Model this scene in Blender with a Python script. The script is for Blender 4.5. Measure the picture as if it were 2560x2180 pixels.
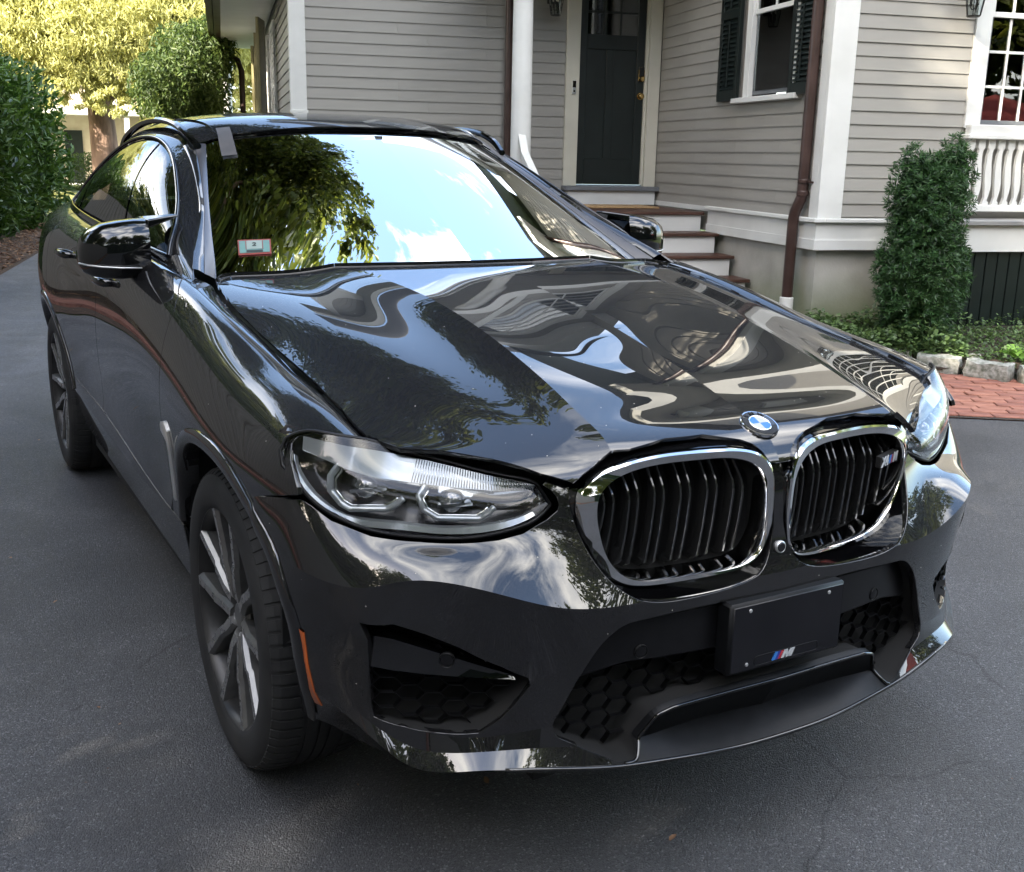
import bpy, math, random
from mathutils import Vector, Matrix, geometry
for o in list(bpy.data.objects): bpy.data.objects.remove(o)
SC = bpy.context.scene
COL = SC.collection
# ---------------------------------------------------------------- camera
cam = bpy.data.cameras.new('camera'); camo = bpy.data.objects.new('camera', cam); COL.objects.link(camo)
YAW, PITCH, ROLL = .518176, -.252647, .020353
_f = Vector((math.sin(YAW)*math.cos(PITCH), math.cos(YAW)*math.cos(PITCH), math.sin(PITCH)))
_r = Vector((math.cos(YAW), -math.sin(YAW), 0)); _u = _r.cross(_f)
_r2 = math.cos(ROLL)*_r+math.sin(ROLL)*_u; _u2 = -math.sin(ROLL)*_r+math.cos(ROLL)*_u
camo.matrix_world = Matrix(((_r2.x, _u2.x, -_f.x, -1.53400), (_r2.y, _u2.y, -_f.y, -2.43691), (_r2.z, _u2.z, -_f.z, 1.46003), (0, 0, 0, 1)))
cam.sensor_width = 36; cam.lens = 38.083; cam.clip_start = .05; cam.clip_end = 1500
SC.camera = camo
# ---------------------------------------------------------------- light
SUN_AZ, SUN_EL = math.radians(252), math.radians(31)      # azimuth from +y towards +x of the direction the sun stands in
S_DIR = Vector((math.sin(SUN_AZ)*math.cos(SUN_EL), math.cos(SUN_AZ)*math.cos(SUN_EL), math.sin(SUN_EL)))
w = bpy.data.worlds.new('World'); SC.world = w; w.use_nodes = True
nt = w.node_tree; nt.nodes.clear()
N_ = lambda t: nt.nodes.new(t)
out = N_('ShaderNodeOutputWorld'); bg = N_('ShaderNodeBackground'); sky = N_('ShaderNodeTexSky'); sky.sky_type = 'NISHITA'
sky.sun_disc = False; sky.sun_elevation = SUN_EL; sky.sun_rotation = SUN_AZ; sky.air_density = 1.0; sky.dust_density = 2.2; sky.ozone_density = 1.0
bg.inputs['Strength'].default_value = .15
tc = N_('ShaderNodeTexCoord'); mp = N_('ShaderNodeMapping'); mp.inputs['Scale'].default_value = (1.0, 1.0, 2.1); mp.inputs['Rotation'].default_value = (.2, .35, .9); mp.inputs['Location'].default_value = (1.3, .4, .25)
no = N_('ShaderNodeTexNoise'); no.inputs['Scale'].default_value = 1.5; no.inputs['Detail'].default_value = 9; no.inputs['Roughness'].default_value = .56; no.inputs['Distortion'].default_value = .5
cr = N_('ShaderNodeValToRGB'); cr.color_ramp.elements[0].position = .47; cr.color_ramp.elements[1].position = .66
no2 = N_('ShaderNodeTexNoise'); no2.inputs['Scale'].default_value = 4; no2.inputs['Detail'].default_value = 6
cr2 = N_('ShaderNodeValToRGB'); cr2.color_ramp.elements[0].color = (5.2, 5.4, 6.0, 1); cr2.color_ramp.elements[1].color = (11.5, 11.1, 10.4, 1)
cr2.color_ramp.elements[0].position = .35; cr2.color_ramp.elements[1].position = .62
mx = N_('ShaderNodeMix'); mx.data_type = 'RGBA'
L_ = nt.links.new
L_(tc.outputs['Generated'], mp.inputs['Vector']); L_(mp.outputs['Vector'], no.inputs['Vector']); L_(mp.outputs['Vector'], no2.inputs['Vector'])
L_(no.outputs['Fac'], cr.inputs['Fac']); L_(no2.outputs['Fac'], cr2.inputs['Fac'])
L_(cr.outputs['Color'], mx.inputs['Factor']); L_(sky.outputs['Color'], mx.inputs['A']); L_(cr2.outputs['Color'], mx.inputs['B'])
L_(mx.outputs['Result'], bg.inputs['Color']); L_(bg.outputs['Background'], out.inputs['Surface'])
sl = bpy.data.lights.new('sun', 'SUN'); sl.energy = 4.2; sl.angle = math.radians(.53); sl.color = (1, .90, .74)
so = bpy.data.objects.new('sun', sl); COL.objects.link(so); so.rotation_euler = S_DIR.to_track_quat('Z', 'Y').to_euler()
SC.view_settings.view_transform = 'Standard'; SC.view_settings.look = 'None'; SC.view_settings.gamma = 1; SC.view_settings.use_curve_mapping = False
SC.view_settings.exposure = 2.6
SC.render.engine = 'CYCLES'
# ---------------------------------------------------------------- spline surfaces
import numpy as np

def _nat(k):
    n = len(k); A = np.zeros((n, n)); B = np.zeros((n, n)); h = np.diff(k)
    A[0, 0] = A[-1, -1] = 1
    for i in range(1, n-1):
        A[i, i-1] = h[i-1]/6; A[i, i] = (h[i-1]+h[i])/3; A[i, i+1] = h[i]/6
        B[i, i-1] = 1/h[i-1]; B[i, i] = -1/h[i-1]-1/h[i]; B[i, i+1] = 1/h[i]
    return np.linalg.solve(A, B)

def _weights(k, cr, q, seg=None):
    """cardinal weights of a natural cubic spline through knots k, broken at indices cr"""
    q = np.asarray(q, float); n = len(k); W = np.zeros((len(q), n))
    br = [0]+sorted(cr)+[n-1]
    if seg is None:
        seg = np.clip(np.searchsorted(np.array([k[b] for b in br[1:-1]]), q, side='right'), 0, len(br)-2) if len(br) > 2 else np.zeros(len(q), int)
    for s in range(len(br)-1):
        m = seg == s
        if not m.any(): continue
        a, b = br[s], br[s+1]; kk = k[a:b+1]; qq = q[m]
        if len(kk) == 2:
            t = (qq-kk[0])/(kk[1]-kk[0]); w = np.stack([1-t, t], 1)
        else:
            M = _nat(kk); i = np.clip(np.searchsorted(kk, qq)-1, 0, len(kk)-2)
            h = kk[i+1]-kk[i]; x = (kk[i+1]-qq)/h; y = (qq-kk[i])/h
            w = np.zeros((len(qq), len(kk))); r = np.arange(len(qq))
            w[r, i] += x; w[r, i+1] += y
            xc = np.clip(x, -.3, 1.3); yc = np.clip(y, -.3, 1.3)
            w += ((xc**3-xc)*h*h/6)[:, None]*M[i]+((yc**3-yc)*h*h/6)[:, None]*M[i+1]
        W[np.ix_(np.where(m)[0], np.arange(a, b+1))] = w
    return W

class Surf:
    def __init__(s, P, cu=(), cv=(), flip=False):
        s.P = np.array(P, float); s.cu = list(cu); s.cv = list(cv); s.flip = flip
        s.U = np.concatenate([[0], np.cumsum(np.linalg.norm(np.diff(s.P, axis=0), axis=2).mean(1))])
        s.V = np.concatenate([[0], np.cumsum(np.linalg.norm(np.diff(s.P, axis=1), axis=2).mean(0))])
        s._g = None
    def seg(s, u, v):
        f = lambda k, c, q: np.searchsorted(np.array([k[i] for i in c]), q, side='right') if c else np.zeros(len(q), int)
        return f(s.U, s.cu, u), f(s.V, s.cv, v)
    def ev(s, u, v, su=None, sv=None):
        return np.einsum('qi,qj,ijk->qk', _weights(s.U, s.cu, u, su), _weights(s.V, s.cv, v, sv), s.P)
    def nrm(s, u, v, su=None, sv=None):
        e = 1e-4
        du = s.ev(u+e, v, su, sv)-s.ev(u-e, v, su, sv); dv = s.ev(u, v+e, su, sv)-s.ev(u, v-e, su, sv)
        n = np.cross(du, dv); n /= np.linalg.norm(n, axis=1)[:, None]+1e-12
        return -n if s.flip else n
    def grid(s, a=140, b=90):
        if s._g is None or s._g[0] != (a, b):
            uu = np.linspace(s.U[0], s.U[-1], a); vv = np.linspace(s.V[0], s.V[-1], b)
            G = np.stack(np.meshgrid(uu, vv, indexing='ij'), -1).reshape(-1, 2)
            s._g = ((a, b), G, s.ev(G[:, 0], G[:, 1]))
        return s._g[1], s._g[2]
    def inv(s, Q):
        Q = np.atleast_2d(np.array(Q, float)); G, X = s.grid(); out = []
        for q in Q:
            i = ((X-q)**2).sum(1).argmin(); u, v = G[i]
            for _ in range(12):
                e = 1e-4; su, sv = s.seg(np.array([u]), np.array([v]))
                p, pu, pv = s.ev(np.array([u, u+e, u]), np.array([v, v, v+e]), su.repeat(3), sv.repeat(3))
                J = np.stack([(pu-p)/e, (pv-p)/e], 1); d = np.linalg.lstsq(J, q-p, rcond=None)[0]
                d = np.clip(d, -.03, .03); u += d[0]; v += d[1]
                u = min(max(u, s.U[0]-.02), s.U[-1]+.02); v = min(max(v, s.V[0]-.02), s.V[-1]+.02)
                if abs(d).max() < 1e-6: break
            out.append((u, v))
        return np.array(out)

def crv(pts, n=40, closed=False):
    """smooth curve through points by arc length (natural cubic), any dimension"""
    p = np.array(pts, float)
    if closed: p = np.concatenate([p, p[:1]])
    k = np.concatenate([[0], np.cumsum(np.linalg.norm(np.diff(p, axis=0), axis=1))])
    q = np.linspace(0, k[-1], n+1 if closed else n)
    r = _weights(k, [], q)@p
    return r[:-1] if closed else r

def lin(pts, step, closed=True):
    """resample a polyline keeping its corners"""
    p = np.array(pts, float); o = []
    m = len(p) if closed else len(p)-1
    for i in range(m):
        a, b = p[i], p[(i+1) % len(p)]; k = max(1, int(np.ceil(np.linalg.norm(b-a)/step)))
        o += [a+(b-a)*t/k for t in range(k)]
    if not closed: o.append(p[-1])
    return np.array(o)

def rnd(pts, r, n=4):
    """closed polygon with its corners rounded; r one radius or one per corner"""
    p = np.array(pts, float); N = len(p); o = []
    rr = [r]*N if np.isscalar(r) else r
    for i in range(N):
        a, b, c = p[i-1], p[i], p[(i+1) % N]; d1 = a-b; d2 = c-b; l1 = np.linalg.norm(d1); l2 = np.linalg.norm(d2)
        q = min(rr[i], .45*l1, .45*l2)
        if q < 1e-5: o.append(b); continue
        s0 = b+d1/l1*q; s1 = b+d2/l2*q
        for t in np.linspace(0, 1, n+1): o.append((1-t)**2*s0+2*t*(1-t)*b+t*t*s1)
    return np.array(o)

def inset(poly, d):
    """shrink (d>0) a closed 2D polygon"""
    p = np.array(poly, float); A = .5*np.sum(p[:, 0]*np.roll(p[:, 1], -1)-np.roll(p[:, 0], -1)*p[:, 1]); sg = 1 if A > 0 else -1
    e = np.roll(p, -1, 0)-p; e /= np.linalg.norm(e, axis=1)[:, None]+1e-12
    nn = np.stack([-e[:, 1], e[:, 0]], 1)*sg; n0 = np.roll(nn, 1, 0)
    m = nn+n0; m /= np.maximum((m*nn).sum(1), .35)[:, None]
    return p+m*d

def inpoly(pt, poly):
    x, y = pt[:, 0], pt[:, 1]; c = np.zeros(len(pt), bool); n = len(poly); j = n-1
    for i in range(n):
        xi, yi = poly[i]; xj, yj = poly[j]
        k = ((yi > y) != (yj > y)) & (x < (xj-xi)*(y-yi)/((yj-yi) if yj != yi else 1e-12)+xi)
        c ^= k; j = i
    return c
# ---------------------------------------------------------------- object helpers
def tag(o, label=None, cat=None, group=None, kind=None):
    if label: o['label'] = label
    if cat: o['category'] = cat
    if group: o['group'] = group
    if kind: o['kind'] = kind
    return o
def thing(name, label, cat, loc=(0, 0, 0), rz=0, group=None):
    o = bpy.data.objects.new(name, None); COL.objects.link(o); o.location = loc; o.rotation_euler = (0, 0, rz); o.empty_display_size = .1
    return tag(o, label, cat, group)
def mesh(name, V, F, mat, parent=None, N=None, smooth=True, mats=None, fm=None, sharp=None, loc=None):
    """one mesh object; V in the parent's space"""
    me = bpy.data.meshes.new(name); V = np.asarray(V, float)
    me.from_pydata([tuple(v) for v in V], [], [tuple(int(i) for i in f) for f in F])
    for m in (mats or [mat]): me.materials.append(m)
    if fm is not None: me.polygons.foreach_set('material_index', np.asarray(fm, np.int32))
    if smooth: me.polygons.foreach_set('use_smooth', np.ones(len(me.polygons), bool))
    if sharp is not None: me.set_sharp_from_angle(angle=math.radians(sharp))
    if N is not None: me.normals_split_custom_set_from_vertices([tuple(n) for n in N])
    me.update()
    o = bpy.data.objects.new(name, me); COL.objects.link(o)
    if parent is not None: o.parent = parent
    if loc is not None: o.location = loc
    return o
def copy_tree(o, parent=None):
    c = o.copy(); COL.objects.link(c); c.parent = parent
    for ch in o.children: copy_tree(ch, c)
    return c
class MB:
    """collects simple shapes into one mesh"""
    def __init__(s): s.V = []; s.F = []
    def add(s, V, F):
        b = len(s.V); s.V += [tuple(v) for v in V]; s.F += [tuple(i+b for i in f) for f in F]; return s
    def box(s, a, b, bev=0):
        x0, y0, z0 = a; x1, y1, z1 = b
        if bev <= 0:
            V = [(x0,y0,z0),(x1,y0,z0),(x1,y1,z0),(x0,y1,z0),(x0,y0,z1),(x1,y0,z1),(x1,y1,z1),(x0,y1,z1)]
            return s.add(V, [(0,3,2,1),(4,5,6,7),(0,1,5,4),(1,2,6,5),(2,3,7,6),(3,0,4,7)])
        e = bev; V = []; 
        for (zz, d) in ((z0, e), (z0+e, 0), (z1-e, 0), (z1, e)):
            V += [(x0+d+(e if d == 0 else 0), y0+d, zz), (x1-d-(e if d == 0 else 0), y0+d, zz), (x1-d, y0+d+(e if d == 0 else 0), zz), (x1-d, y1-d-(e if d == 0 else 0), zz),
                  (x1-d-(e if d == 0 else 0), y1-d, zz), (x0+d+(e if d == 0 else 0), y1-d, zz), (x0+d, y1-d-(e if d == 0 else 0), zz), (x0+d, y0+d+(e if d == 0 else 0), zz)]
        F = [tuple(range(7, -1, -1)), tuple(range(24, 32))]
        for k in range(3):
            for i in range(8): j = (i+1) % 8; F.append((k*8+i, k*8+j, k*8+8+j, k*8+8+i))
        return s.add(V, F)
    def hexa(s, P):      # eight corners, bottom ring then top ring
        return s.add(P, [(0,3,2,1),(4,5,6,7),(0,1,5,4),(1,2,6,5),(2,3,7,6),(3,0,4,7)])
    def tube(s, pts, r, n=10, cap=True, sq=None, up=None):
        P = np.array(pts, float); m = len(P); rr = np.full(m, r, float) if np.isscalar(r) else np.array(r, float)
        T = np.gradient(P, axis=0); T /= np.linalg.norm(T, axis=1)[:, None]+1e-12
        u = np.array(up if up is not None else ((0, 0, 1) if abs(T[0][2]) < .9 else (1, 0, 0)), float); V = []
        for i in range(m):
            u = u-T[i]*(u@T[i]); u /= np.linalg.norm(u)+1e-12; w_ = np.cross(T[i], u)
            for k in range(n):
                a = 2*math.pi*k/n; c, d = math.cos(a), math.sin(a)
                if sq: c *= sq[0]; d *= sq[1]
                V.append(P[i]+rr[i]*(c*u+d*w_))
        F = [(i*n+k, i*n+(k+1) % n, (i+1)*n+(k+1) % n, (i+1)*n+k) for i in range(m-1) for k in range(n)]
        if cap: F += [tuple(range(n-1, -1, -1)), tuple((m-1)*n+k for k in range(n))]
        return s.add(V, F)
    def lathe(s, prof, c=(0, 0, 0), axis='z', n=32, cap=False):
        V = []; m = len(prof)
        for r, h in prof:
            for k in range(n):
                a = 2*math.pi*k/n; p = (r*math.cos(a), r*math.sin(a), h)
                if axis == 'x': p = (p[2], p[0], p[1])
                if axis == 'y': p = (p[0], p[2], p[1])
                V.append((p[0]+c[0], p[1]+c[1], p[2]+c[2]))
        F = [(i*n+k, i*n+(k+1) % n, (i+1)*n+(k+1) % n, (i+1)*n+k) for i in range(m-1) for k in range(n)]
        if cap: F += [tuple(range(n-1, -1, -1)), tuple((m-1)*n+k for k in range(n))]
        return s.add(V, F)
    def prism(s, poly, o, ex, ey, ez, d):
        """polygon in the plane (ex, ey) through o, extruded by d along ez"""
        o, ex, ey, ez = (np.array(q, float) for q in (o, ex, ey, ez)); n = len(poly)
        A = [o+ex*p[0]+ey*p[1] for p in poly]; B = [a+ez*d for a in A]
        return s.add(A+B, [tuple(range(n-1, -1, -1)), tuple(range(n, 2*n))]+[(i, (i+1) % n, n+(i+1) % n, n+i) for i in range(n)])
    def obj(s, name, mat, parent=None, smooth=False, sharp=None, loc=None):
        return mesh(name, s.V, s.F, mat, parent, smooth=smooth or sharp is not None, sharp=sharp, loc=loc)

# ---------------------------------------------------------------- trimmed panels on a master surface
def panel(S, loop, holes=(), step=.014, flange=.012, lift=0., pad=0., closed_x0=False, fpix=None):
    """mesh of the surface inside the uv loop; returns V, F, N for the half x>0"""
    L = [lin(loop, step)]+[lin(h, step) for h in holes]
    pts = []; edges = []; 
    for l in L:
        b = len(pts); pts += [tuple(p) for p in l]; edges += [(b+i, b+(i+1) % len(l)) for i in range(len(l))]
    bd = np.array(pts); lo = bd.min(0)-.001; hi = bd.max(0)+.001
    def cl(k, idx, ax):
        for i in idx:
            c = k[i]
            if lo[ax] < c < hi[ax]:
                b = len(pts); q = np.arange(lo[1-ax], hi[1-ax]+step, step)
                for t in q: pts.append((c, t) if ax == 0 else (t, c))
                edges.extend((b+i2, b+i2+1) for i2 in range(len(q)-1))
    cl(S.U, S.cu, 0); cl(S.V, S.cv, 1)
    gu = np.arange(lo[0]+step/2, hi[0], step); gv = np.arange(lo[1]+step*.5, hi[1], step*.9)
    G = np.stack(np.meshgrid(gu, gv, indexing='ij'), -1).reshape(-1, 2)
    m = inpoly(G, L[0])
    for h in L[1:]: m &= ~inpoly(G, h)
    G = G[m]
    BP = np.concatenate([L_ for L_ in L]); 
    for c0 in range(0, len(G), 4000):
        g = G[c0:c0+4000]; d = ((g[:, None]-BP[None])**2).sum(2).min(1); 
        for i in S.cu: d = np.minimum(d, (g[:, 0]-S.U[i])**2)
        for i in S.cv: d = np.minimum(d, (g[:, 1]-S.V[i])**2)
        pts += [tuple(p) for p in g[d > (step*.45)**2]]
    r = geometry.delaunay_2d_cdt([Vector(p) for p in pts], edges, [], 0, 1e-6)
    P2 = np.array([tuple(v) for v in r[0]]); T = np.array([f for f in r[2] if len(f) == 3])
    cen = P2[T].mean(1); k = inpoly(cen, L[0])
    for h in L[1:]: k &= ~inpoly(cen, h)
    T = T[k]; cen = cen[k]; su, sv = S.seg(cen[:, 0], cen[:, 1]); key = su*10+sv
    V = []; N = []; F = []; mp_ = {}
    Vi = []; Si = []
    for t, kk in zip(T, key):
        f = []
        for i in t:
            q = (int(i), int(kk))
            if q not in mp_: mp_[q] = len(Vi); Vi.append(i); Si.append(kk)
            f.append(mp_[q])
        F.append(f)
    Vi = np.array(Vi); Si = np.array(Si); uv = P2[Vi]; su, sv = Si//10, Si % 10
    V = S.ev(uv[:, 0], uv[:, 1], su, sv); N = S.nrm(uv[:, 0], uv[:, 1], su, sv); V = V+N*lift
    F = np.array(F)
    a = V[F]; fn = np.cross(a[:, 1]-a[:, 0], a[:, 2]-a[:, 0]); flip = (fn*N[F[:, 0]]).sum(1) < 0
    F[flip] = F[flip][:, ::-1]
    F = [tuple(f) for f in F]
    if flange:
        cnt = {}
        for f in F:
            for i in range(3):
                a_, b_ = f[i], f[(i+1) % 3]; e = tuple(sorted((int(Vi[a_]), int(Vi[b_])))); cnt.setdefault(e, []).append((a_, b_))
        V = list(V); N = list(N)
        for e, l in cnt.items():
            if len(l) != 1: continue
            a_, b_ = l[0]
            if closed_x0 and abs(V[a_][0]) < 1e-3 and abs(V[b_][0]) < 1e-3: continue
            pa, pb, na, nb = V[a_], V[b_], N[a_], N[b_]; o = np.cross(pb-pa, na); o = o/(np.linalg.norm(o)+1e-12)
            r1 = .0022
            # rounded edge then wall
            base = len(V); 
            V += [pa, pb, pb-nb*r1+o*r1*.7, pa-na*r1+o*r1*.7, pb-nb*flange+o*r1*.7, pa-na*flange+o*r1*.7]
            N += [na, nb, (o+nb*.15), (o+na*.15), o, o]
            F += [(base+1, base, base+3, base+2), (base+2, base+3, base+5, base+4)]
        V = np.array(V); N = np.array(N)
    N = N/np.linalg.norm(N, axis=1)[:, None]
    return np.array(V), F, N
def mir(VFN):
    V, F, N = VFN; s = np.array([-1, 1, 1]); return V*s, [tuple(reversed(f)) for f in F], N*s
def join(*Q):
    V = []; F = []; N = []; b = 0
    for v, f, n in Q: V.append(v); N.append(n); F += [tuple(i+b for i in t) for t in f]; b += len(v)
    return np.concatenate(V), F, np.concatenate(N)
def pobj(name, VFN, mat, parent): return mesh(name, VFN[0], VFN[1], mat, parent, N=VFN[2])
# ---------------------------------------------------------------- materials
def mat(name, col=(.5, .5, .5), rough=.5, metal=0, **k):
    m = bpy.data.materials.new(name); m.use_nodes = True; b = m.node_tree.nodes['Principled BSDF']
    b.inputs['Base Color'].default_value = (*col, 1); b.inputs['Roughness'].default_value = rough; b.inputs['Metallic'].default_value = metal
    for a, v in k.items(): b.inputs[a.replace('_', ' ')].default_value = v
    return m
def nodes(m): return m.node_tree, m.node_tree.nodes['Principled BSDF']
def noisy(name, c1, c2, scale=5, rough=(.5, .7), bump=0, bscale=None, detail=6, metal=0, stretch=(1, 1, 1), dist=.01, pos=(.35, .65), coords='Object', **k):
    """two colours mixed by noise, with roughness and bump"""
    m = mat(name, c1, rough[0], metal, **k); t, b = nodes(m); n = t.nodes.new; l = t.links.new
    tc = n('ShaderNodeTexCoord'); mp = n('ShaderNodeMapping'); mp.inputs['Scale'].default_value = stretch; l(tc.outputs[coords], mp.inputs[0])
    a = n('ShaderNodeTexNoise'); a.inputs['Scale'].default_value = scale; a.inputs['Detail'].default_value = detail; l(mp.outputs[0], a.inputs[0])
    r = n('ShaderNodeValToRGB'); r.color_ramp.elements[0].position, r.color_ramp.elements[1].position = pos
    r.color_ramp.elements[0].color = (*c1, 1); r.color_ramp.elements[1].color = (*c2, 1); l(a.outputs['Fac'], r.inputs[0]); l(r.outputs[0], b.inputs['Base Color'])
    mr = n('ShaderNodeMapRange'); mr.inputs[3].default_value, mr.inputs[4].default_value = rough; l(a.outputs['Fac'], mr.inputs[0]); l(mr.outputs[0], b.inputs['Roughness'])
    if bump:
        c = n('ShaderNodeTexNoise'); c.inputs['Scale'].default_value = bscale or scale*8; c.inputs['Detail'].default_value = 5; l(mp.outputs[0], c.inputs[0])
        bp_ = n('ShaderNodeBump'); bp_.inputs['Strength'].default_value = bump; bp_.inputs['Distance'].default_value = dist; l(c.outputs['Fac'], bp_.inputs['Height']); l(bp_.outputs[0], b.inputs['Normal'])
    return m
def car_paint():
    m = mat('graphite_paint', (.003, .003, .0036), .5, .0, Coat_Weight=1, Coat_Roughness=.0, Coat_IOR=1.75, Specular_IOR_Level=.06)
    t, b = nodes(m); n = t.nodes.new; l = t.links.new
    tc = n('ShaderNodeTexCoord')
    v = n('ShaderNodeTexVoronoi'); v.inputs['Scale'].default_value = 900; l(tc.outputs['Object'], v.inputs[0])
    r = n('ShaderNodeValToRGB'); r.color_ramp.elements[0].position = .0; r.color_ramp.elements[1].position = 1
    r.color_ramp.elements[0].color = (.0028, .0028, .0034, 1); r.color_ramp.elements[1].color = (.0105, .0102, .0108, 1); l(v.outputs['Color'], r.inputs[0])
    # specks of pollen and dust lying on the paint
    d = n('ShaderNodeTexVoronoi'); d.inputs['Scale'].default_value = 36; d.inputs['Randomness'].default_value = 1; l(tc.outputs['Object'], d.inputs[0])
    d2 = n('ShaderNodeMath'); d2.operation = 'LESS_THAN'; d2.inputs[1].default_value = .045; l(d.outputs['Distance'], d2.inputs[0])
    k = n('ShaderNodeSeparateColor'); l(d.outputs['Color'], k.inputs[0]); k2 = n('ShaderNodeMath'); k2.operation = 'GREATER_THAN'; k2.inputs[1].default_value = .62; l(k.outputs[0], k2.inputs[0])
    k3 = n('ShaderNodeMath'); k3.operation = 'MULTIPLY'; l(d2.outputs[0], k3.inputs[0]); l(k2.outputs[0], k3.inputs[1])
    mx = n('ShaderNodeMix'); mx.data_type = 'RGBA'; mx.inputs['B'].default_value = (.42, .40, .35, 1); l(k3.outputs[0], mx.inputs['Factor']); l(r.outputs[0], mx.inputs['A']); l(mx.outputs['Result'], b.inputs['Base Color'])
    # a thin uneven film of dust
    f = n('ShaderNodeTexNoise'); f.inputs['Scale'].default_value = 7; f.inputs['Detail'].default_value = 8; l(tc.outputs['Object'], f.inputs[0])
    fr = n('ShaderNodeMapRange'); fr.inputs[1].default_value = .3; fr.inputs[2].default_value = .8; fr.inputs[3].default_value = .0; fr.inputs[4].default_value = .012; l(f.outputs['Fac'], fr.inputs[0]); l(fr.outputs[0], b.inputs['Coat Roughness'])
    cw = n('ShaderNodeMath'); cw.operation = 'SUBTRACT'; cw.inputs[0].default_value = 1; l(k3.outputs[0], cw.inputs[1]); l(cw.outputs[0], b.inputs['Coat Weight'])
    return m
M = {}
M['paint'] = car_paint()
M['black_gloss'] = mat('gloss_black', (.003, .003, .0035), .03, 0, IOR=1.75)
M['plastic'] = noisy('black_plastic', (.0032, .0032, .0036), (.006, .006, .0068), 40, (.36, .52), .15, 500, dist=.002, Specular_IOR_Level=.3)
M['void'] = mat('unlit_cavity', (.004, .004, .004), .9)
M['liner'] = noisy('arch_liner', (.010, .010, .010), (.02, .02, .019), 12, (.7, .9), .3, 120)
M['chrome'] = mat('chrome', (.80, .80, .80), .045, 1)
M['satin'] = mat('satin_metal', (.62, .62, .62), .38, .75)
M['trim'] = mat('pillar_trim_film', (.036, .034, .037), .38, 0, Coat_Weight=.5, Coat_Roughness=.15)
M['rubber'] = noisy('tyre_rubber', (.009, .009, .0095), (.021, .0205, .020), 14, (.62, .85), .25, 300, dist=.001)
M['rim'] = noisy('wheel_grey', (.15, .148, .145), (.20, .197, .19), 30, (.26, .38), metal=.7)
M['rim_face'] = noisy('wheel_machined', (.42, .41, .40), (.52, .51, .50), 60, (.22, .34), metal=.9)
M['rotor'] = noisy('brake_disc', (.20, .19, .18), (.30, .29, .28), 60, (.3, .5), metal=1)
M['amber'] = mat('amber_reflector', (.55, .115, .012), .3, 0, Coat_Weight=1)
M['lens'] = mat('lamp_lens', (1, 1, 1), .0, 0, Transmission_Weight=1, IOR=1.06, Coat_Weight=1, Coat_IOR=1.5, Coat_Roughness=.01)
M['lamp_black'] = mat('lamp_housing', (.012, .012, .013), .25)
M['lamp_clear'] = mat('lamp_light_guide', (.25, .27, .28), .14, .5, Coat_Weight=.5)
M['lamp_chrome'] = mat('lamp_reflector', (.50, .515, .52), .14, 1)
def glass_mat(name, tint, refl=.2, ior=2.0):
    m = bpy.data.materials.new(name); m.use_nodes = True; t = m.node_tree; t.nodes.clear(); n = t.nodes.new; l = t.links.new
    o = n('ShaderNodeOutputMaterial'); mxs = n('ShaderNodeMixShader'); tr = n('ShaderNodeBsdfTransparent'); gl = n('ShaderNodeBsdfGlossy'); fr = n('ShaderNodeFresnel')
    fr.inputs['IOR'].default_value = ior; tr.inputs['Color'].default_value = (*tint, 1); gl.inputs['Roughness'].default_value = .0; gl.inputs['Color'].default_value = (.97, .99, 1, 1)
    l(fr.outputs[0], mxs.inputs[0]); l(tr.outputs[0], mxs.inputs[1]); l(gl.outputs[0], mxs.inputs[2]); l(mxs.outputs[0], o.inputs['Surface'])
    return m
M['windscreen'] = glass_mat('coated_windscreen', (.66, .78, .70), ior=2.05)
M['side_glass'] = glass_mat('tinted_side_glass', (.16, .19, .17), ior=1.75)
M['cabin'] = mat('cabin_leather', (.030, .030, .030), .6)
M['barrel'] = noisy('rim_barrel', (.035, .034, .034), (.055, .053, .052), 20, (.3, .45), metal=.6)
M['cabin_light'] = mat('cabin_headliner', (.25, .25, .24), .8)
M['bar'] = mat('grille_bar_black', (.012, .012, .012), .16, 0, Coat_Weight=.5)
M['panel'] = noisy('bumper_panel', (.0035, .0035, .0042), (.006, .006, .007), 30, (.26, .38), .04, 700, dist=.001, Specular_IOR_Level=.35)
M['plastic2'] = noisy('bracket_plastic', (.0035, .0038, .0045), (.006, .0065, .0075), 30, (.34, .46), .1, 600, dist=.001, Specular_IOR_Level=.2)
M['plate'] = noisy('plate_black', (.003, .003, .005), (.005, .005, .0075), 12, (.25, .45))
M['m_blue'] = mat('badge_light_blue', (.03, .17, .50), .3, 0, Coat_Weight=1)
M['m_navy'] = mat('badge_dark_blue', (.02, .03, .25), .3, 0, Coat_Weight=1)
M['m_red'] = mat('badge_red', (.35, .02, .03), .3, 0, Coat_Weight=1)
M['m_white'] = mat('badge_white', (.42, .44, .46), .3, 0, Coat_Weight=1)
M['badge_black'] = mat('badge_black', (.012, .012, .013), .2, 0, Coat_Weight=1)
M['caliper'] = mat('caliper_blue', (.02, .05, .16), .35)
M['projector'] = mat('projector_lens', (.05, .055, .06), .03, 0, Coat_Weight=1, Coat_IOR=1.8)
STEER = 0
M['mesh_black'] = mat('mesh_black', (.004, .004, .0045), .45, Specular_IOR_Level=.25)
M['tape'] = noisy('masking_film', (.055, .053, .055), (.075, .072, .073), 20, (.5, .6))
M['teal'] = mat('sticker_teal', (.10, .21, .20), .5); M['red'] = mat('sticker_red', (.20, .035, .03), .5); M['ink'] = mat('sticker_ink', (.02, .03, .03), .5)
M['paper'] = mat('white_plastic', (.22, .28, .26), .4)
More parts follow.
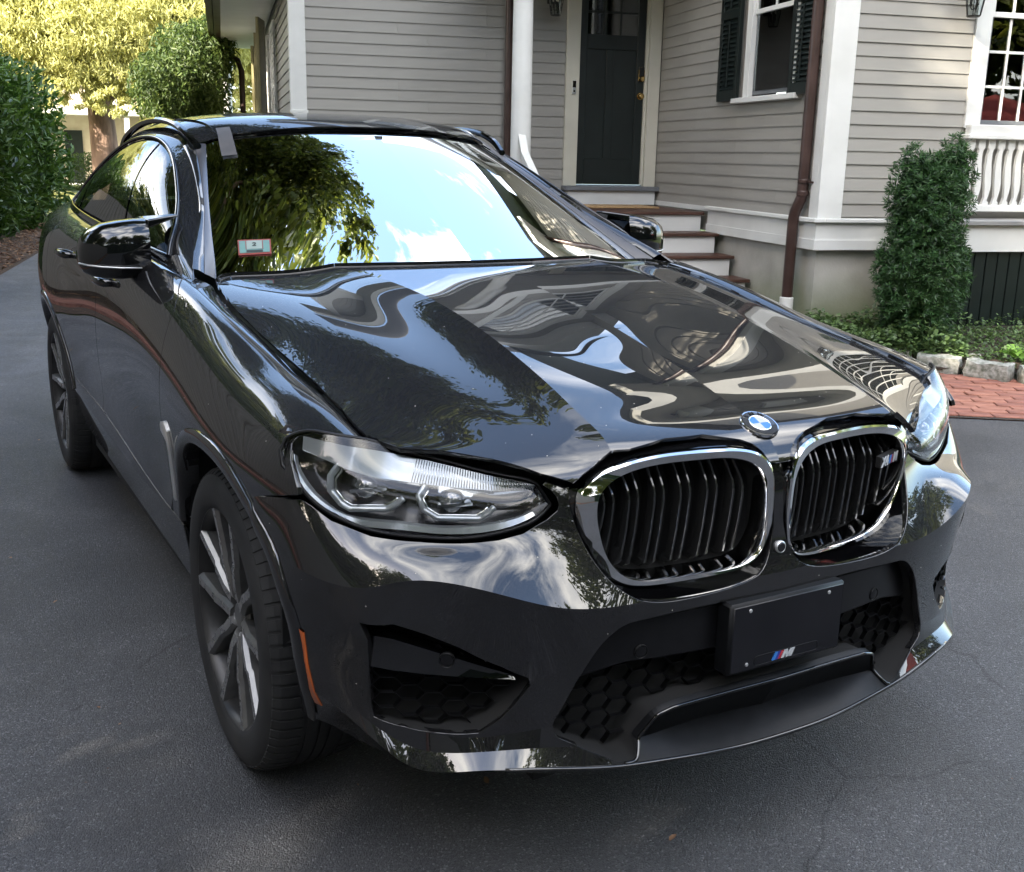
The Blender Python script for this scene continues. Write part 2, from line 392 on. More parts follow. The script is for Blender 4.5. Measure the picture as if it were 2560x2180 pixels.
# ---------------------------------------------------------------- master surfaces of the car body
# metres; x to the car's left (seen from the front: right), y towards its tail, z up; front axle at y=0. One half (x>0), mirrored.
A_ = np.array
def fair(P, deg, cols=None, w_end=3., ax=1, dims=(0, 2)):
    """smooth a grid of points along its rows' direction: x and z of every column as low-order polynomials of y"""
    P = np.array(P, float); Q = P.copy()
    for j in range(P.shape[1]):
        y = P[:, j, ax]; t = (y-y.mean())/(np.ptp(y)/2); w = np.ones(len(y)); w[0] = w[-1] = w_end
        for d in dims: Q[:, j, d] = np.polyval(np.polyfit(t, P[:, j, d], deg, w=w), t)
    return Q
def hood_surface():
    # rows run rear to front; columns: centre, mid, ridge (crease), valley, second line, shoulder, shut line
    rows = [
     [(0,.60,1.145),(.19,.605,1.145),(.455,.62,1.143),(.55,.63,1.130),(.68,.66,1.124),(.75,.67,1.119),(.80,.66,1.112)],
     [(0,.40,1.137),(.20,.40,1.137),(.415,.40,1.138),(.52,.40,1.119),(.65,.40,1.107),(.73,.40,1.095),(.787,.40,1.076)],
     [(0,.20,1.123),(.195,.20,1.123),(.390,.20,1.131),(.49,.20,1.106),(.625,.19,1.090),(.715,.17,1.070),(.786,.15,1.038)],
     [(0,.0,1.099),(.19,.0,1.101),(.379,.0,1.114),(.47,.0,1.086),(.60,-.02,1.068),(.695,-.02,1.046),(.785,-.02,1.011)],
     [(0,-.2,1.064),(.187,-.2,1.067),(.377,-.2,1.082),(.455,-.2,1.054),(.575,-.20,1.037),(.675,-.19,1.017),(.781,-.17,.988)],
     [(0,-.4,1.022),(.185,-.4,1.025),(.376,-.4,1.038),(.440,-.41,1.013),(.545,-.40,.998),(.655,-.36,.984),(.779,-.32,.966)],
     [(0,-.58,.984),(.185,-.59,.985),(.373,-.585,.993),(.428,-.58,.973),(.515,-.565,.960),(.635,-.51,.953),(.778,-.47,.943)],
     [(0,-.70,.957),(.185,-.70,.957),(.371,-.69,.961),(.418,-.69,.947),(.485,-.67,.936),(.605,-.62,.925),(.765,-.57,.921)],
     [(0,-.79,.926),(.185,-.79,.928),(.375,-.765,.934),(.410,-.755,.921),(.455,-.735,.911),(.55,-.70,.900),(.71,-.64,.897)],
     [(0,-.845,.880),(.185,-.845,.890),(.385,-.815,.900),(.408,-.808,.889),(.44,-.79,.880),(.51,-.76,.868),(.66,-.70,.870)],
     [(0,-.87,.82),(.185,-.87,.83),(.39,-.845,.84),(.408,-.838,.835),(.43,-.82,.83),(.49,-.79,.82),(.62,-.755,.815)],
    ]
    R = np.array(rows, float); Q = fair(R[:9], 4)
    b = np.concatenate([Q, R[9:]]); b[:, 0, 0] = 0; b[8, :, :] = .5*(b[8]+R[8])
    b[:, 1, 2] = b[:, 0, 2]+.23*(b[:, 2, 2]-b[:, 0, 2])
    return Surf(b, cv=[2], flip=True)
def fascia_surface():
    c = [
     [(0,-.890,.262),(0,-.937,.284),(0,-.862,.324),(0,-.905,.404),(0,-.905,.50),(0,-.900,.58),(0,-.892,.64),(0,-.872,.70),(0,-.862,.78),(0,-.850,.84),(0,-.82,.905)],
     [(.20,-.880,.265),(.20,-.925,.288),(.20,-.852,.326),(.20,-.895,.403),(.20,-.897,.50),(.20,-.892,.585),(.20,-.886,.64),(.20,-.866,.70),(.20,-.852,.78),(.20,-.838,.84),(.20,-.80,.91)],
     [(.39,-.855,.27),(.40,-.888,.296),(.40,-.864,.336),(.40,-.875,.40),(.40,-.872,.50),(.40,-.872,.575),(.40,-.876,.635),(.40,-.842,.70),(.40,-.812,.77),(.40,-.79,.83),(.40,-.75,.90)],
     [(.51,-.815,.275),(.525,-.865,.313),(.522,-.842,.350),(.52,-.835,.39),(.52,-.835,.47),(.52,-.843,.56),(.52,-.862,.645),(.515,-.815,.715),(.50,-.772,.785),(.49,-.75,.84),(.48,-.72,.89)],
     [(.62,-.75,.28),(.665,-.815,.325),(.657,-.792,.350),(.652,-.782,.375),(.648,-.785,.45),(.645,-.795,.55),(.65,-.822,.685),(.638,-.770,.745),(.615,-.72,.80),(.60,-.695,.855),(.59,-.67,.90)],
     [(.72,-.67,.285),(.768,-.735,.318),(.760,-.717,.350),(.755,-.712,.385),(.755,-.716,.46),(.76,-.728,.56),(.775,-.772,.705),(.755,-.705,.765),(.725,-.645,.82),(.705,-.615,.875),(.69,-.59,.915)],
     [(.79,-.57,.285),(.825,-.665,.362),(.824,-.652,.390),(.825,-.65,.42),(.83,-.66,.50),(.84,-.675,.58),(.862,-.685,.685),(.848,-.61,.765),(.82,-.54,.835),(.79,-.50,.895),(.76,-.47,.935)],
     [(.84,-.48,.30),(.870,-.57,.40),(.877,-.572,.435),(.884,-.575,.47),(.897,-.575,.55),(.910,-.57,.62),(.925,-.555,.69),(.918,-.495,.775),(.893,-.42,.855),(.85,-.37,.92),(.80,-.34,.965)],
     [(.87,-.42,.30),(.895,-.50,.41),(.904,-.503,.445),(.912,-.505,.48),(.925,-.50,.56),(.938,-.49,.63),(.945,-.47,.70),(.942,-.40,.785),(.918,-.32,.87),(.875,-.27,.945),(.80,-.24,.99)],
     [(.89,-.33,.30),(.92,-.39,.42),(.928,-.395,.46),(.935,-.40,.50),(.948,-.395,.58),(.956,-.385,.65),(.960,-.365,.72),(.955,-.30,.80),(.932,-.22,.885),(.885,-.17,.965),(.80,-.14,1.01)],
     [(.90,-.25,.30),(.93,-.29,.43),(.938,-.295,.475),(.945,-.30,.52),(.956,-.30,.60),(.961,-.29,.67),(.963,-.27,.74),(.957,-.21,.82),(.936,-.13,.90),(.89,-.08,.98),(.80,-.05,1.02)],
    ]
    for k, v in {
     3: [(0.515, -0.855, 0.645), (0.513, -0.808, 0.715), (0.508, -0.772, 0.775), (0.5, -0.755, 0.83), (0.49, -0.73, 0.88)],
     4: [(0.652, -0.818, 0.69), (0.648, -0.766, 0.73), (0.64, -0.717, 0.76), (0.62, -0.68, 0.82), (0.6, -0.65, 0.87)],
     5: [(0.77, -0.728, 0.7), (0.768, -0.686, 0.73), (0.765, -0.641, 0.762), (0.75, -0.6, 0.83), (0.72, -0.57, 0.88)],
     6: [(0.842, -0.668, 0.677), (0.85, -0.63, 0.725), (0.85, -0.585, 0.785), (0.83, -0.54, 0.85), (0.79, -0.5, 0.91)],
     7: [(0.912, -0.58, 0.685), (0.915, -0.55, 0.745), (0.918, -0.52, 0.8), (0.905, -0.48, 0.87), (0.86, -0.45, 0.925)],
     8: [(0.94, -0.485, 0.7), (0.944, -0.455, 0.765), (0.943, -0.42, 0.82), (0.925, -0.38, 0.88), (0.87, -0.34, 0.94)],
     9: [(0.957, -0.38, 0.72), (0.959, -0.355, 0.775), (0.955, -0.31, 0.83), (0.93, -0.26, 0.9), (0.88, -0.22, 0.95)],
     10: [(0.963, -0.27, 0.735), (0.963, -0.25, 0.79), (0.957, -0.21, 0.84), (0.936, -0.15, 0.91), (0.89, -0.12, 0.96)],
    }.items(): c[k][6:] = v
    return Surf(c, cv=[1, 2, 3, 6], flip=False)
SIDE_Y = [-.62,-.50,-.40,-.28,-.15,0.,.17,.35,.52,.70,1.0,1.4,1.8,2.2,2.5,2.75,3.0,3.25,3.5,3.72,3.82]
def side_surface():
    # columns: shut/belt line, crest, upper shoulder, shoulder line, below, widest, mid, waist, lower, sill crease, sill bottom
    S = {
     -.62:[(.790,.915),(.800,.918),(.830,.915),(.855,.900),(.880,.875),(.898,.84),(.904,.79),(.905,.74),(.900,.66),(.88,.50),(.84,.40)],
     -.50:[(.785,.938),(.800,.945),(.835,.945),(.885,.938),(.915,.916),(.931,.878),(.940,.82),(.941,.74),(.936,.66),(.91,.50),(.87,.38)],
     -.40:[(.782,.956),(.803,.965),(.845,.963),(.886,.943),(.916,.910),(.938,.863),(.949,.81),(.952,.74),(.946,.66),(.925,.50),(.89,.35)],
     -.28:[(.780,.974),(.808,.983),(.855,.978),(.897,.952),(.926,.913),(.946,.866),(.957,.81),(.960,.74),(.953,.66),(.93,.50),(.90,.32)],
     -.15:[(.780,.983),(.812,.992),(.862,.985),(.903,.957),(.930,.918),(.948,.872),(.960,.815),(.963,.74),(.956,.66),(.93,.50),(.90,.30)],
     0.:[(.787,1.011),(.830,1.022),(.872,1.008),(.909,.977),(.934,.935),(.950,.885),(.961,.82),(.963,.74),(.956,.66),(.93,.50),(.90,.29)],
     .17:[(.788,1.038),(.842,1.053),(.882,1.032),(.914,.998),(.937,.950),(.951,.90),(.960,.82),(.960,.74),(.952,.65),(.925,.50),(.895,.28)],
     .35:[(.792,1.066),(.850,1.083),(.890,1.058),(.918,1.022),(.938,.970),(.950,.91),(.955,.82),(.950,.74),(.938,.64),(.915,.49),(.89,.275)],
     .52:[(.79,1.098),(.850,1.108),(.893,1.082),(.920,1.043),(.938,.985),(.948,.91),(.948,.82),(.938,.73),(.922,.62),(.912,.47),(.888,.275)],
     .70:[(.80,1.122),(.856,1.128),(.897,1.100),(.924,1.058),(.939,.99),(.945,.91),(.940,.81),(.925,.71),(.910,.59),(.915,.45),(.888,.28)],
     1.0:[(.82,1.145),(.862,1.144),(.900,1.115),(.929,1.070),(.940,.99),(.941,.90),(.932,.80),(.917,.69),(.905,.57),(.918,.44),(.888,.285)],
     1.4:[(.822,1.160),(.866,1.157),(.903,1.125),(.934,1.080),(.941,.99),(.940,.90),(.930,.79),(.915,.68),(.905,.56),(.920,.44),(.888,.29)],
     1.8:[(.820,1.172),(.866,1.167),(.904,1.135),(.937,1.088),(.944,.99),(.942,.90),(.932,.79),(.917,.68),(.908,.57),(.920,.45),(.890,.30)],
     2.2:[(.812,1.184),(.862,1.177),(.904,1.145),(.941,1.095),(.951,1.00),(.951,.91),(.944,.80),(.930,.70),(.918,.58),(.922,.46),(.893,.31)],
     2.5:[(.802,1.192),(.855,1.184),(.902,1.150),(.942,1.098),(.957,1.01),(.960,.92),(.957,.82),(.948,.73),(.936,.61),(.925,.47),(.896,.32)],
     2.75:[(.79,1.199),(.845,1.190),(.895,1.153),(.937,1.098),(.957,1.015),(.963,.93),(.963,.83),(.957,.74),(.945,.63),(.925,.49),(.90,.33)],
     3.0:[(.77,1.205),(.828,1.193),(.880,1.155),(.924,1.097),(.948,1.015),(.957,.93),(.958,.83),(.952,.74),(.938,.63),(.915,.50),(.89,.34)],
     3.25:[(.742,1.208),(.80,1.193),(.853,1.153),(.897,1.092),(.924,1.01),(.936,.93),(.938,.83),(.930,.74),(.915,.63),(.89,.50),(.86,.35)],
     3.5:[(.70,1.208),(.757,1.190),(.81,1.147),(.853,1.083),(.882,1.0),(.896,.92),(.897,.82),(.888,.73),(.87,.62),(.845,.50),(.81,.36)],
     3.72:[(.64,1.20),(.69,1.180),(.735,1.135),(.775,1.070),(.803,.99),(.818,.91),(.818,.81),(.808,.72),(.79,.62),(.76,.50),(.73,.38)],
     3.82:[(.58,1.19),(.625,1.170),(.665,1.125),(.70,1.060),(.727,.98),(.742,.90),(.742,.80),(.732,.71),(.712,.61),(.68,.50),(.65,.39)],
    }
    P = np.array([[(x, y, z) for x, z in S[y]] for y in SIDE_Y]); k = np.array([1, 4, 6, 4, 1])/16.; Q = P.copy(); y = P[:, 0, 1]
    for j in range(P.shape[1]):
        for d in (0, 2):
            f = np.interp(np.linspace(y[0], y[-1], 179), y, P[:, j, d]); e = np.pad(f, 9, mode='reflect', reflect_type='odd'); w_ = np.hanning(19); w_ /= w_.sum(); g_ = np.convolve(e, w_, 'valid'); Q[1:-1, j, d] = np.interp(y[1:-1], np.linspace(y[0], y[-1], 179), g_)
    return Surf(Q, cv=[9], flip=True)
def glass_surface():
    rows = [
     [(0,.40,1.075),(.30,.43,1.075),(.55,.51,1.080),(.70,.59,1.085),(.79,.66,1.09)],
     [(0,.64,1.215),(.27,.665,1.213),(.50,.735,1.205),(.635,.80,1.20),(.72,.865,1.195)],
     [(0,.90,1.355),(.25,.92,1.352),(.46,.985,1.338),(.585,1.05,1.325),(.66,1.11,1.310)],
     [(0,1.16,1.480),(.24,1.18,1.476),(.43,1.24,1.458),(.54,1.30,1.440),(.605,1.36,1.420)],
     [(0,1.34,1.551),(.23,1.36,1.546),(.41,1.41,1.527),(.51,1.46,1.508),(.568,1.51,1.486)],
    ]
    return Surf(rows, flip=False)
def roof_surface():
    rows = [
     [(0,1.30,1.545),(.23,1.32,1.540),(.41,1.375,1.521),(.51,1.43,1.503),(.60,1.50,1.475)],
     [(0,1.42,1.578),(.23,1.44,1.573),(.41,1.485,1.556),(.515,1.53,1.537),(.61,1.585,1.505)],
     [(0,1.70,1.606),(.25,1.71,1.601),(.44,1.73,1.585),(.55,1.75,1.564),(.63,1.78,1.533)],
     [(0,2.10,1.608),(.25,2.10,1.603),(.44,2.11,1.586),(.555,2.12,1.562),(.635,2.13,1.527)],
     [(0,2.55,1.570),(.25,2.55,1.565),(.43,2.55,1.548),(.54,2.55,1.524),(.62,2.55,1.488)],
     [(0,3.0,1.480),(.24,3.0,1.475),(.41,3.0,1.460),(.51,3.0,1.440),(.585,3.0,1.408)],
     [(0,3.45,1.325),(.23,3.45,1.320),(.39,3.44,1.307),(.485,3.42,1.290),(.56,3.38,1.268)],
     [(0,3.72,1.215),(.22,3.72,1.212),(.37,3.71,1.202),(.47,3.69,1.188),(.55,3.64,1.175)],
    ]
    return Surf(rows, flip=False)
def cabin_surface():
    # rows from the A-pillar foot backwards; columns: belt line up to the roof edge
    rows = [
     [(.835,.56,1.100),(.808,.66,1.145),(.772,.78,1.190),(.735,.90,1.235),(.695,1.00,1.277)],
     [(.848,.80,1.133),(.815,.92,1.200),(.772,1.06,1.265),(.725,1.20,1.330),(.655,1.27,1.392)],
     [(.856,1.10,1.150),(.820,1.20,1.245),(.770,1.32,1.330),(.702,1.40,1.405),(.615,1.475,1.474)],
     [(.862,1.45,1.161),(.822,1.52,1.275),(.768,1.60,1.375),(.700,1.66,1.458),(.620,1.72,1.522)],
     [(.862,1.85,1.172),(.822,1.90,1.288),(.768,1.95,1.388),(.706,2.0,1.465),(.628,2.05,1.528)],
     [(.856,2.25,1.185),(.815,2.28,1.290),(.762,2.31,1.380),(.700,2.34,1.448),(.622,2.37,1.508)],
     [(.838,2.65,1.196),(.795,2.65,1.280),(.742,2.65,1.353),(.682,2.65,1.408),(.606,2.65,1.465)],
     [(.800,3.0,1.202),(.755,2.99,1.260),(.705,2.98,1.313),(.648,2.97,1.360),(.580,2.96,1.413)],
     [(.720,3.35,1.200),(.680,3.33,1.227),(.638,3.31,1.255),(.595,3.29,1.282),(.555,3.27,1.318)],
    ]
    return Surf(fair(rows, 5, w_end=2.), flip=False)

def lens_surface():
    st = [
     [(.482,-.748,.812),(.490,-.743,.828),(.497,-.737,.842)],
     [(.505,-.758,.799),(.509,-.752,.826),(.507,-.734,.855)],
     [(.552,-.757,.780),(.557,-.747,.825),(.553,-.698,.867)],
     [(.634,-.716,.757),(.646,-.710,.825),(.632,-.645,.886)],
     [(.720,-.668,.756),(.738,-.658,.835),(.715,-.592,.909)],
     [(.800,-.617,.766),(.820,-.604,.850),(.785,-.558,.931)],
     [(.862,-.571,.794),(.881,-.546,.868),(.848,-.523,.941)],
     [(.900,-.530,.830),(.915,-.500,.885),(.882,-.482,.941)],
     [(.926,-.482,.878),(.926,-.466,.900),(.912,-.462,.925)],
    ]
    return Surf(st, flip=False)
# ---------------------------------------------------------------- the car
HOOD, FASC, SIDE, GLAS, ROOF, CABN, LENS = hood_surface(), fascia_surface(), side_surface(), glass_surface(), roof_surface(), cabin_surface(), lens_surface()
CAR = thing('parked_car', 'dark graphite SUV coupe with twin chrome kidney grilles parked on the asphalt driveway', 'car', (0, 0, 0))
g = .0036
# hood
h_in = HOOD.inv([(0,-.856,.866),(.02,-.856,.866),(.036,-.855,.868),(.047,-.847,.890),(.062,-.835,.904),(.088,-.825,.914),(.17,-.80,.919),(.26,-.795,.919),(.345,-.80,.911),(.405,-.795,.897),(.440,-.79,.876),(.458,-.786,.862),
   (.509,-.75,.873),(.58,-.695,.891),(.665,-.636,.905),(.734,-.604,.912),(.776,-.545,.929),(.779,-.42,.953),(.779,-.285,.976),(.780,-.15,.995),(.781,-.02,1.012),(.783,.124,1.032),(.785,.276,1.055),(.784,.40,1.078),(.781,.49,1.096),(.772,.555,1.110),(.748,.60,1.120)])
lp = np.concatenate([h_in, [(HOOD.inv([(.70,.605,1.125)])[0][0], h_in[-1][1]-.05)], HOOD.inv([(.45,.535,1.14),(.2,.495,1.143),(0,.485,1.143)])])
lp[0][1] = 0; lp[-1][1] = 0
q = panel(HOOD, lp, step=.013, closed_x0=True)
pobj('hood', join(q, mir(q)), M['paint'], CAR)

# fascia -----------------------------------------------------------
ARCHF = [(.8955,-.40,.27),(.879,-.419,.32),(.900,-.462,.39),(.913,-.487,.466),(.926,-.494,.525),(.932,-.488,.585),(.942,-.472,.635),(.948,-.448,.676),(.957,-.384,.722)]
ARCHS = [(.957,-.384,.722),(.9585,-.30,.757),(.961,-.20,.782),(.962,-.10,.794),(.962,0,.795),(.962,.10,.785),(.961,.20,.757),(.952,.29,.716),(.940,.37,.657),(.925,.43,.588),(.916,.465,.525),(.9105,.487,.462)]
OUTER_K = [(.018,.74),(.02,.83),(.029,.865),(.052,.89),(.09,.904),(.17,.909),(.26,.909),(.345,.902),(.405,.886),(.437,.862),(.451,.835),(.449,.79),(.438,.745),(.420,.705),(.39,.668),(.345,.641),(.27,.629),(.18,.63),(.10,.638),(.055,.655),(.03,.69)]
INNER_K = [(.034,.72),(.036,.80),(.045,.84),(.065,.864),(.10,.88),(.18,.886),(.27,.885),(.350,.876),(.389,.862),(.413,.840),(.419,.81),(.411,.765),(.397,.725),(.375,.690),(.342,.663),(.27,.646),(.18,.646),(.10,.652),(.062,.665),(.042,.69)]
def ky(x): return -.875+.30*x-.385*x*x
def kr(x): t = min(1, max(0, (x-.36)/.09)); return .024*t*t*(3-2*t)
kout = crv(OUTER_K, 90, True); kin = crv(INNER_K, 90, True)
kbig = inset(kout, -.006)
kb = [p for p in kbig]
# walk round the kidney from its inner top corner down, under and up to its outer top corner
ang = lambda p: math.atan2(p[1]-.77, p[0]-.23)
srt = sorted(kb, key=lambda p: -((ang(p)-math.radians(148)) % (2*math.pi)))
srt = sorted(kb, key=lambda p: (ang(p)-math.radians(151)) % (2*math.pi))
path = [p for p in srt if ((ang(p)-math.radians(151)) % (2*math.pi)) < math.radians(231)]
def fxz(x, z):   # point of the fascia seen straight from the front
    G, X = FASC.grid(200, 140); m = X[:, 1] < -.35; G, X = G[m], X[m]
    i = ((X[:, 0]-x)**2+(X[:, 2]-z)**2).argmin(); u, v = G[i]
    for _ in range(10):
        e = 1e-4; p = FASC.ev(np.array([u, u+e, u]), np.array([v, v, v+e])); J = np.stack([(p[1]-p[0])/e, (p[2]-p[0])/e], 1)[[0, 2]]
        try: d = np.linalg.solve(J, np.array([x, z])-p[0][[0, 2]])
        except Exception: break
        d = np.clip(d, -.02, .02); u += d[0]; v += d[1]
    return u, v
kuv = np.array([fxz(*p) for p in path])
lens_b = [(.497,-.742,.852),(.484,-.752,.842),(.474,-.755,.828),(.470,-.756,.812),(.476,-.762,.803),(.500,-.765,.788),(.550,-.763,.768),(.592,-.742,.750),(.636,-.724,.745),(.720,-.672,.744),(.802,-.622,.754),(.865,-.577,.783),(.897,-.548,.812)]
seam = [(.915,-.532,.822),(.932,-.483,.812),(.945,-.43,.800),(.956,-.378,.786)]
a1 = np.concatenate([[(0., 0.)], [(FASC.inv([(.8955,-.40,.27)])[0][0], 0.)], FASC.inv(ARCHF[1:]+[seam[-1]]), FASC.inv(seam[::-1][1:]), FASC.inv(lens_b[::-1]), [fxz(.482, .868), fxz(.462, .858)], kuv[::-1], [fxz(.0, .858)]])
a1[-1][0] = 0
# make sure the top centre sits between the kidneys
IT = rnd([(0,.597),(.385,.597),(.432,.560),(.478,.478),(.520,.392),(.512,.368),(.45,.333),(.385,.300),(.352,.302),(.338,.325),(.302,.388),(.25,.397),(0,.404)], [0,.05,.03,0,.02,.02,0,.03,.012,.02,.03,.02,0], 5)
IT = np.array([p for p in IT])
itu = np.array([fxz(*p) for p in IT]); itu[0][0] = 0; itu[-1][0] = 0
SI = [(.853,-.672,.609),(.800,-.715,.612),(.745,-.745,.592),(.688,-.773,.567),(.615,-.803,.527),(.566,-.823,.499),(.560,-.823,.482),(.585,-.812,.445),(.613,-.798,.411),(.650,-.780,.383),(.714,-.743,.380),(.771,-.699,.387),(.817,-.658,.400),(.823,-.656,.43),(.828,-.662,.50),(.834,-.675,.575)]
siu = FASC.inv(SI)
# the bumper is the whole fascia; its middle opening reaches the centre line, so the outline runs round it
a2 = np.concatenate([[(0., 0.)], a1[1:-1], [a1[-1]], itu])
q = panel(FASC, a2, [siu], step=.012, closed_x0=True, flange=.016)
V, F, N = join(q, mir(q)); Fa = np.zeros(len(F), bool)
for i, f in enumerate(F):
    c = V[list(f)].mean(0); Fa[i] = abs(c[0]) < .405 and c[2] < .412
def sub(k):
    fs = [f for f, a in zip(F, Fa) if a == k]; u = sorted({i for f in fs for i in f}); mp_ = {a: b for b, a in enumerate(u)}; return V[u], [tuple(mp_[i] for i in f) for f in fs], N[u]
pobj('front_bumper', sub(False), M['paint'], CAR); pobj('splitter', sub(True), M['plastic2'], CAR)

def strip_loft(loops, closed=True):
    """quads between matching loops"""
    n = len(loops[0]); V = np.concatenate(loops); F = []
    for k in range(len(loops)-1):
        for i in range(n if closed else n-1): j = (i+1) % n; F.append((k*n+i, k*n+j, (k+1)*n+j, (k+1)*n+i))
    return V, F
def smx(V, s): V = np.array(V, float).copy(); V[:, 0] *= s; return V
def ff(F, s): return F if s > 0 else [tuple(reversed(f)) for f in F]

def hex_mesh(u0, u1, v0, v1, w, place, inside, t=.0022, d=.012):
    """honeycomb of walls; place(u, v, depth) -> point; inside(u, v) -> bool"""
    m = MB(); hx = w; hy = w*.62
    def seg_(a, b):
        a = np.array(a); b = np.array(b); c = (a+b)/2
        if not (inside(*a) and inside(*b)): return
        dr = (b-a)/np.linalg.norm(b-a); nn = np.array([-dr[1], dr[0]])*t/2; a = a-dr*t*.3; b = b+dr*t*.3
        P = [place(*(a-nn), 0), place(*(b-nn), 0), place(*(b+nn), 0), place(*(a+nn), 0), place(*(a-nn), d), place(*(b-nn), d), place(*(b+nn), d), place(*(a+nn), d)]
        m.hexa([P[4], P[5], P[6], P[7], P[0], P[1], P[2], P[3]])
    r = 0; y = v0
    while y < v1+hy:
        x = u0+(hx*.75 if r % 2 else 0)
        while x < u1+hx:
            A = [(x-hx*.30, y+hy*.5), (x+hx*.20, y+hy*.5), (x+hx*.45, y), (x+hx*.20, y-hy*.5), (x-hx*.30, y-hy*.5), (x-hx*.55, y)]
            seg_(A[0], A[1]); seg_(A[1], A[2]); seg_(A[2], A[3])
            seg_(A[5], A[0]) ; seg_(A[4], A[5])
            x += hx*1.5-.0*hx
        y += hy*.5; r += 1
    return m

for s in (-1, 1):
    # kidney grille: frame, cavity and bars
    ring = []
    base = [np.array([(x, ky(x)+dy+kr(x)*q_, z) for x, z in L]) for L, dy, q_ in ((inset(kout, -.001), .045, 1), (kout, .010, 1), (inset(kout, .0025), .0015, 1), (inset(kout, .007), -.002, .8), (inset(kin, -.0025), -.001, 0), (kin, .003, 0), (inset(kin, .0015), .010, 0), (inset(kin, .004), .055, 0))]
    # resample the rings so that they match point for point
    V, F = strip_loft(base); K = mesh('kidney_frame', smx(V, s), ff(F, s), M['chrome'], CAR, sharp=28)
    def fyz(x, z):
        u, v = fxz(max(x, 0), min(z, .90)); return FASC.ev(np.array([u]), np.array([v]))[0][1]
    ob = inset(kout, -.0075); sr = [np.array([(x, ky(x)+.008+kr(x), z) for x, z in inset(kout, -.0005)]), np.array([(x, ky(x)+.015+kr(x), z) for x, z in inset(kout, -.003)]), np.array([(x, fyz(x, z)+.004, z) for x, z in ob]), np.array([(x, fyz(x, z)+.02, z) for x, z in ob])]
    V, F = strip_loft(sr); mesh('grille_surround', smx(V, s), ff([tuple(reversed(f)) for f in F], s), M['black_gloss'], CAR)
    V, F = strip_loft([np.array([(x, ky(x)+dy, z) for x, z in L]) for L, dy in ((inset(kin, .003), .05), (inset(kin, .003), .13))]); n = len(kin)
    F = F+[tuple(range(n, 2*n))]
    mesh('grille_cavity', smx(V, s), ff(F, s), M['void'], CAR)
    for c in (.385, .327, .268, .208, .148, .090):
        for dx in (-.0105, .0105):
            x = c+dx
            zs = sorted(p[1] for p in kin if abs(p[0]-x) < .012); zb, zt = zs[0]+.012, zs[-1]-.004; zk = zb+(zt-zb)*.74
            m = MB(); y0 = ky(x)
            prof = [(zb, .052), (zb+.012, .034), (zb+(zk-zb)*.5, .024), (zk-.02, .019), (zk, .020), (zk+.012, .026), (zt-.015, .046), (zt, .058)]
            w_ = .0042; V = []
            for z, d in prof:
                b = -.005*math.sin((z-zb)/(zk-zb)*1.5) if z < zk else -.005+.002*(z-zk)/(zt-zk)
                xx = x+b
                V += [(xx-w_*.45, y0+d, z), (xx+w_*.45, y0+d, z), (xx+w_*.8, y0+d+.003, z), (xx+w_*.8, y0+d+.04, z), (xx-w_*.8, y0+d+.04, z), (xx-w_*.8, y0+d+.003, z)]
            F = [(i*6+k, i*6+(k+1) % 6, (i+1)*6+(k+1) % 6, (i+1)*6+k) for i in range(len(prof)-1) for k in range(6)]+[(5, 4, 3, 2, 1, 0), tuple(range(42, 48))]
            mesh('grille_bar', smx(V, s), ff(F, s), M['bar'], CAR, sharp=30)
    # lower intake: duct walls and honeycomb
    # outer intake
    P = FASC.ev(siu[:, 0], siu[:, 1]); P = P[:]; ctr = P.mean(0)
    back = P+(ctr-P)*.12+np.array([-.02, .10, 0]); V, F = strip_loft([P, P+np.array([-.004, .02, 0]), back]); n = len(P); F = F+[tuple(range(2*n, 3*n))]
    mesh('side_intake_duct', smx(V, s), ff([tuple(reversed(f)) for f in F], s), M['void'], CAR)
    # gloss blade across the top of the intake
    A = np.array([(.838,-.645,.575),(.79,-.690,.572),(.74,-.725,.556),(.69,-.752,.538),(.63,-.780,.515),(.585,-.80,.499)]); n = len(A)
    B = A+np.array([0, .002, -.003]); Ctp = A+np.array([0, .055, .006]); 
    D = np.array([(.835,-.650,.512),(.79,-.692,.508),(.74,-.728,.505),(.69,-.756,.501),(.63,-.785,.496),(.585,-.805,.492)])
    V, F = strip_loft([Ctp, A, B+(D-B)*.12, D, D+np.array([0, .012, -.006]), D+np.array([0, .05, -.006])], False)
    mesh('intake_blade', smx(V, s), ff([tuple(reversed(f)) for f in F], s), M['black_gloss'], CAR, sharp=35)
    def inside(x, z): return inpoly(np.array([(x, z)]), np.array([(p[0], p[2]) for p in SI]))[0]
    pl_n = lambda x: -.655-(.84-x)*.52
    m = hex_mesh(.56, .84, .37, .50, .052, lambda x, z, d: (x, pl_n(x)+.012+d, z), inside)
    o_ = mesh('side_mesh', smx(m.V, s), ff(m.F, s), M['mesh_black'], CAR, smooth=False); o_['kind'] = 'stuff'
# centre intake: duct, honeycomb, panel
P = np.array([(x, 0, z) for x, z in IT]); Q = FASC.ev(itu[:, 0], itu[:, 1]); full = np.concatenate([Q, (Q*[-1, 1, 1])[::-1]])
bk = full*[.97, 1, 1]; bk = bk+np.array([0, .10, 0])
V, F = strip_loft([full, full+np.array([0, .012, 0]), bk]); n = len(full); F = F+[tuple(range(2*n, 3*n))]
mesh('intake_duct', V, [tuple(reversed(f)) for f in F], M['void'], CAR)
ITp = np.concatenate([IT, (IT*[-1, 1])[::-1]])
m = hex_mesh(-.53, .53, .31, .60, .060, lambda x, z, d: (x, -.842+.16*abs(x)**2+d, z), lambda x, z: inpoly(np.array([(x, z)]), ITp)[0])
o_ = m.obj('intake_mesh', M['mesh_black'], CAR); o_['kind'] = 'stuff'
def fy(x, z): u, v = fxz(x, z); return FASC.ev(np.array([u]), np.array([v]))[0][1]
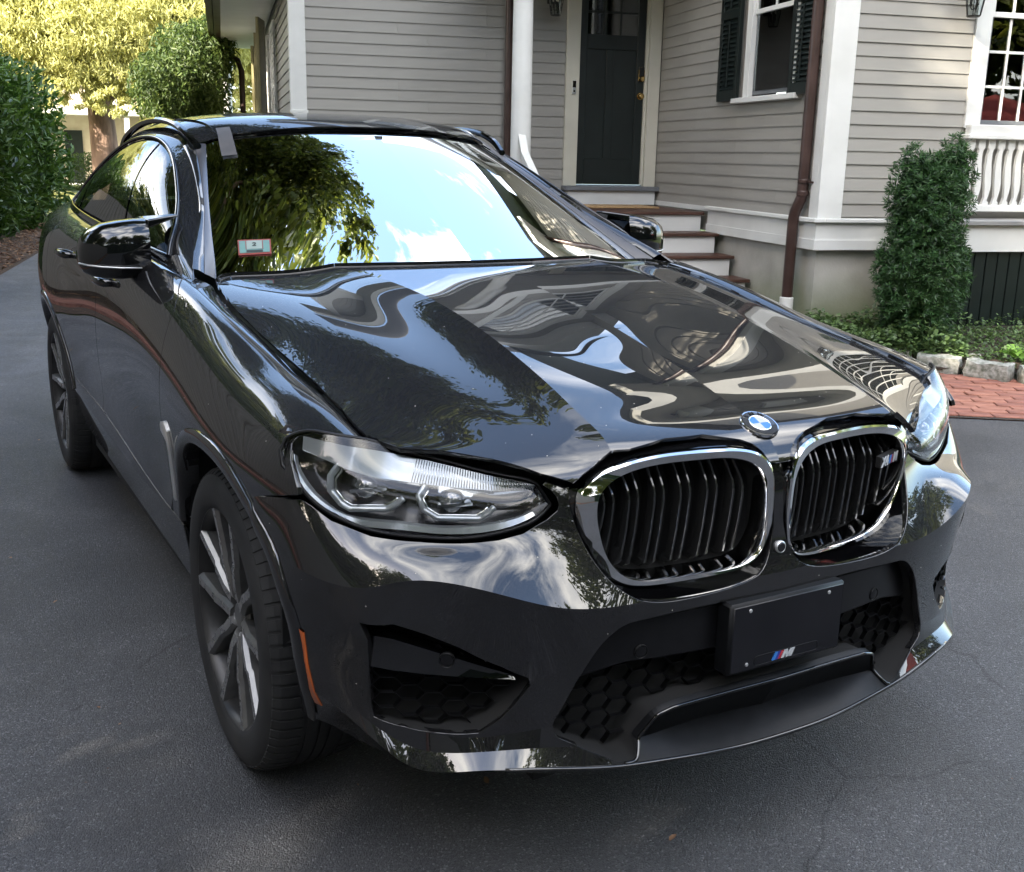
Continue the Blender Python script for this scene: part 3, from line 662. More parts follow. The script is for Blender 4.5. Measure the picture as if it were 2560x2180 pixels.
# painted panel behind the plate with the parking sensors
xs = np.linspace(-.455, .455, 37)
zt_ = lambda x: .592-max(0, abs(x)-.36)**2*4.5; zb_ = lambda x: .492-max(0, abs(x)-.36)*.22
pt = lambda x, z: (x, -.880+.18*x*x*1.6, z)
V = []; 
for x in xs: V += [(x, pt(x, 0)[1]+.02, zt_(x)), pt(x, zt_(x)-.004), pt(x, zb_(x)+.004), (x, pt(x, 0)[1]+.004, zb_(x)), (x, pt(x, 0)[1]+.03, zb_(x))]
F = [(i*5+k, (i+1)*5+k, (i+1)*5+k+1, i*5+k+1) for i in range(len(xs)-1) for k in range(4)]
mesh('intake_panel', V, [tuple(reversed(f)) for f in F], M['panel'], CAR, sharp=40)
# lower inner blade of the intake (trapezoid shelf)
def disc(name, c, nrm_, r, mat_, th=.002, par=None, seg=24, ringr=None):
    nz = Vector(nrm_).normalized(); qd = nz.to_track_quat('Z', 'Y'); m = MB()
    prof = [(0.0001, th), (r*.8, th), (r*.93, th*.8), (r, 0), (r, -.01)] if ringr is None else [(ringr, -.004), (ringr, th), ((r+ringr)/2, th*1.6), (r, th), (r, -.006)]
    m.lathe(prof, n=seg); V = [qd @ Vector(v)+Vector(c) for v in m.V]
    return mesh(name, V, m.F, mat_, par or CAR, sharp=35)
for s in (-1, 1):
    for (x, z, surf_) in ((.325, .513, 0), (.704, .535, 1)):
        y = pt(x, z)[1] if not surf_ else -.7495
        c = (s*x, y-.0005, z); nn = (s*.15, -1, 0) if not surf_ else (s*.55, -1, .05)
        disc('parking_sensor', c, nn, .0125, M['panel'], .0015); disc('sensor_ring', c, nn, .0155, M['plastic'], .0012, ringr=.0132)
disc('front_camera', (0, fy(0, .689)-.001, .689), (0, -1, .1), .011, M['black_gloss'], .006); disc('camera_ring', (0, fy(0, .689)-.001, .689), (0, -1, .1), .013, M['satin'], .003, ringr=.009)
# raised lip: a trapezoid lip edge standing over the recessed shelf
lp_ = [(-.385,.300),(-.352,.300),(-.336,.322),(-.303,.385),(-.265,.397),(0,.404),(.265,.397),(.303,.385),(.336,.322),(.352,.300),(.385,.300)]
def fpt(x, z, dy=0): u, v = fxz(abs(x), z); p = FASC.ev(np.array([u]), np.array([v]))[0]; return np.array([math.copysign(p[0], x), p[1]+dy, p[2]])
P = np.array([fpt(x, z, -.002) for x, z in lin(rnd([(a, b) for a, b in lp_], .01, 3)[:-4], .012, False)])
m = MB(); m.tube(P, .0042, 8); m.obj('lip_edge', M['black_gloss'], CAR, smooth=True)
P = np.array([fpt(x, z, -.001) for x, z in [(-.62,.323),(-.52,.315),(-.41,.299),(-.3,.293),(-.2,.2905),(-.1,.288),(0,.287),(.1,.288),(.2,.2905),(.3,.293),(.41,.299),(.52,.315),(.62,.323)]]); m = MB(); m.tube(crv(P, 60), .0045, 8); m.obj('splitter_edge', M['paint'], CAR, smooth=True)
# plate bracket -----------------------------------------------------
m = MB(); m.box((-.157, -.918, .446), (.157, -.872, .602), .006); PB = m.obj('plate_bracket', M['plastic2'], CAR, sharp=40)
m = MB(); m.box((-.150, -.9195, .452), (.150, -.9155, .596), .0015); m.obj('plate_face', M['plate'], CAR, sharp=40)
for x, z in ((-.108, .584), (.108, .584), (-.108, .466)):
    disc('plate_screw', (x, -.9195, z), (0, -1, 0), .0042, M['satin'], .002, seg=12)
# rounded badge field with the striped letter on the plate frame
def outline_tube(pts, r, name, mt, par=CAR):
    m = MB(); m.tube(list(pts)+[pts[0]], r, 6, cap=False); return m.obj(name, mt, par, smooth=True)
ro = rnd([(-.088, .458), (.088, .458), (.088, .479), (-.088, .479)], .0095, 5)
outline_tube([(x, -.9198, z) for x, z in ro], .0009, 'badge_outline', M['plastic'])
def slant(name, x0, x1, mt, z0=.4605, z1=.4775, y=-.9210, sh=.0085, th=.0016, par=CAR):
    m = MB(); m.prism([(x0, 0), (x1, 0), (x1+sh, z1-z0), (x0+sh, z1-z0)], (0, y, z0), (1, 0, 0), (0, 0, 1), (0, 1, 0), th); return m.obj(name, mt, par)
slant('light_blue_stripe', -.040, -.032, M['m_blue']); slant('dark_blue_stripe', -.0315, -.0245, M['m_navy']); slant('red_stripe', -.024, -.0165, M['m_red'])
mp_ = [(0,0),(.0085,0),(.0125,.0085),(.0135,0),(.0175,0),(.0245,.0085),(.0205,0),(.029,0),(.0375,.017),(.0265,.017),(.0195,.0085),(.0185,.017),(.0085,.017)]
m = MB(); m.prism([(-.0155+x, z) for x, z in mp_], (0, -.9214, .4605), (1, 0, 0), (0, 0, 1), (0, 1, 0), .0018); m.obj('letter_badge', M['m_white'], CAR)

# model badge on the bars of the left-hand kidney
def text(body, size, ext=.001, bold=0, shear=0):
    cu = bpy.data.curves.new('t', 'FONT'); cu.body = body; cu.size = size; cu.extrude = ext; cu.offset = bold; cu.shear = shear; cu.align_x = 'CENTER'; cu.align_y = 'CENTER'; cu.resolution_u = 3
    o = bpy.data.objects.new('t', cu); COL.objects.link(o); dg = bpy.context.evaluated_depsgraph_get(); me = bpy.data.meshes.new_from_object(o.evaluated_get(dg))
    V = [tuple(v.co) for v in me.vertices]; F = [tuple(p.vertices) for p in me.polygons]; bpy.data.objects.remove(o); bpy.data.curves.remove(cu); bpy.data.meshes.remove(me)
    return V, F
def put_text(name, body, size, mt, org, ex, ey, par=CAR, ext=.001, bold=0, shear=0):
    V, F = text(body, size, ext, bold, shear); ex = np.array(ex, float); ey = np.array(ey, float); ex /= np.linalg.norm(ex); ey /= np.linalg.norm(ey); ez = np.cross(ex, ey)
    return mesh(name, [np.array(org)+ex*v[0]+ey*v[1]+ez*v[2] for v in V], F, mt, par, smooth=False)
ex = np.array((1, .175+.2, .0)); ex /= np.linalg.norm(ex)
bo = np.array((.362, ky(.362)-.004, .818))
put_text('model_badge', 'X4', .030, M['m_white'], bo-ex*.022, ex, (0, 0, 1), bold=.0009)
for k, (mt) in enumerate(('m_blue', 'm_navy', 'm_red')):
    m = MB(); m.prism([(0, 0), (.0045, 0), (.0095, .018), (.005, .018)], bo+ex*(.002+k*.0052)+np.array((0, 0, -.009)), ex, (0, 0, 1), (-ex[1], ex[0], 0), .0015); m.obj('badge_stripe', M[mt], CAR)
put_text('badge_letter', 'M', .029, M['m_white'], bo+ex*.034, ex, (0, 0, 1), bold=.0009, shear=.25)
m = MB(); m.hexa([bo+ex*a+np.array((0, b, c)) for a, b, c in ((-.045,.002,-.012),(.05,.002,-.012),(.05,.016,-.012),(-.045,.016,-.012),(-.045,.002,.013),(.05,.002,.013),(.05,.016,.013),(-.045,.016,.013))]); m.obj('badge_holder', M['void'], CAR)

# roundel on the hood
bc = np.array((0, -.787, .9285)); bu, bv = HOOD.inv([(0, -.785, .9285)])[0]; bc = HOOD.ev(np.array([bu]), np.array([0.]))[0]; bn = HOOD.nrm(np.array([bu]), np.array([.001]))[0]; bn[0] = 0; bn /= np.linalg.norm(bn)
if bn[2] < 0: bn = -bn
bx = np.array((1., 0, 0)); by = np.cross(bn, bx)
def onb(a, b, c): return bc+bx*a+by*b+bn*c
m = MB(); m.lathe([(.0335, .0045), (.041, .0048), (.0418, .003), (.0418, -.002)], n=48); V = [onb(*v) for v in m.V]; RB = mesh('roundel', V, m.F, M['chrome'], CAR, sharp=30)
m = MB(); m.lathe([(.0225, .0040), (.0385, .0044)], n=48); mesh('roundel_ring', [onb(v[0], v[1], v[2]+.0008) for v in m.V], m.F, M['badge_black'], CAR)
m = MB(); m.lathe([(.0222, .005), (.0235, .0066), (.0248, .005)], n=48); mesh('roundel_inner_ring', [onb(*v) for v in m.V], m.F, M['chrome'], CAR)
for k in range(4):
    a0 = math.pi/2*k; P = [(0, 0)]+[(.0224*math.cos(a0+t*math.pi/16), .0224*math.sin(a0+t*math.pi/16)) for t in range(9)]
    mesh('roundel_quarter', [onb(x, y, .0052) for x, y in P], [tuple(range(len(P)))], M['m_white'] if k % 2 == 0 else M['m_blue'], CAR, smooth=False)
for ch, a in (('B', 132), ('M', 90), ('W', 48)):
    ar = math.radians(a); c = onb(.0308*math.cos(ar), .0308*math.sin(ar), .0058); tx = bx*math.sin(ar)-by*math.cos(ar); ty = bx*math.cos(ar)+by*math.sin(ar)
    put_text('roundel_letter', ch, .0155, M['chrome'], c, tx, ty, bold=.0005, ext=.0004)

# side panels --------------------------------------------------------
D1 = [(.853,.600,1.118),(.890,.500,1.085),(.912,.455,1.050),(.931,.452,1.007),(.943,.466,.953),(.945,.495,.87),(.944,.530,.80),(.930,.590,.72),(.919,.630,.655),(.913,.618,.56),(.910,.600,.497)]
D2 = [(.866,1.46,1.158),(.905,1.475,1.120),(.941,1.505,.980),(.939,1.590,.871),(.925,1.675,.76),(.917,1.722,.69),(.910,1.745,.61),(.909,1.755,.512)]
R2 = [(.957,2.40,.74),(.957,2.43,.80)]
RA = lambda t: (2.864+.470*math.cos(t), .345+.452*math.sin(t))       # rear arch
def sxy(y, z):
    G, X = SIDE.grid(220, 120); i = ((X[:, 1]-y)**2+(X[:, 2]-z)**2).argmin(); return SIDE.inv([X[i]*[1, 0, 0]+[0, y, z]])[0]
lo, hi = SIDE.U[0], SIDE.U[-1]
ARCHU = SIDE.inv(ARCHS)
seamS = SIDE.inv([(.955,-.372,.785),(.947,-.43,.802),(.930,-.495,.819),(.908,-.545,.832)])
lens_s = SIDE.inv([(.908,-.540,.845),(.920,-.520,.872),(.934,-.500,.900),(.920,-.478,.930),(.900,-.478,.944),(.868,-.500,.950),(.835,-.528,.948),(.795,-.548,.938)])
D1u = SIDE.inv(D1); D2u = SIDE.inv(D2)
vt = .004
u_at = lambda y: np.interp(y, SIDE_Y, SIDE.U)
sillz = lambda y: .50 if y < .7 else .50+(y-.7)*.012
sill_v = lambda y: sxy(y, np.interp(y, [.45, .6, 1.05, 1.4, 1.75, 2.6], [.445, .452, .468, .488, .508, .53]))
hedge = HOOD.ev(h_in[16:, 0], h_in[16:, 1])          # the hood's side edge, from the lamp to the windscreen
hd = np.gradient(hedge, axis=0); hd /= np.linalg.norm(hd[:, :2], axis=1)[:, None]
shut_pts = hedge+np.stack([hd[:, 1], -hd[:, 0], hd[:, 0]*0], 1)*.0058
sh = SIDE.inv(shut_pts[:-1])
fend = np.concatenate([sh, [(sh[-1][0]+.05, .0)], D1u, [sill_v(.60), sill_v(.53)], ARCHU[::-1], seamS, lens_s])
def tidy(l, d=.004):
    o = [l[0]]
    for p in l[1:]:
        if np.linalg.norm(np.array(p)-o[-1]) > d: o.append(np.array(p))
    if np.linalg.norm(o[0]-o[-1]) < d: o.pop()
    return np.array(o)
fend = tidy(fend)
q = panel(SIDE, inset(fend, g*.6), step=.014); pobj('fender', mir(q), M['paint'], CAR); pobj('fender', q, M['paint'], CAR)
belt = lambda a, b: [(u, vt) for u in np.linspace(u_at(a), u_at(b), 12)]
fd = tidy(np.concatenate([D1u[::-1], belt(.63, 1.45), D2u, [sill_v(y) for y in np.linspace(1.74, .63, 12)]]))
rarc = [sxy(*RA(t)) for t in np.linspace(math.radians(168), math.radians(100), 12)]
R3 = [sxy(y, z) for y, z in ((2.62, 1.06), (2.66, 1.0), (2.70, .92), (2.74, .83))]
rd = tidy(np.concatenate([D2u[::-1], belt(1.47, 2.58), R3, [sxy(*RA(t)) for t in np.linspace(math.radians(106), math.radians(160), 9)], [sill_v(y) for y in np.linspace(2.36, 1.78, 7)]]))
rq = tidy(np.concatenate([R3[::-1], [(u_at(2.60), vt)], belt(2.62, 3.8), [(hi, SIDE.V[-1]*.3), (hi, SIDE.V[-1]*.95)], [(u_at(3.36), SIDE.V[-1]*.93)], [sxy(*RA(t)) for t in np.linspace(math.radians(15), math.radians(104), 14)]]))
sl = tidy(np.concatenate([[sill_v(y) for y in np.linspace(.50, 2.40, 20)], [(u_at(2.40), SIDE.V[-1])], [(u_at(y), SIDE.V[-1]) for y in np.linspace(2.3, .47, 14)]]))
for nm, lp_, fl in (('front_door', fd, 0), ('rear_door', rd, 0), ('rear_quarter', rq, 0), ('side_sill', sl, 0)):
    q = panel(SIDE, inset(lp_, g*.7), step=.022)
    pobj(nm, mir(q), M['paint'], CAR); pobj(nm, q, M['paint'], CAR)
# wheel arch mouldings: bands that stand proud of the body
def band(pts_in, pts_out, S, lift=.006):
    pi = np.array([S.ev(*[np.array([c]) for c in S.inv([p])[0]])[0] for p in pts_in]); po = np.array([S.ev(*[np.array([c]) for c in S.inv([p])[0]])[0] for p in pts_out]); return pi, po
def arch_band(P_in, w, name):
    P_in = crv(P_in, 60); c = P_in.mean(0)*[1, 1, 0]+[0, 0, .36]; cc = np.array([0, P_in[:, 1].mean(), .38])
    d = (P_in-cc)*[0, 1, 1]; d /= np.linalg.norm(d, axis=1)[:, None]; T = np.gradient(P_in, axis=0); T[:, 0] = 0; T /= np.linalg.norm(T, axis=1)[:, None]; nn = np.stack([T[:, 0], T[:, 2], -T[:, 1]], 1); sg = np.sign((nn*d).sum(1)); nn *= sg[:, None]
    loops = []
    for off, lift in ((-.004, -.05), (-.004, -.008), (.0, .004), (.004, .0065), (w*.5, .0075), (w-.004, .006), (w, .001), (w, -.004)):
        Q = P_in+nn*off; X = []
        for p in Q:
            Sx = SIDE if p[1] > -.372 or p[2] > .79 else FASC
            uv = Sx.inv([p])[0]; 
            b = Sx.ev(np.array([uv[0]]), np.array([uv[1]]))[0]; nr = Sx.nrm(np.array([uv[0]]), np.array([uv[1]]))[0]; X.append(np.array([b[0], p[1], p[2]])+nr*[1, 0, 0]*lift if lift > -.02 else np.array([b[0]+lift, p[1], p[2]]))
        loops.append(np.array(X))
    V, F = strip_loft(loops, False)
    for s in (-1, 1): mesh(name, smx(V, s), ff([tuple(reversed(f)) for f in F], s), M['paint'], CAR, sharp=50)
fa = [ARCHF[k] for k in (1, 2, 3, 5, 6, 7)]+[ARCHS[k] for k in range(0, 12)]
arch_band(fa, .036, 'wheel_arch_trim')
ra = []
for t in np.linspace(math.radians(165), math.radians(12), 20):
    y, z = RA(t); uv = sxy(y, z); ra.append(SIDE.ev(np.array([uv[0]]), np.array([uv[1]]))[0])
arch_band(ra, .036, 'wheel_arch_trim')
# amber marker and air breather
for s in (-1, 1):
    P = np.array([FASC.ev(*[np.array([c]) for c in FASC.inv([p])[0]])[0]+[.0018, -.0018, 0] for p in ((.9175,-.520,.555),(.9145,-.532,.550),(.877,-.504,.368),(.8815,-.490,.366))])
    mid = lambda a, b: [a+(b-a)*t for t in np.linspace(0, 1, 9)]
    L1 = np.array([FASC.ev(*[np.array([c]) for c in FASC.inv([p])[0]])[0]+[.0022, -.0012, 0] for p in mid(np.array((.9195,-.523,.556)), np.array((.880,-.496,.367)))])
    L2 = np.array([FASC.ev(*[np.array([c]) for c in FASC.inv([p])[0]])[0]+[.0022, -.0022, 0] for p in mid(np.array((.9160,-.5385,.549)), np.array((.8735,-.5135,.367)))])
    V, F = strip_loft([L1-[.004, 0, 0], L1, L2, L2-[.004, 0, 0]], False)
    mesh('side_marker', smx(V, s), ff(F, s), M['amber'], CAR, sharp=40)
    bl = [(.650,.700),(.640,.722),(.520,.7405),(.492,.720),(.500,.66),(.520,.58),(.555,.505),(.585,.500),(.560,.58),(.535,.655),(.530,.688)]
    bl = [(.592,.705),(.580,.728),(.500,.748),(.470,.728),(.478,.66),(.495,.585),(.515,.515),(.545,.505),(.535,.58),(.515,.655),(.512,.69)]
    L = rnd(bl, .006, 3); X = np.array([SIDE.ev(*[np.array([c]) for c in sxy(y, z)])[0] for y, z in L]); n = len(X)
    if True:
        loops = [X-[.004, 0, 0], X+[.005, 0, 0], (X.mean(0)+(X-X.mean(0))*.93)+[.0075, 0, 0]]; V, F = strip_loft(loops); F = F+[tuple(range(2*n, 3*n))]
        mesh('fender_vent', smx(V, s), ff(F, s), M['satin'], CAR, sharp=35)
# rear end and tailgate
rows = [( .58, 3.82), (.4, 3.87), (.2, 3.895), (0, 3.90)]
V = []; 
zz = [1.19, 1.17, 1.10, .98, .85, .72, .60, .48, .38]; yo = [0, .02, .03, .0, -.02, .05, .07, .05, .0]
colx = [1.0, 1.07, 1.17, 1.26, 1.28, 1.27, 1.24, 1.18, 1.12]
for k, (z, dy, cx) in enumerate(zip(zz, yo, colx)):
    for x, y in rows: V.append((x*cx, y+dy, z))
for k, (z, dy, cx) in enumerate(zip(zz, yo, colx)): pass
F = [(k*4+i, k*4+i+1, (k+1)*4+i+1, (k+1)*4+i) for k in range(len(zz)-1) for i in range(3)]
V = np.array(V); V2 = np.concatenate([V, V*[-1, 1, 1]]); F2 = F+[tuple(reversed([j+len(V) for j in f])) for f in F]
mesh('tailgate', V2, F2, M['paint'], CAR)

# greenhouse -----------------------------------------------------------
wsA = GLAS.inv([(.745,.66,1.105),(.734,.703,1.125),(.718,.775,1.161),(.7,.859,1.2),(.681,.946,1.242),(.66,1.038,1.285),(.637,1.134,1.33),(.612,1.235,1.378),(.585,1.343,1.428),(.556,1.455,1.480)])
tp = GLAS.inv([(.54,1.475,1.492),(.41,1.385,1.518),(.23,1.33,1.537),(0,1.31,1.541)]); tp[-1][1] = 0
bt = GLAS.inv([(0,.50,1.13),(.3,.53,1.13),(.6,.60,1.11)]); bt[0][1] = 0
gl = np.concatenate([bt, wsA, tp])
q = panel(GLAS, gl, step=.02, closed_x0=True, flange=0); pobj('windscreen', join(q, mir(q)), M['windscreen'], CAR)
# black print border at the top edge and cowl
q = panel(GLAS, np.concatenate([tp[::-1]*[1, 1], tp-[.020, 0]]), step=.02, closed_x0=True, flange=0, lift=-.003); pobj('glass_border', join(q, mir(q)), M['black_gloss'], CAR)
A = GLAS.ev(wsA[:, 0], wsA[:, 1]); A = crv(A, 24)
cu_ = np.linspace(0, CABN.V[-1], 24); b1 = CABN.ev(cu_*0, cu_); cu2 = np.linspace(.01, CABN.U[-1]*.5, 60); b2 = CABN.ev(cu2, cu2*0+CABN.V[-1]); b2 = b2[b2[:, 1] < 1.50]
bb_ = np.concatenate([b1, b2]); bb_ = bb_[(bb_[:, 1] > .63)]; Bp = crv(bb_[::1], 24)
kq = np.concatenate([[0], np.cumsum(np.linalg.norm(np.diff(bb_, axis=0), axis=1))]); Bp = np.stack([np.interp(np.linspace(0, kq[-1], 24), kq, bb_[:, c]) for c in range(3)], 1)
for _ in range(3): Bp[1:-1] = (Bp[:-2]+2*Bp[1:-1]+Bp[2:])/4
Bo = Bp; Bp = A+(Bo-A)*.50; mid = (A+Bp)/2+np.array([.001, -.003, .004])
V, F = strip_loft([A+np.array([0, .002, -.008]), A+np.array([0, -.001, .002]), mid, Bp*[1, 1, 1]+np.array([0, -.002, .003]), Bp+np.array([.002, .004, -.006])], False)
for s in (-1, 1): mesh('pillar_trim', smx(V, s), ff(F, s), M['trim'], CAR, sharp=50)
V, F = strip_loft([Bp+np.array([0, .002, -.006]), Bp+np.array([.001, -.001, .004]), (Bp+Bo)/2+np.array([.001, -.002, .006]), Bo+np.array([0, 0, .001]), Bo+np.array([.002, .004, -.006])], False)
for s in (-1, 1): mesh('windscreen_pillar', smx(V, s), ff(F, s), M['paint'], CAR, sharp=50)
# roof: panel down to the header, body side frame round the windows
R_in = np.concatenate([[(0., 0.)], [(0., v) for v in np.linspace(0, ROOF.V[3], 8)], [(u, ROOF.V[3]) for u in np.linspace(0, ROOF.U[4]+.2, 10)], [(ROOF.U[4]+.2, 0.)]])
q = panel(ROOF, tidy(R_in), step=.025, closed_x0=True, flange=.006); pobj('roof', join(q, mir(q)), M['paint'], CAR)
R_b = tidy(np.concatenate([[(ROOF.U[4]+.21, 0.)], [(ROOF.U[4]+.21, ROOF.V[-1])], [(ROOF.U[-1], ROOF.V[-1])], [(ROOF.U[-1], 0.)]]))
q = panel(ROOF, R_b, step=.03, closed_x0=True, flange=0); pobj('rear_window', join(q, mir(q)), M['side_glass'], CAR)
R_s = tidy(np.array([(0., ROOF.V[3]+.002), (0., ROOF.V[-1]), (ROOF.U[4]+.2, ROOF.V[-1]), (ROOF.U[4]+.2, ROOF.V[3]+.002)]))
q = panel(ROOF, R_s, step=.02, flange=0)
pobj('roof_edge', mir(q), M['paint'], CAR); pobj('roof_edge', q, M['paint'], CAR)
DLO = [(.836,.83,1.158),(.848,1.1,1.168),(.856,1.4,1.178),(.855,1.85,1.190),(.847,2.3,1.203),(.824,2.7,1.215),(.795,2.96,1.226),(.750,3.02,1.262),(.722,2.80,1.340),(.700,2.55,1.395),(.676,2.25,1.455),(.660,1.95,1.490),(.655,1.72,1.490),(.664,1.55,1.470),(.680,1.40,1.425),(.705,1.26,1.365),(.738,1.11,1.300),(.780,.96,1.225)]
DLO = np.concatenate([crv(DLO[:7], 22), crv(DLO[7:], 40)]); dl = CABN.inv(DLO)
CB = tidy(np.array([(0., 0.)]+[(0., v) for v in np.linspace(.02, CABN.V[-1], 8)]+[(u, CABN.V[-1]) for u in np.linspace(.05, CABN.U[-1], 20)]+[(CABN.U[-1], v) for v in np.linspace(CABN.V[-1]*.8, 0, 5)]+[(u, 0.) for u in np.linspace(CABN.U[-1]*.97, .04, 20)]))
q = panel(CABN, CB, [dl], step=.018, flange=.006)
pobj('side_frame', mir(q), M['paint'], CAR); pobj('side_frame', q, M['paint'], CAR)
def cut(l, a, b):
    return np.array([p for p in l if a <= p[0] <= b])
def clip_poly(poly, ax, c, keep_less):
    o = []; n = len(poly)
    for i in range(n):
        p, q_ = poly[i], poly[(i+1) % n]; ip = (p[ax] < c) == keep_less; iq = (q_[ax] < c) == keep_less
        if ip: o.append(p)
        if ip != iq: t = (c-p[ax])/(q_[ax]-p[ax]); o.append(p+(q_-p)*t)
    return np.array(o)
din = inset(dl, .012)
ub = CABN.inv([(.70,1.66,1.458)])[0][0]; uc = CABN.inv([(.742,2.52,1.35)])[0][0]
w1 = clip_poly(din, 0, ub-.018, True); w2 = clip_poly(clip_poly(din, 0, ub+.018, False), 0, uc-.012, True); w3 = clip_poly(din, 0, uc+.012, False)
for nm, l in (('front_side_window', w1), ('rear_side_window', w2), ('quarter_window', w3)):
    q = panel(CABN, tidy(l), step=.03, flange=0, lift=-.004); pobj(nm, mir(q), M['side_glass'], CAR); pobj(nm, q, M['side_glass'], CAR)
for nm, l, lf, mt_ in (('window_frame', [din+0], -.002, 'black_gloss'),):
    for sl_ in (((ub-.02), (ub+.02)), ((uc-.014), (uc+.014))):
        p_ = clip_poly(clip_poly(din, 0, sl_[0], False), 0, sl_[1], True); q = panel(CABN, tidy(p_), step=.02, flange=0, lift=-.001); pobj('window_post', mir(q), M['black_gloss'], CAR); pobj('window_post', q, M['black_gloss'], CAR)
dense = CABN.ev(*lin(dl, .02).T); nd = CABN.nrm(*lin(dl, .02).T)
for s in (-1, 1):
    m = MB(); P = smx(dense+nd*.003, s); m.tube(list(P)+[P[0]], .006, 8, cap=False); m.obj('window_trim', M['black_gloss'], CAR, smooth=True)
# roof rails
rl = crv([(.594,1.42,1.480),(.606,1.49,1.513),(.613,1.59,1.545),(.622,1.75,1.567),(.628,2.0,1.571),(.625,2.3,1.549),(.612,2.6,1.504),(.585,2.85,1.446)], 40)
for s in (-1, 1):
    base = rl+np.array([-.004, 0, -.048])
    prof_ = [np.array([.008, 0, -.017]), np.array([.012, 0, -.011]), np.array([.013, 0, -.004]), np.array([.006, 0, .003]), np.array([-.008, 0, .003]), np.array([-.015, 0, -.004]), np.array([-.014, 0, -.011]), np.array([-.010, 0, -.018])]
    V, F = strip_loft([rl+o_ for o_ in prof_], False); n_ = len(rl); F = F+[tuple(k*n_ for k in range(8)), tuple(reversed([k*n_+n_-1 for k in range(8)]))]
    mesh('roof_rail', smx(V, s), ff(F, s), M['black_gloss'], CAR, sharp=40)

# mirrors ----------------------------------------------------------------
def mirror(s):
    sec = [  # x, y front, y back, z low, z high
     (1.060,.985,1.040,1.128,1.168),(1.052,.955,1.060,1.108,1.198),(1.030,.925,1.075,1.096,1.226),(.995,.905,1.085,1.089,1.244),(.950,.895,1.090,1.086,1.253),(.905,.900,1.090,1.088,1.258),(.868,.915,1.088,1.093,1.258)]
    n = 24; V = []
    for x, yf, yb, zl, zh in sec:
        for k in range(n):
            a = 2*math.pi*k/n; c, d = math.cos(a), math.sin(a); c = math.copysign(abs(c)**.62, c); d = math.copysign(abs(d)**.72, d)
            V.append((x, (yf+yb)/2-(yb-yf)/2*c, (zl+zh)/2+(zh-zl)/2*d-.012*(c > 0)*(d < 0)*abs(c*d)))
    F = [(i*n+k, i*n+(k+1) % n, (i+1)*n+(k+1) % n, (i+1)*n+k) for i in range(len(sec)-1) for k in range(n)]+[tuple(range(n-1, -1, -1)), tuple((len(sec)-1)*n+k for k in range(n))]
    r = mesh('wing_mirror', smx(V, s), ff([tuple(reversed(f)) for f in F], s), M['black_gloss'], CAR, sharp=50)
    # upper and lower arms
    m = MB(); 
    m.hexa([(.870,.925,1.232),(.772,.965,1.262),(.772,1.01,1.262),(.870,1.085,1.232),(.870,.925,1.258),(.772,.970,1.270),(.772,1.005,1.270),(.870,1.085,1.258)])
    m.hexa([(.900,.90,1.086),(.775,.93,1.083),(.775,1.03,1.083),(.900,1.085,1.088),(.870,.905,1.130),(.780,.945,1.118),(.780,1.02,1.118),(.870,1.08,1.130)])
    a = mesh('mirror_arm', smx(m.V, s), ff(m.F, s), M['black_gloss'], r, sharp=30)
    bv = a.modifiers.new('b', 'BEVEL'); bv.width = .006; bv.segments = 3; bv.limit_method = 'ANGLE'
    m = MB(); m.tube([(1.063,.975,1.131),(1.045,.938,1.128),(1.01,.908,1.125),(.96,.894,1.122),(.90,.897,1.120)], .0026, 6); mesh('indicator_strip', smx(m.V, s), ff(m.F, s), M['satin'], r)
    m = MB(); m.box((.885, 1.080, 1.115), (1.022, 1.0875, 1.225), .003); mesh('mirror_glass', smx(m.V, s), ff(m.F, s), M['chrome'], r)
mirror(-1); mirror(1)
# door handles
for s in (-1, 1):
    for y, z in ((1.30, 1.042), (2.10, 1.062)):
        uv = sxy(y, z); b = SIDE.ev(np.array([uv[0]]), np.array([uv[1]]))[0]; x = b[0]
        m = MB(); m.tube(smx([(x-.005, y-.10, z), (x+.022, y-.085, z+.002), (x+.032, y-.04, z+.003), (x+.033, y+.03, z+.003), (x+.026, y+.085, z), (x-.005, y+.105, z-.002)], s), [.010, .0135, .014, .014, .0135, .010], 10, sq=(1, .7)); m.obj('door_handle', M['black_gloss'], CAR, smooth=True)

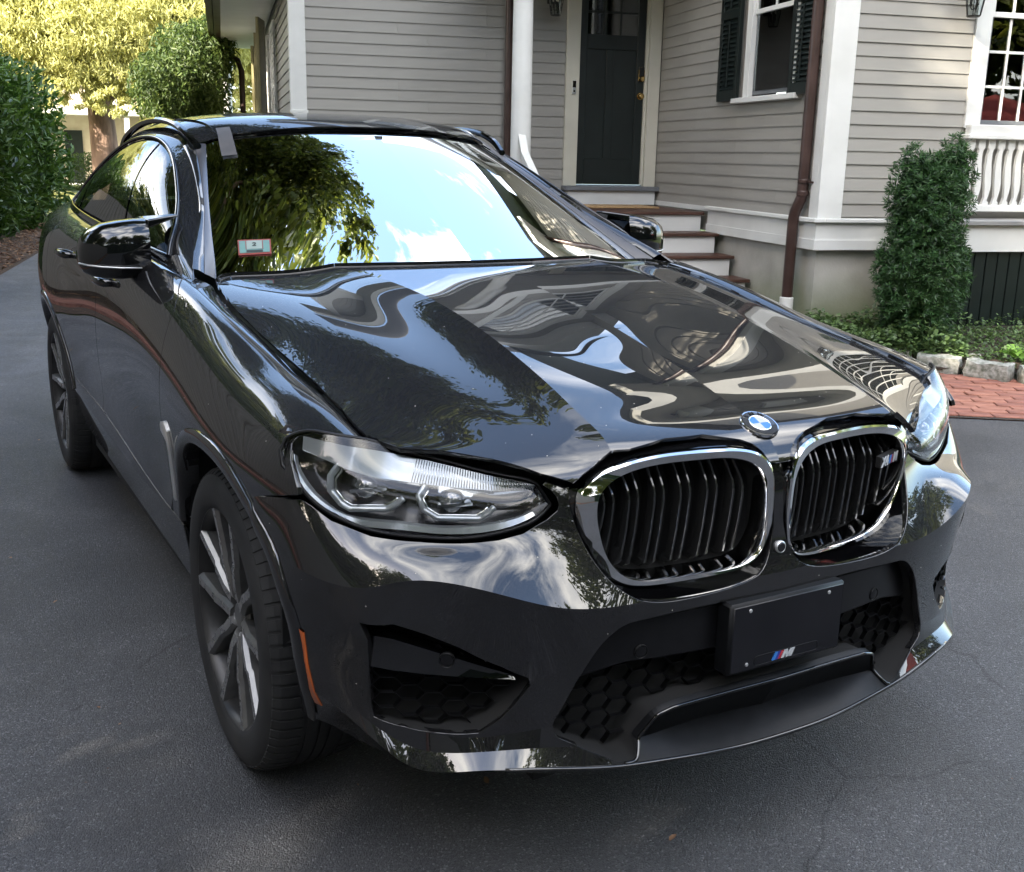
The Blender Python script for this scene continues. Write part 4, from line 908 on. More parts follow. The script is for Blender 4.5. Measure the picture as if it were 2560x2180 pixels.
# headlights ---------------------------------------------------------------
def Lp(u, v, d): # point below the lens surface
    return LENS.ev(np.array([u]), np.array([v]))[0]-LENS.nrm(np.array([u]), np.array([v]))[0]*d
def on_lens(p, d):
    u, v = LENS.inv([p])[0]; return Lp(u, v, d)
U1, V1 = LENS.U[-1], LENS.V[-1]
lensloop = np.array([(u, 0.) for u in np.linspace(0, U1, 30)]+[(U1, V1*.5)]+[(u, V1) for u in np.linspace(U1, 0, 30)]+[(0, V1*.5)])
lensq = panel(LENS, tidy(lensloop, .001), step=.012, flange=.02)
for s in (-1, 1):
    T = lambda Q: Q if s > 0 else mir(Q)
    HL = pobj('headlight', T(lensq), M['lens'], CAR)
    # bowl
    uu = np.linspace(.0, U1, 26); vv = np.linspace(0, V1, 9); G = [[(u, v) for v in vv] for u in uu]; V = []; 
    for i, u in enumerate(uu):
        for j, v in enumerate(vv):
            e = min(1, min(i, len(uu)-1-i)/3.)*min(1, min(j, len(vv)-1-j)/1.5); V.append(Lp(u, v, .003+.055*e))
    F = [(i*9+j, (i+1)*9+j, (i+1)*9+j+1, i*9+j+1) for i in range(25) for j in range(8)]
    mesh('lamp_housing', smx(V, s), ff(F, s), M['lamp_black'], HL)
    m = MB(); b = LENS.ev(lensloop[:, 0], lensloop[:, 1]); nr = LENS.nrm(lensloop[:, 0], lensloop[:, 1]); m.tube(list(b-nr*.003)+[b[0]-nr[0]*.003], .0042, 8, cap=False); mesh('lamp_seal', smx(m.V, s), ff(m.F, s), M['plastic'], HL)
    def ribbon(name, A, B, d1, d2, mt, th=.004):
        n = 30; A = crv(A, n); B = crv(B, n)
        a = np.array([on_lens(p, d1) for p in A]); b = np.array([on_lens(p, d2) for p in B]); a2 = np.array([on_lens(p, d1+th*3) for p in A]); b2 = np.array([on_lens(p, d2+th*3) for p in B])
        V, F = strip_loft([a2, a, b, b2], False); mesh(name, smx(V, s), ff(F, s), mt, HL, sharp=30)
    # bright upper blade, its ribbed light guide, and the lower guide
    ribbon('upper_blade', [(.885,-.487,.932),(.829,-.547,.922),(.772,-.575,.912),(.716,-.599,.899),(.635,-.649,.880),(.556,-.701,.862),(.510,-.735,.853)], [(.900,-.50,.915),(.852,-.556,.893),(.799,-.598,.874),(.745,-.627,.866),(.649,-.677,.854),(.549,-.722,.847),(.505,-.742,.846)], .004, .016, M['lamp_clear'])
    A_r = crv([(.700,-.608,.894),(.635,-.649,.878),(.556,-.701,.860),(.515,-.731,.852)], 46); B_r = crv([(.725,-.637,.862),(.649,-.677,.854),(.549,-.722,.846),(.510,-.738,.845)], 46)
    m = MB()
    for a_, b_ in zip(A_r, B_r):
        a_ = on_lens(a_, .0035); b_ = on_lens(b_, .013); m.tube([a_, b_], .0009, 4)
    o_ = mesh('blade_rib', smx(m.V, s), ff(m.F, s), M['lamp_chrome'], HL); o_['kind'] = 'stuff'
    ribbon('blade_edge', [(.900,-.50,.915),(.852,-.556,.891),(.799,-.598,.872),(.745,-.627,.864),(.649,-.677,.852),(.549,-.722,.845),(.505,-.742,.844)], [(.900,-.505,.908),(.852,-.56,.885),(.799,-.602,.866),(.745,-.631,.858),(.649,-.681,.846),(.549,-.726,.840),(.505,-.746,.841)], .014, .030, M['lamp_chrome'])
    ribbon('lower_guide', [(.911,-.492,.903),(.908,-.519,.857),(.875,-.559,.812),(.83,-.597,.786),(.756,-.65,.779),(.716,-.673,.774),(.634,-.719,.776),(.585,-.744,.786),(.522,-.76,.806)], [(.917,-.49,.898),(.912,-.522,.848),(.877,-.563,.802),(.832,-.60,.775),(.758,-.653,.768),(.716,-.675,.764),(.634,-.720,.764),(.587,-.745,.774),(.520,-.762,.799)], .012, .006, M['lamp_clear'])
    for nm, ring in (('ring', [(.838,-.556,.893),(.862,-.557,.868),(.869,-.564,.838),(.853,-.58,.811),(.838,-.592,.801),(.780,-.638,.806),(.762,-.649,.820),(.750,-.653,.836)]), ('ring', [(.700,-.650,.862),(.722,-.662,.840),(.719,-.672,.810),(.697,-.688,.790),(.625,-.727,.790),(.608,-.734,.805),(.596,-.734,.822)])):
        P = np.array([on_lens(p, .022) for p in lin(ring, .006, False)])
        m = MB(); m.tube(P, .0078, 10, sq=(1, .75)); mesh('light_ring', smx(m.V, s), ff(m.F, s), M['lamp_clear'], HL, smooth=True)
        P = np.array([on_lens(p, .030) for p in lin(ring, .006, False)]); c = P.mean(0); P = P+(c-P)*.13
        m = MB(); m.tube(P, .0035, 8); mesh('light_ring_edge', smx(m.V, s), ff(m.F, s), M['lamp_chrome'], HL, smooth=True)
    for c0 in ((.805,-.600,.848), (.662,-.690,.830)):
        c = on_lens(c0, .040); dr = np.array((.25, -1, .05)); dr /= np.linalg.norm(dr); qd = Vector(dr).to_track_quat('Z', 'Y')
        m = MB(); m.lathe([(.0001, .012), (.014, .010), (.022, .002), (.026, -.004), (.028, -.02)], n=24); mesh('projector', smx([qd @ Vector(v)+Vector(c) for v in m.V], s), ff(m.F, s), M['projector'], HL)
        m = MB(); m.hexa([qd @ Vector(v)+Vector(c) for v in ((-.035,-.004,.012),(.035,-.004,.012),(.030,-.004,-.01),(-.030,-.004,-.01),(-.035,.003,.014),(.035,.003,.014),(.030,.006,-.01),(-.030,.006,-.01))]); mesh('projector_bar', smx(m.V, s), ff(m.F, s), M['lamp_chrome'], HL, smooth=False)

# wheels --------------------------------------------------------------------
def wheel():
    """axis along x, outer face towards -x; built about the hub"""
    W = bpy.data.objects.new('wheel', None); COL.objects.link(W)
    R = .368; w2 = .128
    prof = [(.262,-.112),(.270,-.122),(.285,-.1275),(.315,-.131),(.338,-.127),(.352,-.118),(.3615,-.103),(.3655,-.085),(R,-.05),(R,0),(R,.05),(.3655,.085),(.3615,.103),(.352,.118),(.338,.127),(.315,.131),(.285,.1275),(.270,.122),(.262,.112)]
    m = MB(); m.lathe(prof, axis='x', n=120); m.obj('tyre', M['rubber'], W, sharp=60)
    # shoulder blocks: short dark grooves cut across the shoulder, and ribs of tread between round grooves
    m = MB()
    for k in range(76):
        a = 2*math.pi*k/76; ca, sa = math.cos(a), math.sin(a); da = .030
        for sx in (-1, 1):
            def P(x, r, t): return (x, r*math.cos(a+t), r*math.sin(a+t))
            xs_ = [(.052, R+.0042), (.085, .3695), (.1035, .3652), (.119, .3545)]
            V = []
            for x, r in xs_: V += [P(sx*x, r, -da), P(sx*x, r, da), P(sx*x, r-.010, da+.002), P(sx*x, r-.010, -da-.002)]
            F = [(i*4+j, i*4+(j+1) % 4, i*4+4+(j+1) % 4, i*4+4+j) for i in range(3) for j in range(4)]+[(0, 1, 2, 3), (15, 14, 13, 12)]
            m.add(V, [tuple(reversed(f)) for f in F] if sx > 0 else F)
    for x0, x1 in ((-.042, -.016), (-.010, .010), (.016, .042)): m.lathe([(R-.004, x0), (R+.0042, x0), (R+.0046, x1), (R-.004, x1)], axis='x', n=96)
    t = m.obj('tread_block', M['rubber'], W); t['kind'] = 'stuff'
    # rim barrel and lip
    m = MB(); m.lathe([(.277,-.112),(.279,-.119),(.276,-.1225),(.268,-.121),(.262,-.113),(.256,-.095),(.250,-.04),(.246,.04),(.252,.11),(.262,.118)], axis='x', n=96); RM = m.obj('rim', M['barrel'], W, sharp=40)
    m = MB(); m.lathe([(.2785,-.1195),(.277,-.1232),(.2725,-.1228),(.270,-.1205)], axis='x', n=96); m.obj('rim_lip', M['rim_face'], W, smooth=True)
    m = MB(); m.lathe([(.0001,.02),(.19,.02),(.19,-.005),(.0001,-.005)], axis='x', n=48); m.obj('brake_disc', M['rotor'], W, sharp=40)
    m = MB(); m.box((-.03, -.075, -.19), (.05, .075, -.10), .01); 
    m.obj('brake_caliper', M['caliper'], W, sharp=40)
    # five pairs of spokes
    for k in range(5):
        for sd in (-1, 1):
            b = 2*math.pi*k/5+.30
            def pt_(r, off, x): c, d = math.cos(b), math.sin(b); return np.array((x, r*c-off*sd*d, r*d+off*sd*c))
            st = [(.045, .021, -.096, .019), (.085, .026, -.103, .018), (.140, .046, -.110, .0165), (.150, .050, -.108, .0165), (.205, .060, -.113, .0165), (.268, .074, -.119, .020)]
            V = []
            for r, off, x, hw in st:
                V += [pt_(r, off-hw, x+.006), pt_(r, off-hw*.45, x-.003), pt_(r, off+hw*.75, x-.003), pt_(r, off+hw, x+.008), pt_(r, off+hw*.9, x+.050), pt_(r, off-hw*.8, x+.050)]
            F = [(i*6+j, i*6+(j+1) % 6, i*6+6+(j+1) % 6, i*6+6+j) for i in range(5) for j in range(6)]+[(5, 4, 3, 2, 1, 0), tuple(range(30, 36))]
            fm = [1 if (n_ < 30 and n_ % 6 == 1) else 0 for n_ in range(len(F))]
            if sd < 0: F = [tuple(reversed(f)) for f in F]
            mesh('spoke', V, F, None, RM, mats=[M['rim'], M['rim_face']], fm=fm, sharp=20)
    m = MB(); m.lathe([(.0001,-.093),(.030,-.093),(.033,-.090),(.036,-.080),(.062,-.086),(.068,-.080),(.070,-.03)], axis='x', n=40); m.obj('hub_cap', M['rim'], RM, sharp=35)
    for k in range(5):
        a = 2*math.pi*k/5+.9; m = MB(); m.lathe([(.0001,-.090),(.008,-.090),(.009,-.078),(.009,-.05)], (0, .050*math.cos(a), .050*math.sin(a)), 'x', 10); m.obj('wheel_bolt', M['satin'], RM, sharp=35)
    return W
W0 = wheel(); W0.parent = CAR; W0.location = (-.806, 0, .366); W0.rotation_euler = (0, 0, math.radians(STEER))
for (x, y, rz, sx) in ((.806, 0, STEER, 1), (-.806, 2.864, 0, 0), (.806, 2.864, 0, 1)):
    c = copy_tree(W0, CAR); c.location = (x, y, .366); c.rotation_euler = (math.radians(40*y), 0, math.radians(rz)+(math.pi if sx else 0))
W0.rotation_euler = (math.radians(0), 0, math.radians(STEER))
# wheel wells and underbody
for y0, a, bz in ((0, .50, .475), (2.864, .50, .48)):
    for s in (-1, 1):
        V = []; n = 20
        for x in (.50, .895):
            for k in range(n+1): t = math.pi*(.04+.92*k/n); V.append((x*s, y0+a*math.cos(t), .34+bz*math.sin(t)))
        F = [(k, k+1, n+2+k, n+1+k) for k in range(n)]+[tuple(range(n+1))]
        mesh('wheel_well', V, F, M['void'], CAR, smooth=False)
V = [(x, y, z) for z in (.20, .30) for x, y in ((-.80,-.78),(.80,-.78),(.86,3.6),(-.86,3.6))]
m = MB(); m.box((-.50, -.74, .215), (.50, 3.6, .30)); m.box((-.86, .52, .22), (.86, 2.36, .30)); m.obj('underbody', M['liner'], CAR)
V = [(-.86,-.40,.30),(-.62,-.76,.28),(0,-.895,.263),(.62,-.76,.28),(.86,-.40,.30),(.86,-.38,.33),(-.86,-.38,.33)]
mesh('underbody_tray', V, [(0, 1, 2, 3, 4, 5, 6)], M['liner'], CAR, smooth=False)
# radiator block closes the view through the grilles
m = MB(); m.box((-.60, -.66, .30), (.60, -.60, .86)); m.box((-.9, -.36, .3), (.9, -.35, .80)); m.obj('radiator', M['void'], CAR)
# cabin interior --------------------------------------------------------------
m = MB(); m.hexa([(-.74,.60,1.02),(.74,.60,1.02),(.74,1.15,.95),(-.74,1.15,.95),(-.72,.62,1.085),(.72,.62,1.085),(.70,1.12,1.115),(-.70,1.12,1.115)]); m.hexa([(-.78,1.1,.30),(.78,1.1,.30),(.78,3.2,.30),(-.78,3.2,.30),(-.80,1.1,.40),(.80,1.1,.40),(.80,3.2,.40),(-.80,3.2,.40)]); m.obj('dashboard', M['cabin'], CAR)
for sx in (-.37, .37):
    m = MB(); m.hexa([(sx-.25,1.45,.55),(sx+.25,1.45,.55),(sx+.25,2.0,.52),(sx-.25,2.0,.52),(sx-.24,1.45,.70),(sx+.24,1.45,.70),(sx+.22,2.0,.66),(sx-.22,2.0,.66)])
    m.hexa([(sx-.25,1.88,.62),(sx+.25,1.88,.62),(sx+.25,2.02,.62),(sx-.25,2.02,.62),(sx-.19,2.10,1.20),(sx+.19,2.10,1.20),(sx+.19,2.18,1.20),(sx-.19,2.18,1.20)])
    o = m.obj('front_seat', M['cabin'], CAR, sharp=30); bv = o.modifiers.new('b', 'BEVEL'); bv.width = .035; bv.segments = 3
    m = MB(); m.box((sx-.13, 2.10, 1.22), (sx+.13, 2.20, 1.40), .03); m.obj('headrest', M['cabin'], CAR, sharp=50)
m = MB(); m.lathe([(.178,-.012),(.190,-.012),(.195,0),(.190,.012),(.178,.012),(.175,0),(.178,-.012)], n=40); q_ = Matrix.Rotation(math.radians(-65), 4, 'X'); mesh('steering_wheel', [q_ @ Vector(v)+Vector((.37, 1.32, 1.04)) for v in m.V], m.F, M['cabin'], CAR)
m = MB(); m.box((-.12, 1.235, 1.375), (.12, 1.255, 1.445), .01); m.box((-.012, 1.24, 1.43), (.012, 1.27, 1.52)); m.obj('inside_mirror', M['cabin'], CAR, sharp=40)
def on_glass(x, z, d=.012):
    G, X = GLAS.grid(); i = ((X[:, 0]-abs(x))**2+(X[:, 2]-z)**2).argmin(); u, v = G[i]; p = X[i]; n_ = GLAS.nrm(np.array([u]), np.array([v]))[0]
    if n_[2] < 0: n_ = -n_
    return np.array([math.copysign(p[0], x) if x else 0, p[1], p[2]])-n_*[math.copysign(1, x), 1, 1]*d, n_*[math.copysign(1, x), 1, 1]
def sticker(name, x, z, w, h, mt, d=-.002, th=.001):
    c, n_ = on_glass(x, z, d); ex = np.array((1., 0, 0)); ex -= n_*(ex@n_); ex /= np.linalg.norm(ex); ey = np.cross(n_, ex)
    if ey[2] < 0: ey = -ey
    m = MB(); m.hexa([c+ex*a+ey*b+n_*t for t in (-th, 0) for a, b in ((-w/2,-h/2),(w/2,-h/2),(w/2,h/2),(-w/2,h/2))]); o = m.obj(name, mt, CAR); return c, ex, ey, n_

# things fixed on the windscreen
def quad4(name, P, mt, lift=.002, th=.0012, sx=-1, par=CAR):
    P = [np.array(p)*[sx, 1, 1] for p in P]; n_ = np.cross(P[1]-P[0], P[3]-P[0]); n_ /= np.linalg.norm(n_)
    if n_[2] < 0: n_ = -n_
    m = MB(); m.hexa([p+n_*(lift-th) for p in P]+[p+n_*lift for p in P]); return m.obj(name, mt, par, smooth=False)
for sx in (-1, 1):
    L_t = [(.507,1.502,1.531),(.520,1.425,1.505),(.532,1.370,1.478),(.545,1.294,1.438)]; R_t = [(.467,1.47,1.536),(.480,1.395,1.512),(.490,1.335,1.482),(.503,1.26,1.444)]
    nz = np.array([0, -.5, .86])*.005; V = [np.array(p)*[sx, 1, 1]+nz for p in L_t]+[np.array(p)*[sx, 1, 1]+nz for p in R_t]
    mesh('masking_tape', V, [(i, i+1, i+5, i+4) for i in range(3)], M['tape'], CAR)
q0, q1, q2, q3 = [np.array(p) for p in ((.657,.731,1.162),(.571,.693,1.168),(.552,.759,1.205),(.639,.802,1.200))]
bil = lambda a, b: (q0*(1-a)+q1*a)*(1-b)+(q3*(1-a)+q2*a)*b
ST = quad4('inspection_sticker', [q0, q1, q2, q3], M['red'], .004)
quad4('sticker_field', [bil(.04,.10), bil(.96,.10), bil(.96,.90), bil(.04,.90)], M['teal'], .0055)
quad4('sticker_centre', [bil(.27,.32), bil(.73,.32), bil(.73,.88), bil(.27,.88)], M['paper'], .0065)
for a in (.235, .745): quad4('sticker_bar', [bil(a,.30), bil(a+.02,.30), bil(a+.02,.95), bil(a,.95)], M['red'], .0068)
quad4('sticker_caption', [bil(.25,.12), bil(.75,.12), bil(.75,.25), bil(.25,.25)], M['ink'], .0068)
exs = (q1-q0)*[-1, 1, 1]; eys = (q3-q0)*[-1, 1, 1]; eys = eys-exs*(eys@exs)/(exs@exs); c_ = bil(.5, .60)*[-1, 1, 1]; nn_ = np.cross(exs, eys); nn_ /= np.linalg.norm(nn_)
if nn_[2] < 0: nn_ = -nn_
put_text('sticker_numeral', '2', .026, M['ink'], c_+nn_*.0075, exs, eys, bold=.0006, ext=.0003)
quad4('toll_transponder', [(.228,1.085,1.425),(.135,1.08,1.428),(.125,1.16,1.470),(.222,1.172,1.468)], M['paper'], .006, .022)
quad4('permit_card', [(.500,.668,1.163),(.566,.683,1.156),(.535,.822,1.231),(.466,.796,1.236)], M['paper'], 0, .001, 1)
quad4('permit_print', [(.512,.690,1.176),(.553,.700,1.171),(.530,.798,1.224),(.490,.785,1.228)], M['teal'], .001, .0006, 1)
m = MB(); m.hexa([(-.09,1.04,1.36),(.09,1.04,1.36),(.09,1.10,1.36),(-.09,1.10,1.36),(-.11,1.22,1.47),(.11,1.22,1.47),(.11,1.28,1.45),(-.11,1.28,1.45)]); m.obj('sensor_housing', M['cabin_light'], CAR)
# ---------------------------------------------------------------- setting materials
rnd_ = random.Random(7); NR = np.random.default_rng(11)
def asphalt(name, c1, c2, patch):
    m = mat(name, c1, .85); t, b = nodes(m); n = t.nodes.new; l = t.links.new
    tc = n('ShaderNodeTexCoord'); v = n('ShaderNodeTexVoronoi'); v.inputs['Scale'].default_value = 250; l(tc.outputs['Object'], v.inputs[0])
    f = n('ShaderNodeTexNoise'); f.inputs['Scale'].default_value = 420; f.inputs['Detail'].default_value = 3; l(tc.outputs['Object'], f.inputs[0])
    g_ = n('ShaderNodeTexNoise'); g_.inputs['Scale'].default_value = .55; g_.inputs['Detail'].default_value = 9; g_.inputs['Roughness'].default_value = .62; l(tc.outputs['Object'], g_.inputs[0])
    r = n('ShaderNodeValToRGB'); r.color_ramp.elements[0].color = (*c1, 1); r.color_ramp.elements[1].color = (*c2, 1); r.color_ramp.elements[0].position = .3; r.color_ramp.elements[1].position = .72; l(g_.outputs['Fac'], r.inputs[0])
    s = n('ShaderNodeSeparateColor'); l(v.outputs['Color'], s.inputs[0])
    r2 = n('ShaderNodeValToRGB'); r2.color_ramp.elements[0].color = (.42, .42, .42, 1); r2.color_ramp.elements[1].color = (1.55, 1.53, 1.5, 1); e = r2.color_ramp.elements.new(.93); e.color = (1.55, 1.53, 1.5, 1); e = r2.color_ramp.elements.new(.965); e.color = (3.0, 2.9, 2.8, 1); r2.color_ramp.elements[-1].color = (3.6, 3.5, 3.3, 1); l(s.outputs[0], r2.inputs[0])
    mx = n('ShaderNodeMix'); mx.data_type = 'RGBA'; mx.blend_type = 'MULTIPLY'; mx.inputs['Factor'].default_value = patch; l(r.outputs[0], mx.inputs['A']); l(r2.outputs[0], mx.inputs['B']); l(mx.outputs['Result'], b.inputs['Base Color'])
    ad = n('ShaderNodeMath'); ad.operation = 'MULTIPLY_ADD'; ad.inputs[1].default_value = -1.1; l(v.outputs['Distance'], ad.inputs[0]); l(f.outputs['Fac'], ad.inputs[2])
    bp_ = n('ShaderNodeBump'); bp_.inputs['Strength'].default_value = 1.0; bp_.inputs['Distance'].default_value = .0045; l(ad.outputs[0], bp_.inputs['Height']); l(bp_.outputs[0], b.inputs['Normal'])
    # worn streaks and oily stains
    st = n('ShaderNodeTexNoise'); st.inputs['Scale'].default_value = 1.7; st.inputs['Detail'].default_value = 7; st.inputs['Distortion'].default_value = 1.2; l(tc.outputs['Object'], st.inputs[0])
    sr = n('ShaderNodeMapRange'); sr.inputs[1].default_value = .35; sr.inputs[2].default_value = .7; sr.inputs[3].default_value = .74; sr.inputs[4].default_value = 1.22; l(st.outputs['Fac'], sr.inputs[0])
    m2 = n('ShaderNodeMix'); m2.data_type = 'RGBA'; m2.blend_type = 'MULTIPLY'; m2.inputs['Factor'].default_value = 1; l(mx.outputs['Result'], m2.inputs['A']); l(sr.outputs[0], m2.inputs['B']); l(m2.outputs['Result'], b.inputs['Base Color'])
    # brighter open-sky light farther up the drive, painted into the asphalt colour
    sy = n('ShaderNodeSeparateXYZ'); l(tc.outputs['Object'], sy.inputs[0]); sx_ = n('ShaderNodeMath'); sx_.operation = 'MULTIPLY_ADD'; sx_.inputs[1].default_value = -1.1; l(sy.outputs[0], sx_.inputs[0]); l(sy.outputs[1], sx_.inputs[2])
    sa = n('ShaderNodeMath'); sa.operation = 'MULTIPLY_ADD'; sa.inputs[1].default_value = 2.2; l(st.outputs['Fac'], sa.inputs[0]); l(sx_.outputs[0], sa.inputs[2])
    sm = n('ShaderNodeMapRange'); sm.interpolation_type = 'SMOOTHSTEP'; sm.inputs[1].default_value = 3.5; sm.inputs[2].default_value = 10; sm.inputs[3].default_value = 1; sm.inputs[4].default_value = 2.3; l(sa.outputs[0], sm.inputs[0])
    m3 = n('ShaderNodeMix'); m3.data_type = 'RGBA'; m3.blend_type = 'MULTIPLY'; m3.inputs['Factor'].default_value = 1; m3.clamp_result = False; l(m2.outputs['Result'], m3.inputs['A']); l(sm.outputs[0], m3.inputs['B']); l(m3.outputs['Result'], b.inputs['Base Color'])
    # hairline cracks
    cv_ = n('ShaderNodeTexVoronoi'); cv_.feature = 'DISTANCE_TO_EDGE'; cv_.inputs['Scale'].default_value = .55
    wn = n('ShaderNodeTexNoise'); wn.inputs['Scale'].default_value = 2.5; wn.inputs['Detail'].default_value = 6; l(tc.outputs['Object'], wn.inputs[0]); wm = n('ShaderNodeMix'); wm.data_type = 'RGBA'; wm.inputs['Factor'].default_value = .22; l(tc.outputs['Object'], wm.inputs['A']); l(wn.outputs['Color'], wm.inputs['B']); l(wm.outputs['Result'], cv_.inputs[0])
    ck = n('ShaderNodeMapRange'); ck.inputs[1].default_value = .0; ck.inputs[2].default_value = .0035; ck.inputs[3].default_value = .45; ck.inputs[4].default_value = 1; l(cv_.outputs['Distance'], ck.inputs[0])
    gt = n('ShaderNodeMath'); gt.operation = 'GREATER_THAN'; gt.inputs[1].default_value = .56; l(g_.outputs['Fac'], gt.inputs[0]); ckm = n('ShaderNodeMix'); ckm.inputs[2].default_value = 1; l(gt.outputs[0], ckm.inputs[0]); l(ck.outputs[0], ckm.inputs[3])
    m4 = n('ShaderNodeMix'); m4.data_type = 'RGBA'; m4.blend_type = 'MULTIPLY'; m4.inputs['Factor'].default_value = 1; l(m3.outputs['Result'], m4.inputs['A']); l(ckm.outputs[0], m4.inputs['B']); l(m4.outputs['Result'], b.inputs['Base Color'])
    rr = n('ShaderNodeMapRange'); rr.inputs[3].default_value = .42; rr.inputs[4].default_value = .62; l(st.outputs['Fac'], rr.inputs[0]); l(rr.outputs[0], b.inputs['Roughness'])
    return m
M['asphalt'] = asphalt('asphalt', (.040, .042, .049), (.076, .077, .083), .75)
M['mulch'] = noisy('leaf_litter_soil', (.045, .028, .018), (.13, .080, .050), 30, (.85, .95), .8, 90, dist=.03)
M['soil'] = noisy('bed_soil', (.022, .016, .011), (.05, .036, .026), 14, (.9, .95), .8, 60, dist=.03)
M['lawn'] = noisy('grass_ground', (.04, .07, .015), (.10, .13, .03), 5, (.9, .95), .6, 60, dist=.03)
def boards_mat(name, c1, c2, grain=1):
    return noisy(name, c1, c2, 1.6, (.42, .60), .06, 90, stretch=(1, 1, 4), dist=.002, detail=4)
M['clap'] = boards_mat('clapboard_paint', (.262, .252, .226), (.295, .284, .255))
M['white'] = noisy('white_trim_paint', (.60, .605, .575), (.67, .675, .645), 3, (.38, .52), .03, 60, dist=.002)
M['cream'] = noisy('cream_trim_paint', (.54, .52, .43), (.60, .58, .48), 3, (.4, .55))
M['green'] = noisy('dark_green_paint', (.0042, .0085, .0080), (.0065, .0125, .0115), 6, (.30, .45), .04, 120, dist=.001)
M['green_sunlit'] = noisy('sunlit_green_shutter', (.17, .155, .075), (.22, .20, .10), 6, (.4, .5))  # dark green shutters with their tan sun glint mixed into the colour
M['brown'] = noisy('brown_downspout', (.035, .018, .014), (.055, .030, .024), 5, (.28, .45))
M['tread'] = noisy('stained_tread', (.050, .022, .014), (.085, .040, .026), 5, (.35, .6), .15, 90, stretch=(1, 12, 6), dist=.002)
M['greypaint'] = noisy('grey_sill_paint', (.12, .13, .14), (.16, .17, .18), 5, (.4, .55))
M['deck'] = noisy('grey_deck_paint', (.20, .20, .20), (.26, .26, .25), 4, (.35, .5))
M['concrete'] = noisy('foundation_concrete', (.30, .295, .26), (.45, .44, .40), 2.2, (.8, .92), .35, 60, dist=.006, detail=9)
def mossy():
    m = M['concrete']; t, b = nodes(m); n = t.nodes.new; l = t.links.new; src = b.inputs['Base Color'].links[0].from_socket
    tc = n('ShaderNodeTexCoord'); sp = n('ShaderNodeSeparateXYZ'); l(tc.outputs['Object'], sp.inputs[0])
    f = n('ShaderNodeTexNoise'); f.inputs['Scale'].default_value = 1.4; f.inputs['Detail'].default_value = 6; l(tc.outputs['Object'], f.inputs[0])
    a = n('ShaderNodeMath'); a.operation = 'MULTIPLY_ADD'; a.inputs[1].default_value = -1.6; l(sp.outputs[2], a.inputs[0]); l(f.outputs['Fac'], a.inputs[2])
    r = n('ShaderNodeMapRange'); r.inputs[1].default_value = -.35; r.inputs[2].default_value = .25; r.inputs[4].default_value = .8; l(a.outputs[0], r.inputs[0])
    mx = n('ShaderNodeMix'); mx.data_type = 'RGBA'; mx.inputs['B'].default_value = (.13, .16, .06, 1); l(r.outputs[0], mx.inputs['Factor']); l(src, mx.inputs['A']); l(mx.outputs['Result'], b.inputs['Base Color'])
mossy()
M['brick'] = noisy('red_brick', (.17, .068, .050), (.30, .128, .092), 9, (.8, .92), .5, 70, dist=.004)
M['brick2'] = noisy('orange_brick', (.23, .092, .062), (.36, .165, .115), 9, (.8, .92), .5, 70, dist=.004)
M['granite'] = noisy('granite', (.10, .115, .085), (.42, .42, .39), 26, (.75, .9), .7, 60, dist=.01, pos=(.30, .72))
M['pane'] = glass_mat('window_pane', (.55, .58, .58), ior=1.8)
M['room'] = mat('dim_room', (.035, .033, .030), .9)
M['curtain'] = noisy('curtain', (.30, .31, .28), (.38, .39, .35), 8, (.9, .9))
M['screen'] = mat('insect_screen', (.055, .06, .06), .8)
M['brass'] = mat('brass', (.66, .46, .18), .18, 1)
M['silver'] = mat('silver_button', (.45, .47, .48), .3, .7)
M['blackmetal'] = mat('black_iron', (.012, .012, .012), .4, .3)
M['lampglass'] = glass_mat('lantern_glass', (.86, .90, .90), ior=1.5)
M['bulb'] = mat('candle_bulb', (.75, .70, .60), .3)
M['mat'] = noisy('coir_mat', (.30, .19, .09), (.42, .28, .14), 60, (.95, .98), .5, 300)
M['fence'] = noisy('weathered_wood', (.14, .125, .105), (.24, .22, .19), 4, (.8, .9), .3, 60, stretch=(8, 8, .6), dist=.004)
M['stucco'] = noisy('pale_stucco', (.36, .31, .23), (.42, .37, .28), 3, (.85, .9))
M['shingle'] = noisy('roof_shingle', (.05, .05, .05), (.09, .088, .085), 9, (.85, .95), .5, 60)
M['umbrella'] = mat('red_canvas', (.33, .06, .05), .85)
M['bark'] = noisy('bark', (.10, .062, .045), (.26, .17, .125), 5, (.85, .95), .8, 22, stretch=(1, 1, .25), dist=.04)
M['bark_pale'] = noisy('pale_bark', (.30, .26, .20), (.46, .41, .33), 3, (.8, .9), .5, 18, dist=.03)
def leaf(name, c1, c2, rough=.5, trans=.35, spec=.5, coat=0):
    m = bpy.data.materials.new(name); m.use_nodes = True; t, b = nodes(m); n = t.nodes.new; l = t.links.new
    a = n('ShaderNodeAttribute'); a.attribute_name = 'tone'; r = n('ShaderNodeValToRGB'); r.color_ramp.elements[0].color = (*c1, 1); r.color_ramp.elements[1].color = (*c2, 1); l(a.outputs['Fac'], r.inputs[0]); l(r.outputs[0], b.inputs['Base Color'])
    b.inputs['Roughness'].default_value = rough; b.inputs['Specular IOR Level'].default_value = spec; b.inputs['Coat Weight'].default_value = coat
    tl = n('ShaderNodeBsdfTranslucent'); hs = n('ShaderNodeHueSaturation'); hs.inputs['Hue'].default_value = .485; hs.inputs['Value'].default_value = 1.5; l(r.outputs[0], hs.inputs['Color']); l(hs.outputs[0], tl.inputs[0])
    mx = n('ShaderNodeMixShader'); mx.inputs[0].default_value = trans; l(b.outputs[0], mx.inputs[1]); l(tl.outputs[0], mx.inputs[2]); l(mx.outputs[0], t.nodes['Material Output'].inputs['Surface'])
    return m
M['leaf_dark'] = leaf('rhododendron_leaf', (.012, .040, .006), (.070, .135, .018), .38, .2, .3, 0)
